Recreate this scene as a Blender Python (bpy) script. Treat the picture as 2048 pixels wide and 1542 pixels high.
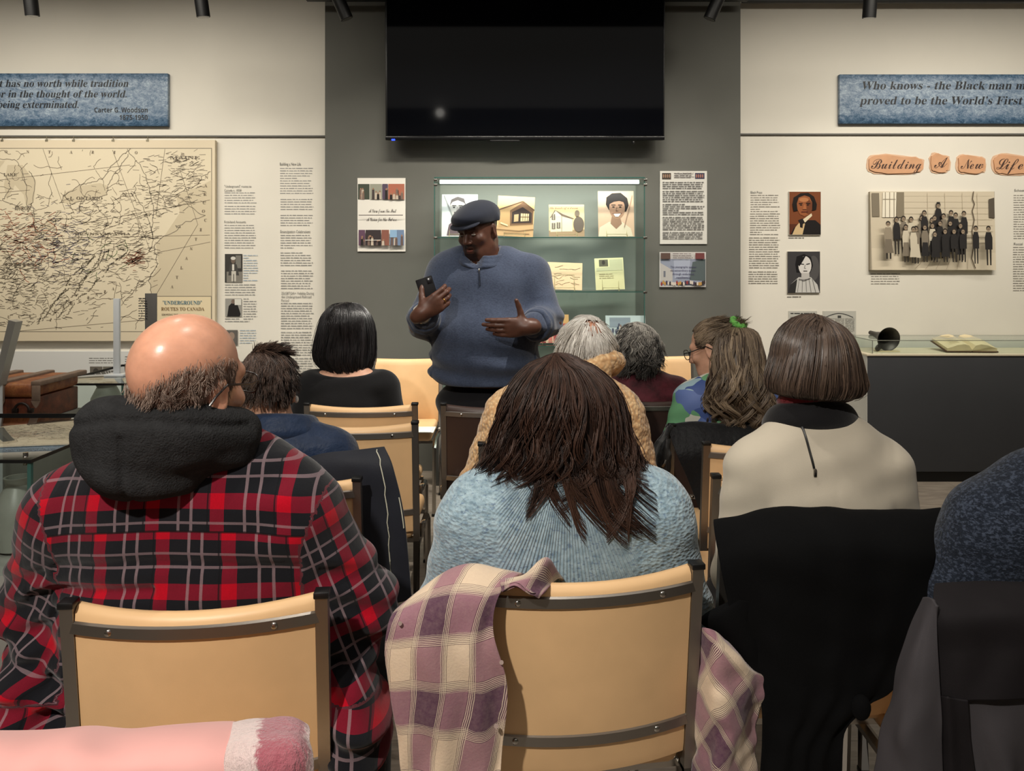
import bpy, bmesh, math, random
import numpy as np
from mathutils import Vector, Matrix, Euler

for _o in list(bpy.data.objects):
    bpy.data.objects.remove(_o)
SC = bpy.context.scene
COL = SC.collection
PI = math.pi

# ------------------------------------------------------------------ camera
F, CX, HY, HC = 1480.0, 1024.0, 530.0, 1.35     # focal length in px, axis column, horizon row, eye height
cam_d = bpy.data.cameras.new('camera')
cam_d.sensor_fit = 'HORIZONTAL'
cam_d.sensor_width = 36.0
cam_d.lens = 36.0 * F / 2048.0
cam_d.shift_y = -(771.0 - HY) / 2048.0
cam_d.clip_start = 0.05
cam = bpy.data.objects.new('camera', cam_d)
COL.objects.link(cam)
cam.location = (0, 0, HC)
cam.rotation_euler = (PI / 2, 0, 0)
SC.camera = cam

# ------------------------------------------------------------------ world, lights, exposure
W = bpy.data.worlds.new('world')
SC.world = W
W.use_nodes = True
W.node_tree.nodes['Background'].inputs[0].default_value = (1.0, 0.93, 0.84, 1)
W.node_tree.nodes['Background'].inputs[1].default_value = 0.05
SC.view_settings.view_transform = 'Standard'
SC.view_settings.look = 'None'
SC.view_settings.gamma = 1.0
SC.view_settings.use_curve_mapping = False
SC.view_settings.exposure = 0.0

def area(name, loc, target, sx, sy, power, color, spread=180):
    d = bpy.data.lights.new(name, 'AREA')
    d.shape = 'RECTANGLE'
    d.size, d.size_y = sx, sy
    d.energy = power
    d.color = color
    d.spread = math.radians(spread)
    o = bpy.data.objects.new(name, d)
    COL.objects.link(o)
    o.location = loc
    o.rotation_euler = (Vector(target) - Vector(loc)).to_track_quat('-Z', 'Y').to_euler()
    return o

def spot(name, loc, target, power, angle, color, blend=0.6, radius=0.035, parent=None):
    d = bpy.data.lights.new(name, 'SPOT')
    d.energy = power
    d.spot_size = math.radians(angle)
    d.spot_blend = blend
    d.shadow_soft_size = radius
    d.color = color
    o = bpy.data.objects.new(name, d)
    COL.objects.link(o)
    o.location = loc
    o.rotation_euler = (Vector(target) - Vector(loc)).to_track_quat('-Z', 'Y').to_euler()
    return o

WARM = (1.0, 0.93, 0.80)
NEUT = (1.0, 0.94, 0.85)
# lamps over the audience (behind and above the camera) and an added soft area for ambient fill, no real fixture
spot('ceiling_lamp', (-1.0, -0.9, 3.15), (-0.55, 1.3, 0.7), 380, 72, NEUT, 1.0, 0.05)
spot('ceiling_lamp', (0.0, 1.5, 3.2), (0.0, 2.0, 0.0), 48, 130, NEUT, 1.0, 0.05)
spot('ceiling_lamp', (-1.2, 2.5, 3.2), (-1.2, 2.7, 0.0), 40, 110, NEUT, 1.0, 0.05)
area('ambient_fill', (0.0, 0.9, 3.28), (0.0, 0.9001, 0.0), 6.0, 4.4, 50, NEUT)
_pd = bpy.data.lights.new('screen_glint_point', 'POINT')  # extra point light, added to put a small highlight on the screen
_pd.energy, _pd.shadow_soft_size, _pd.color = 5, 0.03, NEUT
_po = bpy.data.objects.new('screen_glint_point', _pd)
COL.objects.link(_po)
_po.location = (-1.0, -0.9, 3.15)
# wall washers on the ceiling that light the exhibit walls
area('wall_washer', (-2.75, 3.3, 3.2), (-2.6, 5.0, 1.3), 2.6, 0.12, 26, WARM, 100)
area('wall_washer', (2.75, 3.3, 3.2), (2.7, 5.0, 1.3), 2.6, 0.12, 26, WARM, 100)
area('wall_washer', (0.1, 3.6, 3.2), (0.0, 4.85, 0.6), 1.9, 0.1, 22, WARM, 80)
spot('track_light', (0.80, 3.0, 3.12), (-0.18, 3.42, 1.15), 190, 40, NEUT, 0.6, 0.015)

# ------------------------------------------------------------------ helpers
def P(px, py, Y):
    """photo pixel + distance -> place in the room"""
    return Vector(((px - CX) * Y / F, Y, HC + (HY - py) * Y / F))

def lin(r, g, b):
    def c(v):
        v /= 255.0
        return v / 12.92 if v <= 0.04045 else ((v + 0.055) / 1.055) ** 2.4
    return (c(r), c(g), c(b), 1.0)

class NT:
    """small node-expression builder"""
    def __init__(s, name):
        s.m = bpy.data.materials.new(name)
        s.m.use_nodes = True
        s.t = s.m.node_tree
        s.n, s.l = s.t.nodes, s.t.links
        s.b = s.n['Principled BSDF']
        s.out = s.n['Material Output']
    def new(s, t, **k):
        x = s.n.new(t)
        for a, v in k.items():
            setattr(x, a, v)
        return x
    def put(s, sock, v):
        if isinstance(v, bpy.types.NodeSocket):
            s.l.new(v, sock)
        elif v is not None:
            sock.default_value = v
    def math(s, op, a, b=None, c=None):
        x = s.new('ShaderNodeMath', operation=op)
        s.put(x.inputs[0], a); s.put(x.inputs[1], b)
        if c is not None: s.put(x.inputs[2], c)
        return x.outputs[0]
    def mix(s, f, a, b, mode='MIX'):
        x = s.new('ShaderNodeMix', data_type='RGBA', blend_type=mode)
        s.put(x.inputs[0], f); s.put(x.inputs[6], a); s.put(x.inputs[7], b)
        return x.outputs[2]
    def coord(s, which='Object'):
        return s.new('ShaderNodeTexCoord').outputs[which]
    def attr(s, name, out='Vector'):
        return s.new('ShaderNodeAttribute', attribute_name=name).outputs[out]
    def mapv(s, v, scale=(1, 1, 1), rot=(0, 0, 0)):
        x = s.new('ShaderNodeMapping')
        s.put(x.inputs[0], v)
        x.inputs['Scale'].default_value = scale
        x.inputs['Rotation'].default_value = rot
        return x.outputs[0]
    def noise(s, v, scale, detail=3, rough=0.55, out=0, dist=0.0):
        x = s.new('ShaderNodeTexNoise')
        s.put(x.inputs['Vector'], v)
        x.inputs['Scale'].default_value = scale
        x.inputs['Detail'].default_value = detail
        x.inputs['Roughness'].default_value = rough
        x.inputs['Distortion'].default_value = dist
        return x.outputs[out]
    def voro(s, v, scale, feature='F1', out=0):
        x = s.new('ShaderNodeTexVoronoi', feature=feature)
        s.put(x.inputs['Vector'], v)
        x.inputs['Scale'].default_value = scale
        return x.outputs[out]
    def wave(s, v, scale, dist=0.0, direction='X'):
        x = s.new('ShaderNodeTexWave', bands_direction=direction)
        s.put(x.inputs['Vector'], v)
        x.inputs['Scale'].default_value = scale
        x.inputs['Distortion'].default_value = dist
        return x.outputs[1]
    def ramp(s, f, stops, interp='LINEAR'):
        x = s.new('ShaderNodeValToRGB')
        r = x.color_ramp
        r.interpolation = interp
        while len(r.elements) < len(stops):
            r.elements.new(0.5)
        for e, (p, c) in zip(r.elements, stops):
            e.position, e.color = p, c
        s.put(x.inputs[0], f)
        return x.outputs[0]
    def bump(s, h, strength=0.3, dist=0.01):
        x = s.new('ShaderNodeBump')
        s.put(x.inputs['Height'], h)
        x.inputs['Strength'].default_value = strength
        x.inputs['Distance'].default_value = dist
        s.l.new(x.outputs[0], s.b.inputs['Normal'])
    def xyz(s, v):
        x = s.new('ShaderNodeSeparateXYZ')
        s.put(x.inputs[0], v)
        return x.outputs
    def fin(s, color=None, rough=0.6, metal=0.0, spec=None, **k):
        s.put(s.b.inputs['Base Color'], color)
        s.put(s.b.inputs['Roughness'], rough)
        s.put(s.b.inputs['Metallic'], metal)
        if spec is not None:
            s.b.inputs['Specular IOR Level'].default_value = spec
        for a, v in k.items():
            s.put(s.b.inputs[a.replace('_', ' ')], v)
        return s.m

def simple(name, rgb, rough=0.6, metal=0.0, spec=None, var=0.0, vscale=30, bump=0.0, bscale=200, bd=0.002, **k):
    n = NT(name)
    c = lin(*rgb)
    if var or bump:
        co = n.coord()
    if var:
        f = n.noise(co, vscale, 4)
        d = tuple(max(0, x * (1 - var)) for x in c[:3]) + (1,)
        e = tuple(min(1, x * (1 + var)) for x in c[:3]) + (1,)
        c = n.ramp(f, [(0.3, d), (0.7, e)])
    if bump:
        n.bump(n.noise(co, bscale, 3), bump, bd)
    return n.fin(c, rough, metal, spec, **k)

def glass_mat(name, tint=(0.93, 0.97, 0.95), refl=0.06, ior=1.45):
    n = NT(name)
    n.n.remove(n.b)
    tr = n.new('ShaderNodeBsdfTransparent')
    tr.inputs[0].default_value = tint + (1,)
    gl = n.new('ShaderNodeBsdfGlossy')
    gl.inputs['Roughness'].default_value = 0.01
    fr = n.new('ShaderNodeFresnel')
    fr.inputs[0].default_value = ior
    mx = n.new('ShaderNodeMixShader')
    f = n.math('ADD', fr.outputs[0], refl)
    f = n.math('MULTIPLY', f, n.math('SUBTRACT', 1.0, n.new('ShaderNodeNewGeometry').outputs['Backfacing']))
    n.l.new(f, mx.inputs[0])
    n.l.new(tr.outputs[0], mx.inputs[1])
    n.l.new(gl.outputs[0], mx.inputs[2])
    n.l.new(mx.outputs[0], n.out.inputs[0])
    return n.m

def emit_mat(name, rgb, strength):
    n = NT(name)
    return n.fin(lin(*rgb), 0.4, Emission_Color=lin(*rgb), Emission_Strength=strength)

def tag(o, label=None, cat=None, group=None, kind=None):
    if label: o['label'] = label
    if cat: o['category'] = cat
    if group: o['group'] = group
    if kind: o['kind'] = kind
    return o

def thing(name, label, cat, loc=(0, 0, 0), yaw=0.0, group=None):
    o = bpy.data.objects.new(name, None)
    COL.objects.link(o)
    o.empty_display_size = 0.1
    o.location = loc
    o.rotation_euler = (0, 0, yaw)
    return tag(o, label, cat, group)

def wmat(o):
    m = Matrix.Translation(o.location) @ o.rotation_euler.to_matrix().to_4x4()
    return wmat(o.parent) @ m if o.parent else m

def link_mesh(name, me, mat, parent=None, world=False):
    o = bpy.data.objects.new(name, me)
    COL.objects.link(o)
    if mat is not None:
        for q in (mat if isinstance(mat, (list, tuple)) else [mat]):
            me.materials.append(q)
    if parent is not None:
        if world:
            me.transform(wmat(parent).inverted())
        o.parent = parent
    return o

def copy_tree(o, parent=None):
    c = o.copy()
    COL.objects.link(c)
    if parent is not None:
        c.parent = parent
    for ch in list(o.children):
        copy_tree(ch, c)
    return c

class MB:
    """collects simple shapes into ONE mesh"""
    def __init__(s):
        s.bm = bmesh.new()
    def _xf(s, vs, M):
        if M is not None:
            bmesh.ops.transform(s.bm, matrix=M, verts=vs)
    def box(s, lo, hi, bev=0.0, M=None, seg=2):
        lo, hi = Vector(lo), Vector(hi)
        r = bmesh.ops.create_cube(s.bm, size=1.0)
        vs = r['verts']
        for v in vs:
            v.co = Vector(((v.co.x + .5) * (hi.x - lo.x) + lo.x, (v.co.y + .5) * (hi.y - lo.y) + lo.y, (v.co.z + .5) * (hi.z - lo.z) + lo.z))
        if bev > 0:
            es = list({e for v in vs for e in v.link_edges})
            r = bmesh.ops.bevel(s.bm, geom=es, offset=bev, segments=seg, affect='EDGES', profile=0.5)
            vs = list({v for f in r['faces'] for v in f.verts} | {v for v in vs if v.is_valid})
        s._xf(vs, M)
        return s
    def cyl(s, a, b, r, r2=None, n=16, cap=True):
        a, b = Vector(a), Vector(b)
        d = b - a
        q = d.to_track_quat('Z', 'Y').to_matrix().to_4x4()
        M = Matrix.Translation((a + b) / 2) @ q
        bmesh.ops.create_cone(s.bm, cap_ends=cap, segments=n, radius1=r, radius2=r if r2 is None else r2, depth=d.length, matrix=M)
        return s
    def ball(s, c, r, n=12, sc=(1, 1, 1)):
        bmesh.ops.create_uvsphere(s.bm, u_segments=n, v_segments=max(6, n // 2 + 2), radius=r, matrix=Matrix.Translation(c) @ Matrix.Diagonal((*sc, 1)))
        return s
    def tube(s, pts, r, n=8, flat=None, closed=False):
        pts = [Vector(p) for p in pts]
        k = len(pts)
        rings = []
        for i, p in enumerate(pts):
            t = (pts[(i + 1) % k] - pts[i - 1]) if closed else (pts[min(i + 1, k - 1)] - pts[max(i - 1, 0)])
            q = t.to_track_quat('Z', 'Y')
            rr = r[i] if isinstance(r, (list, tuple)) else r
            ring = []
            for j in range(n):
                a = 2 * PI * (j + .5) / n
                x, y = math.cos(a) * rr, math.sin(a) * rr
                if flat: x, y = x * flat[0], y * flat[1]
                ring.append(s.bm.verts.new(p + q @ Vector((x, y, 0))))
            rings.append(ring)
        for i in range(k if closed else k - 1):
            A, B = rings[i], rings[(i + 1) % k]
            for j in range(n):
                s.bm.faces.new((A[j], A[(j + 1) % n], B[(j + 1) % n], B[j]))
        if not closed:
            s.bm.faces.new(rings[0][::-1]); s.bm.faces.new(rings[-1])
        return s
    def grid(s, rows, close_u=False):
        vs = [[s.bm.verts.new(p) for p in r] for r in rows]
        for i in range(len(vs) - 1):
            m = len(vs[i])
            for j in range(m if close_u else m - 1):
                s.bm.faces.new((vs[i][j], vs[i][(j + 1) % m], vs[i + 1][(j + 1) % m], vs[i + 1][j]))
        return vs
    def poly(s, pts):
        s.bm.faces.new([s.bm.verts.new(p) for p in pts])
        return s
    def prism(s, pts, d):
        """polygon extruded along vector d"""
        d = Vector(d)
        a = [s.bm.verts.new(p) for p in pts]
        b = [s.bm.verts.new(Vector(p) + d) for p in pts]
        s.bm.faces.new(a); s.bm.faces.new(b[::-1])
        n = len(a)
        for i in range(n):
            s.bm.faces.new((a[i], b[i], b[(i + 1) % n], a[(i + 1) % n]))
        return s
    def lathe(s, c, prof, n=24):
        c = Vector(c)
        rings = []
        for r, z in prof:
            rings.append([s.bm.verts.new(c + Vector((math.cos(2 * PI * j / n) * max(r, 1e-4), math.sin(2 * PI * j / n) * max(r, 1e-4), z))) for j in range(n)])
        for A, B in zip(rings, rings[1:]):
            for j in range(n):
                s.bm.faces.new((A[j], A[(j + 1) % n], B[(j + 1) % n], B[j]))
        return s
    def build(s, name, mat, parent=None, world=False, smooth=True, angle=35):
        bmesh.ops.recalc_face_normals(s.bm, faces=s.bm.faces)
        if smooth:
            lim = math.radians(angle)
            for f in s.bm.faces: f.smooth = True
            for e in s.bm.edges:
                if len(e.link_faces) == 2 and e.calc_face_angle(0) > lim:
                    e.smooth = False
        me = bpy.data.meshes.new(name)
        s.bm.to_mesh(me)
        s.bm.free()
        return link_mesh(name, me, mat, parent, world)

def np_mesh(name, V, Q, mat, parent=None, smooth=True, attrs=None, world=False, tri=False):
    """mesh from numpy vertices and quads (or triangles)"""
    me = bpy.data.meshes.new(name)
    k = Q.shape[1]
    me.vertices.add(len(V))
    me.vertices.foreach_set('co', np.ascontiguousarray(V, dtype=np.float32).ravel())
    me.loops.add(Q.size)
    me.loops.foreach_set('vertex_index', np.ascontiguousarray(Q, dtype=np.int32).ravel())
    me.polygons.add(len(Q))
    me.polygons.foreach_set('loop_start', np.arange(0, Q.size, k, dtype=np.int32))
    me.polygons.foreach_set('use_smooth', np.full(len(Q), smooth, dtype=bool))
    me.update(calc_edges=True)
    for an, (tp, arr) in (attrs or {}).items():
        a = me.attributes.new(an, tp, 'POINT')
        key = {'FLOAT': 'value', 'FLOAT_VECTOR': 'vector', 'FLOAT_COLOR': 'color'}[tp]
        a.data.foreach_set(key, np.ascontiguousarray(arr, dtype=np.float32).ravel())
    return link_mesh(name, me, mat, parent, world)

# ---- lettering: built from Blender's built-in typeface
_BI = {}
def _fancy(t, style):
    out = ''
    for ch in t:
        b = {'bolditalic': (0x1D468, 0x1D482), 'italic': (0x1D434, 0x1D44E), 'bold': (0x1D400, 0x1D41A), 'sansbold': (0x1D5D4, 0x1D5EE), 'script': (0x1D4D0, 0x1D4EA)}.get(style)
        if b and 'A' <= ch <= 'Z': out += chr(b[0] + ord(ch) - 65)
        elif b and 'a' <= ch <= 'z':
            out += '\u210e' if (style == 'italic' and ch == 'h') else chr(b[1] + ord(ch) - 97)
        elif style == 'sansbold' and '0' <= ch <= '9': out += chr(0x1D7EC + ord(ch) - 48)
        elif style in ('bolditalic', 'bold') and '0' <= ch <= '9': out += chr(0x1D7CE + ord(ch) - 48)
        else: out += ch
    return out

def text_mesh(t, style='sans', extrude=0.0):
    """returns a mesh of the text with its lower left corner at 0,0 and height of the bounding box"""
    cu = bpy.data.curves.new('lettering', 'FONT')
    cu.body = _fancy(t, style)
    cu.size = 1.0
    cu.resolution_u = 3
    if style == 'shear': cu.shear = 0.3
    o = bpy.data.objects.new('lettering', cu)
    COL.objects.link(o)
    dg = bpy.context.evaluated_depsgraph_get()
    dg.update()
    me = bpy.data.meshes.new_from_object(o.evaluated_get(dg))
    bpy.data.objects.remove(o)
    bpy.data.curves.remove(cu)
    return me

def lettering(items, mat, parent, name='lettering', world=True, lift=0.0):
    """items: (text, style, x0, x1, base_y, height, plane Y, shear) in photo px; height fits the whole ink box, or None = natural"""
    bm = bmesh.new()
    for it in items:
        t, style, x0, x1, yb, h, Y = it[:7]
        yaw = it[7] if len(it) > 7 else 0
        me = text_mesh(t, style)
        if not me.vertices: continue
        xs = [v.co.x for v in me.vertices]; ys = [v.co.y for v in me.vertices]
        w = max(xs) - min(xs)
        a, b = P(x0, yb, Y), P(x1, yb, Y)
        sx = (b.x - a.x) / w
        sy = sx if h is None else (h * Y / F) / 0.73
        mx = min(xs)
        for v in me.vertices:
            x, y = v.co.x, v.co.y
            v.co = Vector((a.x + (x - mx) * sx + y * sy * yaw, Y - lift, a.z + y * sy))
        bm.from_mesh(me)
        bpy.data.meshes.remove(me)
    me = bpy.data.meshes.new(name)
    bm.to_mesh(me)
    bm.free()
    return link_mesh(name, me, mat, parent, world)

class Pic:
    """a flat printed picture: shapes stacked on a sheet, colours as printed"""
    def __init__(s, Y, step=0.0003):
        s.V, s.Fc, s.C, s.Y, s.k, s.step = [], [], [], Y, 0, step
    def poly(s, pts, rgb, up=True):
        if up: s.k += 1
        b = len(s.V)
        for x, y in pts:
            p = P(x, y, s.Y)
            s.V.append((p.x, s.Y - s.k * s.step, p.z))
        s.Fc.append(list(range(b, b + len(pts))))
        s.C.append(lin(*rgb))
        return s
    def rect(s, x0, y0, x1, y1, rgb, up=True):
        return s.poly([(x0, y0), (x1, y0), (x1, y1), (x0, y1)], rgb, up)
    def ell(s, cx, cy, rx, ry, rgb, n=20, rot=0.0, up=True):
        c, q = math.cos(rot), math.sin(rot)
        pts = []
        for i in range(n):
            a = 2 * PI * i / n
            x, y = rx * math.cos(a), ry * math.sin(a)
            pts.append((cx + x * c - y * q, cy + x * q + y * c))
        return s.poly(pts, rgb, up)
    def line(s, pts, w, rgb, up=True):
        if up: s.k += 1
        for (x0, y0), (x1, y1) in zip(pts, pts[1:]):
            d = math.hypot(x1 - x0, y1 - y0) or 1
            nx, ny = -(y1 - y0) / d * w / 2, (x1 - x0) / d * w / 2
            s.poly([(x0 + nx, y0 + ny), (x1 + nx, y1 + ny), (x1 - nx, y1 - ny), (x0 - nx, y0 - ny)], rgb, False)
        return s
    def words(s, x0, y0, x1, y1, rgb, pitch=5.0, h=1.4, rnd=None, ragged=0.12):
        """rows of small unreadable print"""
        s.k += 1
        y = y0
        while y < y1 - h:
            x = x0
            end = x1 - rnd.random() * ragged * (x1 - x0)
            if rnd.random() < 0.08: end = x0 + (x1 - x0) * rnd.uniform(.3, .7)
            while x < end - 1:
                w = min(rnd.uniform(3.0, 13), end - x)
                s.rect(x, y + rnd.uniform(-.25, .25), x + w, y + h, rgb, False)
                x += w + 1.4
            y += pitch
        return s
    def build(s, name, parent=None, back=None, frame=None, mat=None, tilt=None):
        """back = (x0,y0,x1,y1,thickness m, rgb): the board behind the print"""
        if back:
            x0, y0, x1, y1, th, rgb = back
            a, b = P(x0, y1, s.Y), P(x1, y0, s.Y)
            n = len(s.V)
            for yy in (s.Y, s.Y + th):
                s.V += [(a.x, yy, a.z), (b.x, yy, a.z), (b.x, yy, b.z), (a.x, yy, b.z)]
            for f in ((0, 1, 2, 3), (7, 6, 5, 4), (0, 4, 5, 1), (1, 5, 6, 2), (2, 6, 7, 3), (3, 7, 4, 0)):
                s.Fc.append([n + i for i in f]); s.C.append(lin(*rgb))
        me = bpy.data.meshes.new(name)
        me.from_pydata(s.V, [], s.Fc)
        a = me.color_attributes.new('Col', 'FLOAT_COLOR', 'CORNER')
        cols = []
        for f, c in zip(s.Fc, s.C):
            cols += list(c) * len(f)
        a.data.foreach_set('color', np.array(cols, dtype=np.float32))
        me.update()
        return link_mesh(name, me, mat or M_PRINT, parent, True)

def struct(o):
    o['kind'] = 'structure'
    return o

# ---- signed-distance sculpting (bodies, clothes)
def smin(a, b, k):
    if k <= 0: return np.minimum(a, b)
    h = np.maximum(k - np.abs(a - b), 0) / k
    return np.minimum(a, b) - h * h * k * 0.25

def rotm(yaw=0, pitch=0, roll=0):
    """columns = local axes in the parent frame; yaw about z, pitch about x (positive looks up), roll about y"""
    return np.array(Euler((pitch, roll, yaw), 'YXZ').to_matrix(), dtype=np.float32)

def sd(p, spec):
    d = None
    for it in spec:
        t, k = it[0], it[-1]
        sub = t[0] == '-'
        if sub: t = t[1:]
        if t == 'cap':
            a, b = np.float32(it[1]), np.float32(it[2])
            ba = b - a
            pa = p - a
            h = np.clip(pa @ ba / max(float(ba @ ba), 1e-9), 0, 1)
            q = pa - h[:, None] * ba
            v = np.sqrt((q * q).sum(1)) - (it[3] + (it[4] - it[3]) * h)
        elif t == 'ell':
            q = p - np.float32(it[1])
            if len(it) > 4: q = q @ it[3]
            r = np.float32(it[2])
            k0 = np.sqrt(((q / r) ** 2).sum(1)); k1 = np.sqrt(((q / (r * r)) ** 2).sum(1)) + 1e-9
            v = k0 * (k0 - 1) / k1
        elif t == 'box':
            q = p - np.float32(it[1])
            if len(it) > 5: q = q @ it[4]
            q = np.abs(q) - np.float32(it[2]) + it[3]
            v = np.sqrt((np.maximum(q, 0) ** 2).sum(1)) + np.minimum(q.max(1), 0) - it[3]
        elif t == 'tor':      # ring around axis: centre, R, r, matrix, squash
            q = (p - np.float32(it[1])) @ it[4]
            rr = np.sqrt((q[:, 0] / it[5]) ** 2 + q[:, 1] ** 2) - it[2]
            v = np.sqrt(rr * rr + q[:, 2] ** 2) - it[3]
        elif t == 'grp':
            v = sd((p - np.float32(it[2])) @ it[1], it[3])
        elif t == 'fn':
            d = it[1](p, d); continue
        elif t == 'plane':    # keep the side the normal points away from (cut)
            v = (p - np.float32(it[1])) @ np.float32(it[2])
            d = np.maximum(d, v); continue
        if d is None: d = v
        elif sub: d = -smin(-d, v, k)
        else: d = smin(d, v, k)
    return d

def sculpt(spec, lo, hi, h, B=8):
    lo = np.float32(lo); hi = np.float32(hi)
    nb = np.maximum(1, np.ceil((hi - lo) / (h * B)).astype(int))
    cx, cy, cz = [lo[i] + h * B * (np.arange(nb[i], dtype=np.float32) + .5) for i in range(3)]
    G = np.stack(np.meshgrid(cx, cy, cz, indexing='ij'), -1).reshape(-1, 3)
    dc = sd(G, spec)
    act = np.abs(dc) < h * B * 0.5 * 1.9 + 0.012
    n = nb * B + 1
    V = np.repeat(np.repeat(np.repeat(dc.reshape(nb), B, 0), B, 1), B, 2).astype(np.float32)
    V = np.pad(V, ((0, 1), (0, 1), (0, 1)), mode='edge')
    ids = np.argwhere(act.reshape(nb))
    r = np.arange(B + 1)
    O = np.stack(np.meshgrid(r, r, r, indexing='ij'), -1).reshape(-1, 3)
    for c0 in range(0, len(ids), 400):
        I = (ids[c0:c0 + 400, None, :] * B + O[None]).reshape(-1, 3)
        V[I[:, 0], I[:, 1], I[:, 2]] = sd(lo + h * I.astype(np.float32), spec)
    s = V < 0
    cnt = np.zeros(n - 1, np.int8)
    for a in (0, 1):
        for b in (0, 1):
            for c in (0, 1):
                cnt += s[a:n[0] - 1 + a, b:n[1] - 1 + b, c:n[2] - 1 + c]
    cells = np.argwhere((cnt > 0) & (cnt < 8))
    idx = np.full(n - 1, -1, np.int32)
    idx[cells[:, 0], cells[:, 1], cells[:, 2]] = np.arange(len(cells))
    acc = np.zeros((len(cells), 3), np.float32); num = np.zeros(len(cells), np.float32)
    cr = [(a, b, c) for a in (0, 1) for b in (0, 1) for c in (0, 1)]
    val = {k: V[cells[:, 0] + k[0], cells[:, 1] + k[1], cells[:, 2] + k[2]] for k in cr}
    for k in cr:
        for ax in range(3):
            if k[ax] == 0:
                k2 = list(k); k2[ax] = 1; k2 = tuple(k2)
                a, b = val[k], val[k2]
                m = (a < 0) != (b < 0)
                t = np.where(m, a / np.where(m, a - b, 1), 0)
                pt = np.tile(np.float32(k), (len(cells), 1)); pt[:, ax] += t
                acc[m] += pt[m]; num[m] += 1
    VV = lo + h * (cells + acc / num[:, None])
    Q = []
    for ax in range(3):
        o1, o2 = (ax + 1) % 3, (ax + 2) % 3
        sl = [slice(1, n[i] - 1) for i in range(3)]
        s0 = list(sl); s0[ax] = slice(0, n[ax] - 1)
        s1 = list(sl); s1[ax] = slice(1, n[ax])
        A, Bv = s[tuple(s0)], s[tuple(s1)]
        e = np.argwhere(A != Bv)
        if not len(e): continue
        fl = A[e[:, 0], e[:, 1], e[:, 2]]
        off = np.ones(3, int); off[ax] = 0
        e = e + off
        def cid(d1, d2):
            q = e.copy(); q[:, o1] += d1; q[:, o2] += d2
            return idx[q[:, 0], q[:, 1], q[:, 2]]
        q = np.stack([cid(-1, -1), cid(0, -1), cid(0, 0), cid(-1, 0)], 1)
        q[~fl] = q[~fl][:, ::-1]
        Q.append(q)
    return VV.astype(np.float32), np.concatenate(Q).astype(np.int32)

_R = np.random.RandomState
def snoise(p, freq, seed=0, oct=3):
    """smooth pseudo noise in about [-1, 1]"""
    r = _R(seed)
    out = np.zeros(len(p), np.float32)
    for i in range(4 * oct):
        d = r.normal(size=3); d /= np.linalg.norm(d)
        f = freq * (0.6 + 0.8 * r.rand()) * (1 + i // 4)
        out += np.sin(p @ np.float32(d * f * 6.283) + r.rand() * 6.283) / (1 + i // 4)
    return out / 4.0

def tubes(paths, radii, name, mat, parent, rnd=None, sides=3, extra=None):
    """many thin strands (n, m, 3) as ONE mesh; rnd = a value per strand for its tint"""
    paths = np.asarray(paths, np.float32)
    n, m, _ = paths.shape
    T = np.empty_like(paths)
    T[:, 1:-1] = paths[:, 2:] - paths[:, :-2]; T[:, 0] = paths[:, 1] - paths[:, 0]; T[:, -1] = paths[:, -1] - paths[:, -2]
    T /= np.linalg.norm(T, axis=2, keepdims=True) + 1e-9
    up = np.float32([0.31, 0.74, 0.60])
    A = np.cross(T, up); A /= np.linalg.norm(A, axis=2, keepdims=True) + 1e-9
    Bn = np.cross(T, A)
    radii = np.broadcast_to(np.asarray(radii, np.float32), (n, m))
    V = np.empty((n, m, sides, 3), np.float32)
    for j in range(sides):
        a = 2 * PI * j / sides
        V[:, :, j] = paths + radii[..., None] * (math.cos(a) * A + math.sin(a) * Bn)
    base = (np.arange(n)[:, None, None] * m + np.arange(m - 1)[None, :, None]) * sides
    j = np.arange(sides)[None, None, :]
    j2 = (j + 1) % sides
    Q = np.stack([base + j, base + j2, base + sides + j2, base + sides + j], -1).reshape(-1, 4)
    V = V.reshape(-1, 3)
    if rnd is None: rnd = np.random.RandomState(1).rand(n)
    at = np.repeat(np.asarray(rnd, np.float32), m * sides)
    if extra is not None:
        V2, Q2 = extra
        Q = np.concatenate([Q, Q2 + len(V)]); V = np.concatenate([V, V2]); at = np.concatenate([at, np.full(len(V2), 0.2, np.float32)])
    return np_mesh(name, V, Q, mat, parent, True, {'tint': ('FLOAT', at)})
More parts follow.
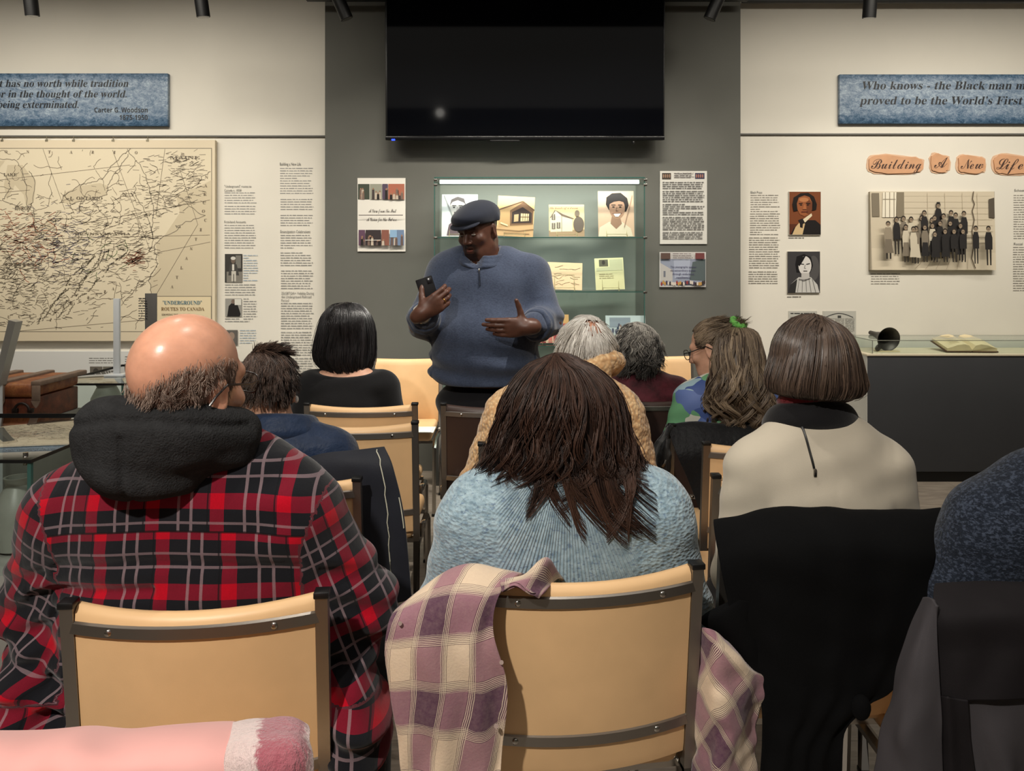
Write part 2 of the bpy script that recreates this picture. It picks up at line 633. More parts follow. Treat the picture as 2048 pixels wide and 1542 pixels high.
# ------------------------------------------------------------------ materials
def _print():
    n = NT('printed_paper')
    return n.fin(n.attr('Col', 'Color'), 0.55, 0, 0.25)
M_PRINT = _print()
def _wallmat(name, rgb, v=0.03):
    n = NT(name)
    co = n.coord()
    c = lin(*rgb)
    f = n.noise(co, 1.3, 4)
    col = n.ramp(f, [(0.35, tuple(x * (1 - v) for x in c[:3]) + (1,)), (0.65, tuple(x * (1 + v) for x in c[:3]) + (1,))])
    n.bump(n.noise(co, 180, 2), 0.06, 0.002)
    return n.fin(col, 0.75, 0, 0.25)
M_WALL = _wallmat('white_wall_paint', (226, 221, 210))
M_DARKWALL = _wallmat('charcoal_wall_paint', (100, 100, 95), 0.06)
M_BLACKCEIL = simple('black_ceiling_paint', (22, 22, 22), 0.9)
def _floor():
    n = NT('grey_stone_planks')
    co = n.coord()
    b = n.new('ShaderNodeTexBrick')
    n.put(b.inputs['Vector'], n.mapv(co, (1, 1, 1), (0, 0, 0)))
    b.inputs['Scale'].default_value = 1.0
    b.inputs['Brick Width'].default_value = 0.9
    b.inputs['Row Height'].default_value = 0.3
    b.inputs['Mortar Size'].default_value = 0.003
    b.inputs['Color1'].default_value = lin(150, 138, 124)
    b.inputs['Color2'].default_value = lin(126, 116, 106)
    b.inputs['Mortar'].default_value = lin(80, 74, 68)
    s = n.noise(n.mapv(co, (2, 14, 2)), 3, 6, 0.65)
    c = n.mix(0.55, b.outputs[0], n.ramp(s, [(0.3, lin(98, 90, 84)), (0.7, lin(178, 166, 152))]))
    return n.fin(c, n.ramp(s, [(0.2, (0.3,) * 3 + (1,)), (0.8, (0.5,) * 3 + (1,))]))
M_FLOOR = _floor()
M_RAIL = simple('grey_picture_rail', (96, 94, 90), 0.5)
M_BLACK = simple('black_metal', (20, 20, 21), 0.45, 0.3)
M_BLKPLASTIC = simple('black_plastic', (12, 12, 13), 0.4)
M_CHROME = simple('brushed_chrome', (176, 172, 166), 0.24, 1.0)
M_STEEL = simple('dull_steel_tube', (150, 145, 139), 0.42, 1.0, bump=0.05, bscale=300)
M_GLASS = glass_mat('clear_glass', (0.94, 0.97, 0.96), 0.0, 1.35)
M_GLASSEDGE = simple('green_glass_edge', (60, 96, 90), 0.15, 0, 0.6)
M_GLASSTOP = glass_mat('polished_glass_top', (0.8, 0.84, 0.82), 0.30, 1.9)
M_WHITE = simple('white_board', (232, 232, 228), 0.6)
M_INK = simple('dark_navy_ink', (10, 14, 24), 0.5)
M_GREYINK = simple('grey_ink', (104, 104, 102), 0.6)
M_BLUEINK = simple('blue_ink', (58, 108, 128), 0.6)
M_BROWNINK = simple('brown_ink', (120, 92, 52), 0.6)
M_PLINTH = simple('charcoal_plinth_paint', (58, 59, 62), 0.6, 0, 0.3, 0.06, 3)

# ------------------------------------------------------------------ the room
def slab(name, lo, hi, mat):
    return struct(MB().box(lo, hi).build(name, mat, smooth=False))
slab('floor', (-5.2, -3.6, -0.08), (5.2, 5.25, 0), M_FLOOR)
slab('ceiling', (-5.2, -3.6, 3.3), (5.2, 5.25, 3.4), M_BLACKCEIL)
slab('wall_back', (-5.1, 5.0, 0), (5.1, 5.15, 3.3), M_WALL)
slab('wall_left', (-5.15, -3.5, 0), (-5.0, 5.0, 3.3), M_WALL)
slab('wall_right', (5.0, -3.5, 0), (5.15, 5.0, 3.3), M_WALL)
slab('wall_rear', (-5.1, -3.6, 0), (5.1, -3.45, 3.3), M_WALL)
DX0, DX1, DY = (650 - CX) * 4.85 / F, (1481 - CX) * 4.85 / F, 4.85
slab('wall_center', (DX0, DY, 0), (DX1, 5.0, 3.3), M_DARKWALL)
def rail(name, x0, x1, py):
    z = P(0, py, 5.0).z
    struct(MB().box((x0, 4.985, z - 0.006), (x1, 5.0, z + 0.006), 0.002).build(name, M_RAIL))
rail('trim_1', -5.0, DX0 - 0.001, 273)
rail('trim_2', DX1 + 0.001, 5.0, 269)

# ------------------------------------------------------------------ lighting track and spotlights
def track(x0, x1, label, y=4.55, z=3.03):
    t = thing('lighting_track', label, 'track', (x0, y, z))
    MB().box((x0, y - .018, z), (x1, y + .018, z + .035), 0.003).build('rail', M_BLACK, t, True)
    k = x0 + .12
    while k < x1:
        MB().cyl((k, y, z + .03), (k, y, 3.3), 0.006, n=8).build('hanger', M_BLACK, t, True); k += 0.7
zt = HC + (HY - 2) * 4.7 / F
track(DX0 - .08, (772 - CX) * 4.7 / F, 'short black lighting track above the grey wall left of the screen', 4.7, zt)
track((1326 - CX) * 4.7 / F, DX1, 'short black lighting track above the grey wall right of the screen', 4.7, zt)
track((1484 - CX) * 4.9 / F, 4.6, 'long black lighting track above the right white wall', 4.9, HC + (HY - 5) * 4.9 / F)
def track_spot(px, py, Y, lean, label, tgt, power, ang=60, top=3.3):
    """px,py = bottom centre of the can"""
    b = P(px, py, Y)
    d = Vector((lean, 0.16, -1)).normalized()
    a = b - d * 0.15
    t = thing('track_spotlight', label, 'spotlight', a, group='black track spotlights along the top of the walls')
    MB().cyl(a, b, 0.037, n=20).build('can', M_BLACK, t, True)
    MB().cyl(b - d * .003, b + d * .0008, 0.03, n=20).build('lens', simple('lamp_lens', (60, 58, 52), 0.1), t, True)
    m = MB().cyl(a + d * .03, a + Vector((0, 0, .12)), 0.008, n=8).cyl(a + Vector((0, 0, .12)), (a.x, a.y, top), .012, n=8)
    m.build('stem', M_BLACK, t, True)
    if power:
        spot('spotlight_bulb', b + d * 0.012, tgt, power, ang, WARM, 0.9, 0.02)
track_spot(65, 32, 4.2, 0.02, 'black track spotlight nearest the left corner of the picture above the blue banner', (-2.75, 5, 1.8), 0)
track_spot(407, 34, 4.2, 0.08, 'black track spotlight above the white wall right of the left banner', (-1.7, 5, 1.6), 10)
track_spot(694, 38, 4.3, 0.42, 'black track spotlight tilted right beside the left edge of the screen', (-.9, 4.85, .8), 8)
track_spot(1419, 38, 4.3, -0.42, 'black track spotlight tilted left beside the right edge of the screen', (1.2, 4.85, 1.4), 10)
track_spot(1738, 36, 4.2, 0.0, 'black track spotlight above the right blue banner', (2.2, 5, 1.6), 6)

# ------------------------------------------------------------------ television
def tv():
    Y = 4.72
    a, b = P(771, 279, Y), P(1329, -46, Y)
    t = thing('television', 'large black flat screen mounted high on the dark grey wall', 'screen', (0, 4.78, a.z))
    dark = simple('screen_bezel', (14, 14, 15), 0.4)
    x0, x1, z0, z1 = a.x, b.x, a.z, b.z
    # leaning forward slightly: the bottom edge sits nearer the wall
    M = Matrix.Translation((0, Y, z0)) @ Matrix.Rotation(math.radians(1.6), 4, 'X') @ Matrix.Translation((0, -Y, -z0))
    MB().box((x0, Y, z0), (x1, Y + .05, z1), 0.006, M).build('casing', dark, t, True)
    n = NT('dark_screen_glass')
    scr = n.fin(lin(9, 10, 14), 0.05, 0, 0.12)
    MB().box((x0 + .012, Y - .002, z0 + .025), (x1 - .008, Y + .001, z1 - .01), 0, M).build('screen', scr, t, True)
    MB().box((x0, Y - .006, z0 - .004), (x1, Y + .002, z0 + .02), 0.003, M).build('lower_bezel', simple('gloss_bezel', (26, 26, 28), 0.18, 0.4), t, True)
    MB().box((-.14, Y - .004, z0 - .014), (.05, Y + .02, z0 - .002), 0.003, M).build('control_bar', M_BLKPLASTIC, t, True)
    MB().ball(P(1267, 285, Y), 0.011).build('sensor', M_BLKPLASTIC, t, True)
    MB().box(P(783, 281, Y - .01), P(790, 278, Y - .008)).build('standby_light', emit_mat('blue_led', (30, 60, 255), 3), t, True)
    for s in (-.35, .35):
        MB().box((s - .03, Y + .045, z0 + .3), (s + .03, DY - .0005, z0 + .8)).build('wall_bracket', M_BLACK, t, True)
tv()

# ------------------------------------------------------------------ blue quote banners
def _banner():
    n = NT('blue_painted_print')
    co = n.coord('Object')
    g = n.coord('Generated')
    x, y, z = n.xyz(g)
    base = n.noise(n.mapv(co, (1, 1, 1.6), (0, .5, 0)), 16, 6, 0.7, dist=1.2)
    fine = n.noise(n.mapv(co, (1, 1, 1.3), (0, -.6, 0)), 55, 4, 0.7, dist=1.5)
    f = n.math('ADD', n.math('MULTIPLY', base, 0.6), n.math('MULTIPLY', fine, 0.5))
    edge = n.math('MAXIMUM', n.math('SUBTRACT', 1.0, n.math('MULTIPLY', z, 4.5)), n.math('SUBTRACT', n.math('MULTIPLY', z, 6), 5.1))
    f = n.math('SUBTRACT', f, n.math('MULTIPLY', n.math('MAXIMUM', edge, 0.0), 0.20))
    c = n.ramp(f, [(0.28, lin(30, 58, 84)), (0.42, lin(74, 102, 130)), (0.54, lin(124, 142, 164)), (0.70, lin(174, 190, 204))])
    return n.fin(c, 0.45, 0, 0.3)
M_BANNER = _banner()
def banner(x0, y0, x1, y1, label, lines):
    Y = 4.985
    t = thing('quote_banner', label, 'banner', P((x0 + x1) / 2, y1, 5.0))
    a, b = P(x0, y1, Y), P(x1, y0, Y)
    MB().box((a.x, Y - .018, a.z), (b.x, 4.997, b.z), 0.002).build('board', M_BANNER, t, True)
    lettering([(q[0], q[1], q[2], q[3], q[4], q[5], Y, q[6]) for q in lines], M_INK, t, 'lettering', True, 0.0192)
banner(-330, 148, 338, 253, 'blue mottled banner with a dark three-line quotation at upper left', [
    ('t has no worth while tradition', 'bold', 2, 259, 175, 15, .22), ('tor in the thought of the world.', 'bold', -12, 256, 196, 15, .22),
    ('being exterminated.', 'bold', -2, 160, 217, 15, .22), ('A race that does no', 'bold', -190, -4, 175, 15, .22),
    ('becomes a negligible fac', 'bold', -250, -16, 196, 15, .22), ('and stands in danger of', 'bold', -240, -8, 217, 15, .22),
    ('Carter G. Woodson', 'sansbold', 192, 298, 226, 10, 0), ('1875-1950', 'sansbold', 242, 298, 241, 10, 0)])
banner(1677, 150, 2330, 248, 'blue mottled banner with a dark quotation at upper right', [
    ('Who knows - the Black man m', 'bold', 1719, 2046, 180, 17, .22), ('proved to be the World\u2019s First', 'bold', 1717, 2040, 210, 17, .22),
    ('ay yet be', 'bold', 2052, 2150, 180, 17, .22), ('Statesman.', 'bold', 2056, 2190, 210, 17, .22)])

# ------------------------------------------------------------------ the big wall map
def wall_map():
    r = random.Random(5)
    Y = 4.96
    t = thing('wall_map', 'large cream map of escape routes hung on the left white wall', 'map', P(100, 682, 5))
    p = Pic(Y - .001, 0.00012)
    x0, x1, y0, y1 = -170, 430, 280, 682
    cream, ink, sea = (222, 208, 182), (134, 124, 108), (206, 193, 166)
    p.rect(-165, 296, 424, 664, ink); p.rect(-163.5, 297.5, 422.5, 662.5, (224, 212, 186))
    # ocean and lakes
    p.poly([(423, 360), (400, 372), (352, 390), (360, 425), (330, 470), (312, 490), (318, 530), (300, 560), (302, 600), (312, 662), (423, 662)], sea)
    p.poly([(122, 405), (130, 385), (160, 372), (200, 366), (216, 372), (214, 390), (170, 400), (140, 408)], sea)
    p.poly([(15, 330), (45, 330), (60, 350), (72, 360), (68, 400), (55, 425), (48, 390), (30, 370), (14, 400), (8, 370)], sea)
    p.poly([(70, 460), (95, 442), (112, 438), (108, 455), (85, 470)], sea)
    p.poly([(-80, 340), (-40, 320), (10, 322), (-20, 360), (-70, 470), (-100, 500), (-110, 420)], sea)
    def wig(x, y, ang, n, st, amp, w, rgb, wl=0.4):
        pts = [(x, y)]
        for _ in range(n):
            ang += r.gauss(0, wl)
            x += math.cos(ang) * st; y += math.sin(ang) * st + r.gauss(0, amp)
            if not (-162 < x < 421 and 299 < y < 661): break
            pts.append((x, y))
        if len(pts) > 1: p.line(pts, w, rgb, False)
    p.k += 1
    # coastlines and lake shores, rivers
    for poly in ([(423, 345), (405, 352), (398, 366), (376, 378), (352, 388), (364, 400), (408, 432), (352, 452), (362, 456), (314, 482), (308, 500), (316, 528), (306, 545), (298, 560), (305, 590), (300, 620), (312, 640), (316, 662)],
                 [(122, 405), (130, 388), (158, 372), (180, 366), (205, 358), (222, 332), (250, 306), (262, 298)],
                 [(216, 372), (228, 350), (244, 330), (256, 308)],
                 [(140, 408), (170, 400), (214, 390), (216, 372)], [(0, 318), (30, 320), (44, 336), (52, 372), (55, 424), (66, 404), (70, 360), (58, 342)],
                 [(-20, 330), (12, 352), (22, 372), (14, 388), (6, 402), (30, 410), (50, 424)],
                 [(70, 460), (95, 442), (112, 438), (108, 455), (85, 470), (70, 460)],
                 [(255, 300), (280, 330), (300, 375), (306, 420), (306, 478)], [(268, 372), (274, 396), (292, 428), (306, 470)]):
        q = []
        for a, b in zip(poly, poly[1:]):
            for i in range(6):
                q.append((a[0] + (b[0] - a[0]) * i / 6 + r.gauss(0, 1.3), a[1] + (b[1] - a[1]) * i / 6 + r.gauss(0, 1.3)))
        q.append(poly[-1])
        p.line(q, 1.3, ink, False)
    for a, b in (((0, 360), (260, 330)), ((86, 298), (130, 420)), ((225, 300), (300, 500)), ((330, 298), (312, 430)), ((120, 455), (420, 400)), ((0, 480), (420, 470)),
                 ((312, 590), (395, 450)), ((315, 505), (421, 484)), ((396, 450), (360, 340)), ((40, 662), (290, 640)), ((-160, 400), (60, 380)), ((-160, 540), (0, 520)), ((180, 470), (300, 425))):
        p.line([a, b], 0.9, (128, 116, 100), False)
    for _ in range(150):
        wig(r.uniform(-160, 300), r.uniform(300, 640), r.uniform(0, 6.3), r.randint(4, 14), 5, .8, .9, (120, 108, 92))
    # names and strokes: dense short strokes by region
    for cx, cy, sx, sy, n, tint in ((330, 400, 38, 60, 330, ink), (40, 470, 40, 26, 150, (150, 96, 76)), (90, 540, 75, 60, 520, ink), (10, 560, 60, 60, 420, ink), (115, 500, 40, 40, 260, (124, 118, 124)),
                                    (170, 440, 60, 30, 190, ink), (265, 505, 35, 45, 230, ink), (380, 335, 25, 22, 70, ink), (-80, 540, 60, 70, 300, ink), (265, 520, 10, 8, 60, (140, 86, 66))):
        for _ in range(n):
            x, y = r.gauss(cx, sx), r.gauss(cy, sy)
            if not (-160 < x < 405 and 302 < y < 655): continue
            if x > 312 and y > 440 - (x - 312) * .2: continue
            a = r.gauss(-.12, .35)
            l = r.uniform(5, 16)
            p.line([(x, y), (x + l * math.cos(a), y + l * math.sin(a))], r.uniform(.8, 1.3), tint, False)
    # mountain ridges
    for k in range(5):
        x, y = 70 + k * 14 + r.uniform(-8, 8), 655 - r.uniform(0, 26)
        for i in range(40):
            nx, ny = x + r.uniform(.6, 5.0), y - r.uniform(.6, 6.0)
            if r.random() < .18: x, y = nx, ny; continue
            p.line([(x, y), ((x + nx) / 2 + 2.6, (y + ny) / 2 + 1), (nx, ny)], 1.5, (128, 118, 100), False)
            x, y = nx, ny
            if y < 500: break
    # red and green routes
    for _ in range(14):
        wig(r.uniform(0, 120), r.uniform(430, 540), r.uniform(0, 6.3), 7, 5, 1, 1.2, (176, 110, 84))
    for _ in range(10):
        wig(r.uniform(150, 250), r.uniform(480, 560), r.uniform(0, 6.3), 5, 5, 1, 1.2, (104, 120, 84))
    # title box
    p.rect(312, 592, 423, 663, ink); p.rect(313.5, 593.5, 422, 662, (226, 210, 176))
    p.build('printed_sheet', t, back=(x0, y0, x1, y1, 0.03, cream))
    L = [('L. ONTARIO', 'bold', 140, 205, 399, 6, .1), ('LAKE', 'bold', 8, 34, 352, 6, 0), 
         ('HURON', 'bold', 30, 62, 420, 8, 0), ('OHIO', 'bold', 10, 70, 532, 7, 0),
         ('PENNSYLVANIA', 'bold', 150, 262, 470, 5, 0), ('MAINE', 'bold', 340, 400, 318, 6, 0), ('N. Y.', 'bold', 245, 272, 392, 7, 0), ('SHOWING THE', 'bold', 324, 357, 631, 4, 0)]
    lettering([(q[0], q[1], q[2], q[3], q[4], q[5], Y, q[6]) for q in L], simple('map_ink', (104, 94, 80), 0.6), t, 'lettering', True, .0045)
    # ATLANTIC OCEAN running up the coast
    m = []
    for word, xa, xb, ya, yb_ in (('ONTARIO', 10, 270, 306, 308), ('KENTUCKY', -70, 80, 640, 634), ('VIRGINIA', 108, 224, 622, 580)):
        for i, ch in enumerate(word):
            f = i / (len(word) - 1)
            m.append((ch, 'bold', xa + (xb - xa) * f, xa + (xb - xa) * f + 5, ya + (yb_ - ya) * f, 6, Y, .1))
    for i, ch in enumerate('ATLANTIC'):
        m.append((ch, 'bold', 342 + i * 9.5, 347 + i * 9.5, 576 - i * 19, 6, Y, .1))
    for i, ch in enumerate('OCEAN'):
        m.append((ch, 'bold', 404 + i * 1.5, 410 + i * 1.5, 425 - i * 17, 6, Y, .1))
    lettering(m, simple('map_ink_pale', (120, 108, 92), 0.6), t, 'sea_lettering', True, .0045)
    lettering([('"UNDERGROUND"', 'bold', 326, 404, 609, 8, Y, 0)], M_BLUEINK, t, 'title_lettering', True, .0045)
    lettering([('ROUTES TO CANADA', 'bold', 323, 409, 621, 7, Y, 0)], M_BROWNINK, t, 'title_lettering', True, .0045)
    m = MB()
    for x in (4, 93, 147, 226, 295):
        m.cyl(P(x, 273, 4.978), P(x + 1, 281, 4.962), 0.003, n=6)
        m.box(P(x - 3, 283, 4.957), P(x + 3, 279, 4.96))
    m.build('hanging_clip', simple('clip_metal', (150, 142, 122), 0.4, 0.8), t, True)
wall_map()

# ------------------------------------------------------------------ printed text on the walls
_tr = random.Random(11)
TXT, TXT2 = (150, 150, 148), (118, 116, 110)
def text_panel(name, label, Y, blocks, heads=(), pics=None, cat='text panel', ink=TXT, pitch=5.0, back=None):
    xs = [b[0] for b in blocks]; yb = max(b[3] for b in blocks)
    t = thing(name, label, cat, P(xs[0], yb, Y))
    p = Pic(Y - .0012, 0.0003)
    for b in blocks:
        p.words(*b[:4], b[4] if len(b) > 4 else ink, pitch, 1.5, _tr)
    if pics: pics(p)
    p.build('print', t, back=back)
    if heads:
        lettering([(h[0], h[1], h[2], h[3], h[4], h[5], Y, 0) for h in heads], M_GREYINK, t, 'heading', True, .004)
    return t
WP = (228, 224, 214)
def pics_left(p):
    def oldphoto(x0, y0, x1, y1):
        w, h = x1 - x0, y1 - y0
        p.rect(x0, y0, x1, y1, (60, 58, 56)); p.rect(x0 + w * .1, y0 + h * .62, x1, y1, (128, 124, 116))
        p.rect(x0 + w * .62, y0 + h * .05, x1 - w * .08, y0 + h * .5, (120, 118, 112))
        p.poly([(x0 + w * .3, y0 + h * .36), (x0 + w * .68, y0 + h * .36), (x0 + w * .82, y0 + h * .75), (x0 + w * .2, y0 + h * .75)], (72, 70, 68))
        p.rect(x0 + w * .38, y0 + h * .6, x0 + w * .64, y1 - h * .04, (196, 192, 182)); p.rect(x0 + w * .49, y0 + h * .7, x0 + w * .53, y1, (90, 88, 84), False)
        p.ell(x0 + w * .48, y0 + h * .22, w * .13, h * .12, (110, 96, 86)); p.ell(x0 + w * .48, y0 + h * .15, w * .14, h * .06, (206, 204, 198))
        p.rect(x0 + w * .42, y0 + h * .36, x0 + w * .54, y0 + h * .58, (210, 206, 198))
    oldphoto(450, 508, 485, 565)
    p.rect(451, 597, 484, 633, (150, 148, 142)); p.poly([(455, 633), (458, 612), (466, 604), (476, 610), (482, 628), (480, 633)], (36, 34, 34)); p.ell(467, 603, 4, 4.5, (120, 104, 94)); p.rect(470, 598, 483, 610, (214, 212, 204))
    p.rect(451, 660, 476, 690, (96, 92, 88)); p.ell(464, 672, 6, 8, (150, 130, 116))
text_panel('wall_text_panel', 'column of grey exhibit text with two old photographs right of the map', 5.0,
           [(449, 385, 514, 408), (449, 412, 514, 432), (449, 450, 514, 497), (450, 569, 514, 592), (487, 597, 515, 640), (450, 637, 500, 648), (480, 660, 516, 690, (170, 184, 196)), (487, 510, 517, 563, (176, 190, 204))],
           [('"Underground" routes to', 'sans', 449, 503, 375, 5), ('Canada c. 1858', 'sans', 449, 483, 383, 5), ('First-hand Accounts', 'sans', 449, 492, 446, 5)], pics_left)
text_panel('wall_text_panel', 'tall column of grey exhibit text beside the edge of the dark wall', 5.0,
           [(560, 336, 627, 392), (561, 398, 627, 424), (561, 430, 627, 456), (561, 470, 627, 500), (561, 505, 628, 535), (562, 541, 628, 578), (562, 606, 628, 660), (562, 664, 628, 712), (562, 716, 628, 760)],
           [('Building a New Life', 'sans', 560, 602, 331, 6), ('Emancipation Celebrations', 'sans', 561, 621, 466, 6), ('2SLGBTQIA+ Visibility During', 'sans', 563, 628, 589, 5.5),
            ('the Underground Railroad', 'sans', 563, 623, 596, 5.5), ('Period', 'sans', 563, 578, 603, 5)])
def pics_low(p):
    p.rect(180, 733, 205, 760, (110, 104, 96)); p.rect(206, 733, 234, 756, (120, 116, 106)); p.ell(192, 745, 6, 9, (70, 66, 62)); p.ell(220, 745, 8, 7, (80, 78, 72))
text_panel('information_board', 'low white board with small print on the wall under the map', 4.97, [(178, 716, 232, 730), (250, 713, 296, 728), (250, 733, 300, 800)], (), pics_low, 'board', TXT2, 4.5, back=(-180, 703, 322, 900, 0.03, (222, 222, 220)))
text_panel('wall_text_panel', 'column of exhibit text headed Black Press on the right white wall', 5.0,
           [(1501, 390, 1561, 424), (1500, 427, 1562, 470), (1498, 475, 1561, 540), (1497, 543, 1558, 570)], [('Black Press', 'sans', 1501, 1524, 387, 5)], ink=(136, 132, 124), pitch=4.6)
text_panel('wall_text_panel', 'short block of exhibit text below the old school photograph', 5.0, [(1742, 547, 1802, 572)], ink=(140, 136, 128), pitch=5)
text_panel('wall_text_panel', 'column of exhibit text cut off at the right edge of the picture', 5.0, [(2027, 390, 2100, 480), (2026, 494, 2100, 582)],
           [('Schools and', 'sans', 2028, 2064, 383, 5), ('Racial Segregation', 'sans', 2027, 2085, 490, 5)], ink=(136, 132, 124), pitch=4.8)

# ------------------------------------------------------------------ portraits and boards on the right wall
def picture(name, label, cat, x0, y0, x1, y1, Y, draw, th=0.012, edge=(200, 196, 186), caption=None):
    t = thing(name, label, cat, P((x0 + x1) / 2, y1, Y))
    p = Pic(Y - th, 0.0003)
    draw(p, x0, y0, x1, y1)
    p.build('printed_sheet', t, back=(x0, y0, x1, y1, th - 0.0004, edge))
    if caption:
        q = Pic(Y - .0012)
        q.words(*caption, (110, 106, 100), 4, 2.0, _tr, 0.0)
        q.build('caption', t)
    return t
def color_portrait(p, x0, y0, x1, y1):
    w, h = x1 - x0, y1 - y0
    X = lambda u: x0 + u * w
    Z = lambda v: y0 + v * h
    Q = lambda *a: [(X(u), Z(v)) for u, v in a]
    p.rect(x0 + .6, y0 + .6, x1 - .6, y1 - .6, (120, 66, 36)); p.rect(x0 + .6, Z(.75), x1 - .6, y1 - .6, (86, 44, 26))
    p.poly(Q((.05, .99), (.15, .84), (.36, .72), (.6, .66), (.82, .66), (.95, .74), (.99, .8), (.99, .99)), (26, 22, 22))
    p.poly(Q((.1, .99), (.2, .82), (.36, .68), (.5, .74), (.42, .99)), (206, 178, 134)); p.poly(Q((.36, .68), (.7, .5), (.72, .56), (.46, .74)), (222, 208, 178))
    p.poly(Q((.28, .66), (.42, .62), (.5, .72), (.36, .78)), (36, 28, 26)); p.poly(Q((.34, .7), (.44, .68), (.42, .84), (.34, .82)), (30, 24, 24))
    p.poly(Q((.1, .3), (.14, .14), (.36, .04), (.6, .03), (.78, .12), (.86, .28), (.82, .4), (.72, .44), (.18, .44)), (28, 18, 14))
    p.poly(Q((.24, .28), (.3, .14), (.48, .09), (.64, .13), (.72, .26), (.72, .42), (.62, .53), (.48, .57), (.34, .53), (.26, .42)), (150, 88, 52))
    p.poly(Q((.55, .14), (.72, .26), (.72, .42), (.62, .53), (.54, .5)), (112, 62, 36)); p.ell(X(.46), Z(.19), w * .15, h * .05, (184, 122, 78))
    p.line(Q((.3, .28), (.42, .27)), 2, (40, 22, 14)); p.line(Q((.52, .27), (.66, .28)), 2, (40, 22, 14))
    p.ell(X(.37), Z(.31), 2.6, 1.1, (30, 18, 14)); p.ell(X(.58), Z(.31), 2.6, 1.1, (30, 18, 14))
    p.poly(Q((.46, .3), (.5, .3), (.54, .41), (.42, .41)), (170, 104, 64)); p.line(Q((.42, .415), (.54, .415)), 1.2, (80, 42, 26)); p.line(Q((.38, .47), (.58, .465)), 1.8, (92, 42, 32))
    p.poly(Q((.1, .3), (.22, .24), (.26, .44), (.14, .46)), (24, 16, 12)); p.poly(Q((.76, .2), (.86, .3), (.84, .42), (.72, .44)), (20, 14, 10))
picture('portrait_print', 'colour painted portrait of a dark-haired man in a black coat on the right white wall', 'picture', 1578, 383, 1642, 470, 5.0, color_portrait, caption=(1577, 475, 1608, 479))
def bw_portrait(p, x0, y0, x1, y1):
    w, h = x1 - x0, y1 - y0
    X = lambda u: x0 + u * w
    Z = lambda v: y0 + v * h
    Q = lambda *a: [(X(u), Z(v)) for u, v in a]
    p.rect(x0, y0, x1, y1, (62, 60, 62)); p.ell(X(.8), Z(.4), w * .18, h * .3, (84, 82, 82))
    p.poly(Q((.02, .99), (.08, .8), (.34, .62), (.72, .62), (.92, .8), (.98, .99)), (198, 196, 192)); p.poly(Q((.02, .99), (.08, .8), (.3, .66), (.24, .99)), (48, 46, 46))
    for u in (.36, .46, .56, .66, .76): p.line(Q((u, .66), (u + (u - .5) * .4, .98)), 1, (120, 118, 116))
    p.poly(Q((.24, .3), (.28, .12), (.5, .06), (.72, .14), (.78, .34), (.7, .5), (.28, .5)), (24, 22, 24))
    p.ell(X(.53), Z(.34), w * .2, h * .23, (216, 212, 208)); p.poly(Q((.42, .52), (.66, .52), (.68, .66), (.42, .68)), (190, 186, 182)); p.poly(Q((.3, .3), (.34, .16), (.56, .1), (.46, .24), (.36, .36)), (22, 20, 22))
    p.line(Q((.4, .3), (.5, .31)), 1.8, (40, 38, 38)); p.line(Q((.57, .31), (.68, .29)), 1.8, (40, 38, 38)); p.line(Q((.54, .32), (.51, .4), (.56, .41)), 1, (120, 116, 112)); p.line(Q((.48, .47), (.6, .47)), 1.6, (84, 80, 80))
    p.line(Q((.34, .66), (.5, .7), (.7, .64)), 1.2, (90, 88, 88))
picture('portrait_print', 'black and white portrait print of a woman with a white collar', 'picture', 1575, 503, 1640, 586, 5.0, bw_portrait, caption=(1574, 593, 1602, 597))
def newspaper(p, x0, y0, x1, y1):
    p.rect(x0, y0, x1, y1, (188, 186, 178))
    p.words(x0 + 4, y0 + 4, x1 - 4, y0 + 7, (60, 60, 58), 4, 2.2, _tr, 0)
    n = 3
    for i in range(n):
        a = x0 + 3 + i * (x1 - x0 - 4) / n
        p.words(a, y0 + 12, a + (x1 - x0 - 10) / n, y1 - 4, (138, 136, 130), 2.6, 1.2, _tr, .05)
def newspaper2(p, x0, y0, x1, y1):
    newspaper(p, x0, y0, x1, y1)
    p.rect(x0 + 3, y0 + 3, x1 - 3, y0 + 15, (188, 186, 178))
    p.line([(x0 + 4 + i * 2.8, y0 + 13 - 8 * math.sin(PI * i / 20)) for i in range(21)], 2, (84, 84, 82)); p.rect(x0 + 29, y0 + 9, x0 + 36, y0 + 14, (70, 70, 68))
picture('newspaper_page', 'grey newspaper page print left of its pair behind the bobbed hair', 'print', 1577, 622, 1634, 712, 5.0, newspaper, 0.004)
picture('newspaper_page', 'grey newspaper page print with an arched masthead beside the glass case', 'print', 1646, 622, 1712, 712, 5.0, newspaper2, 0.004)

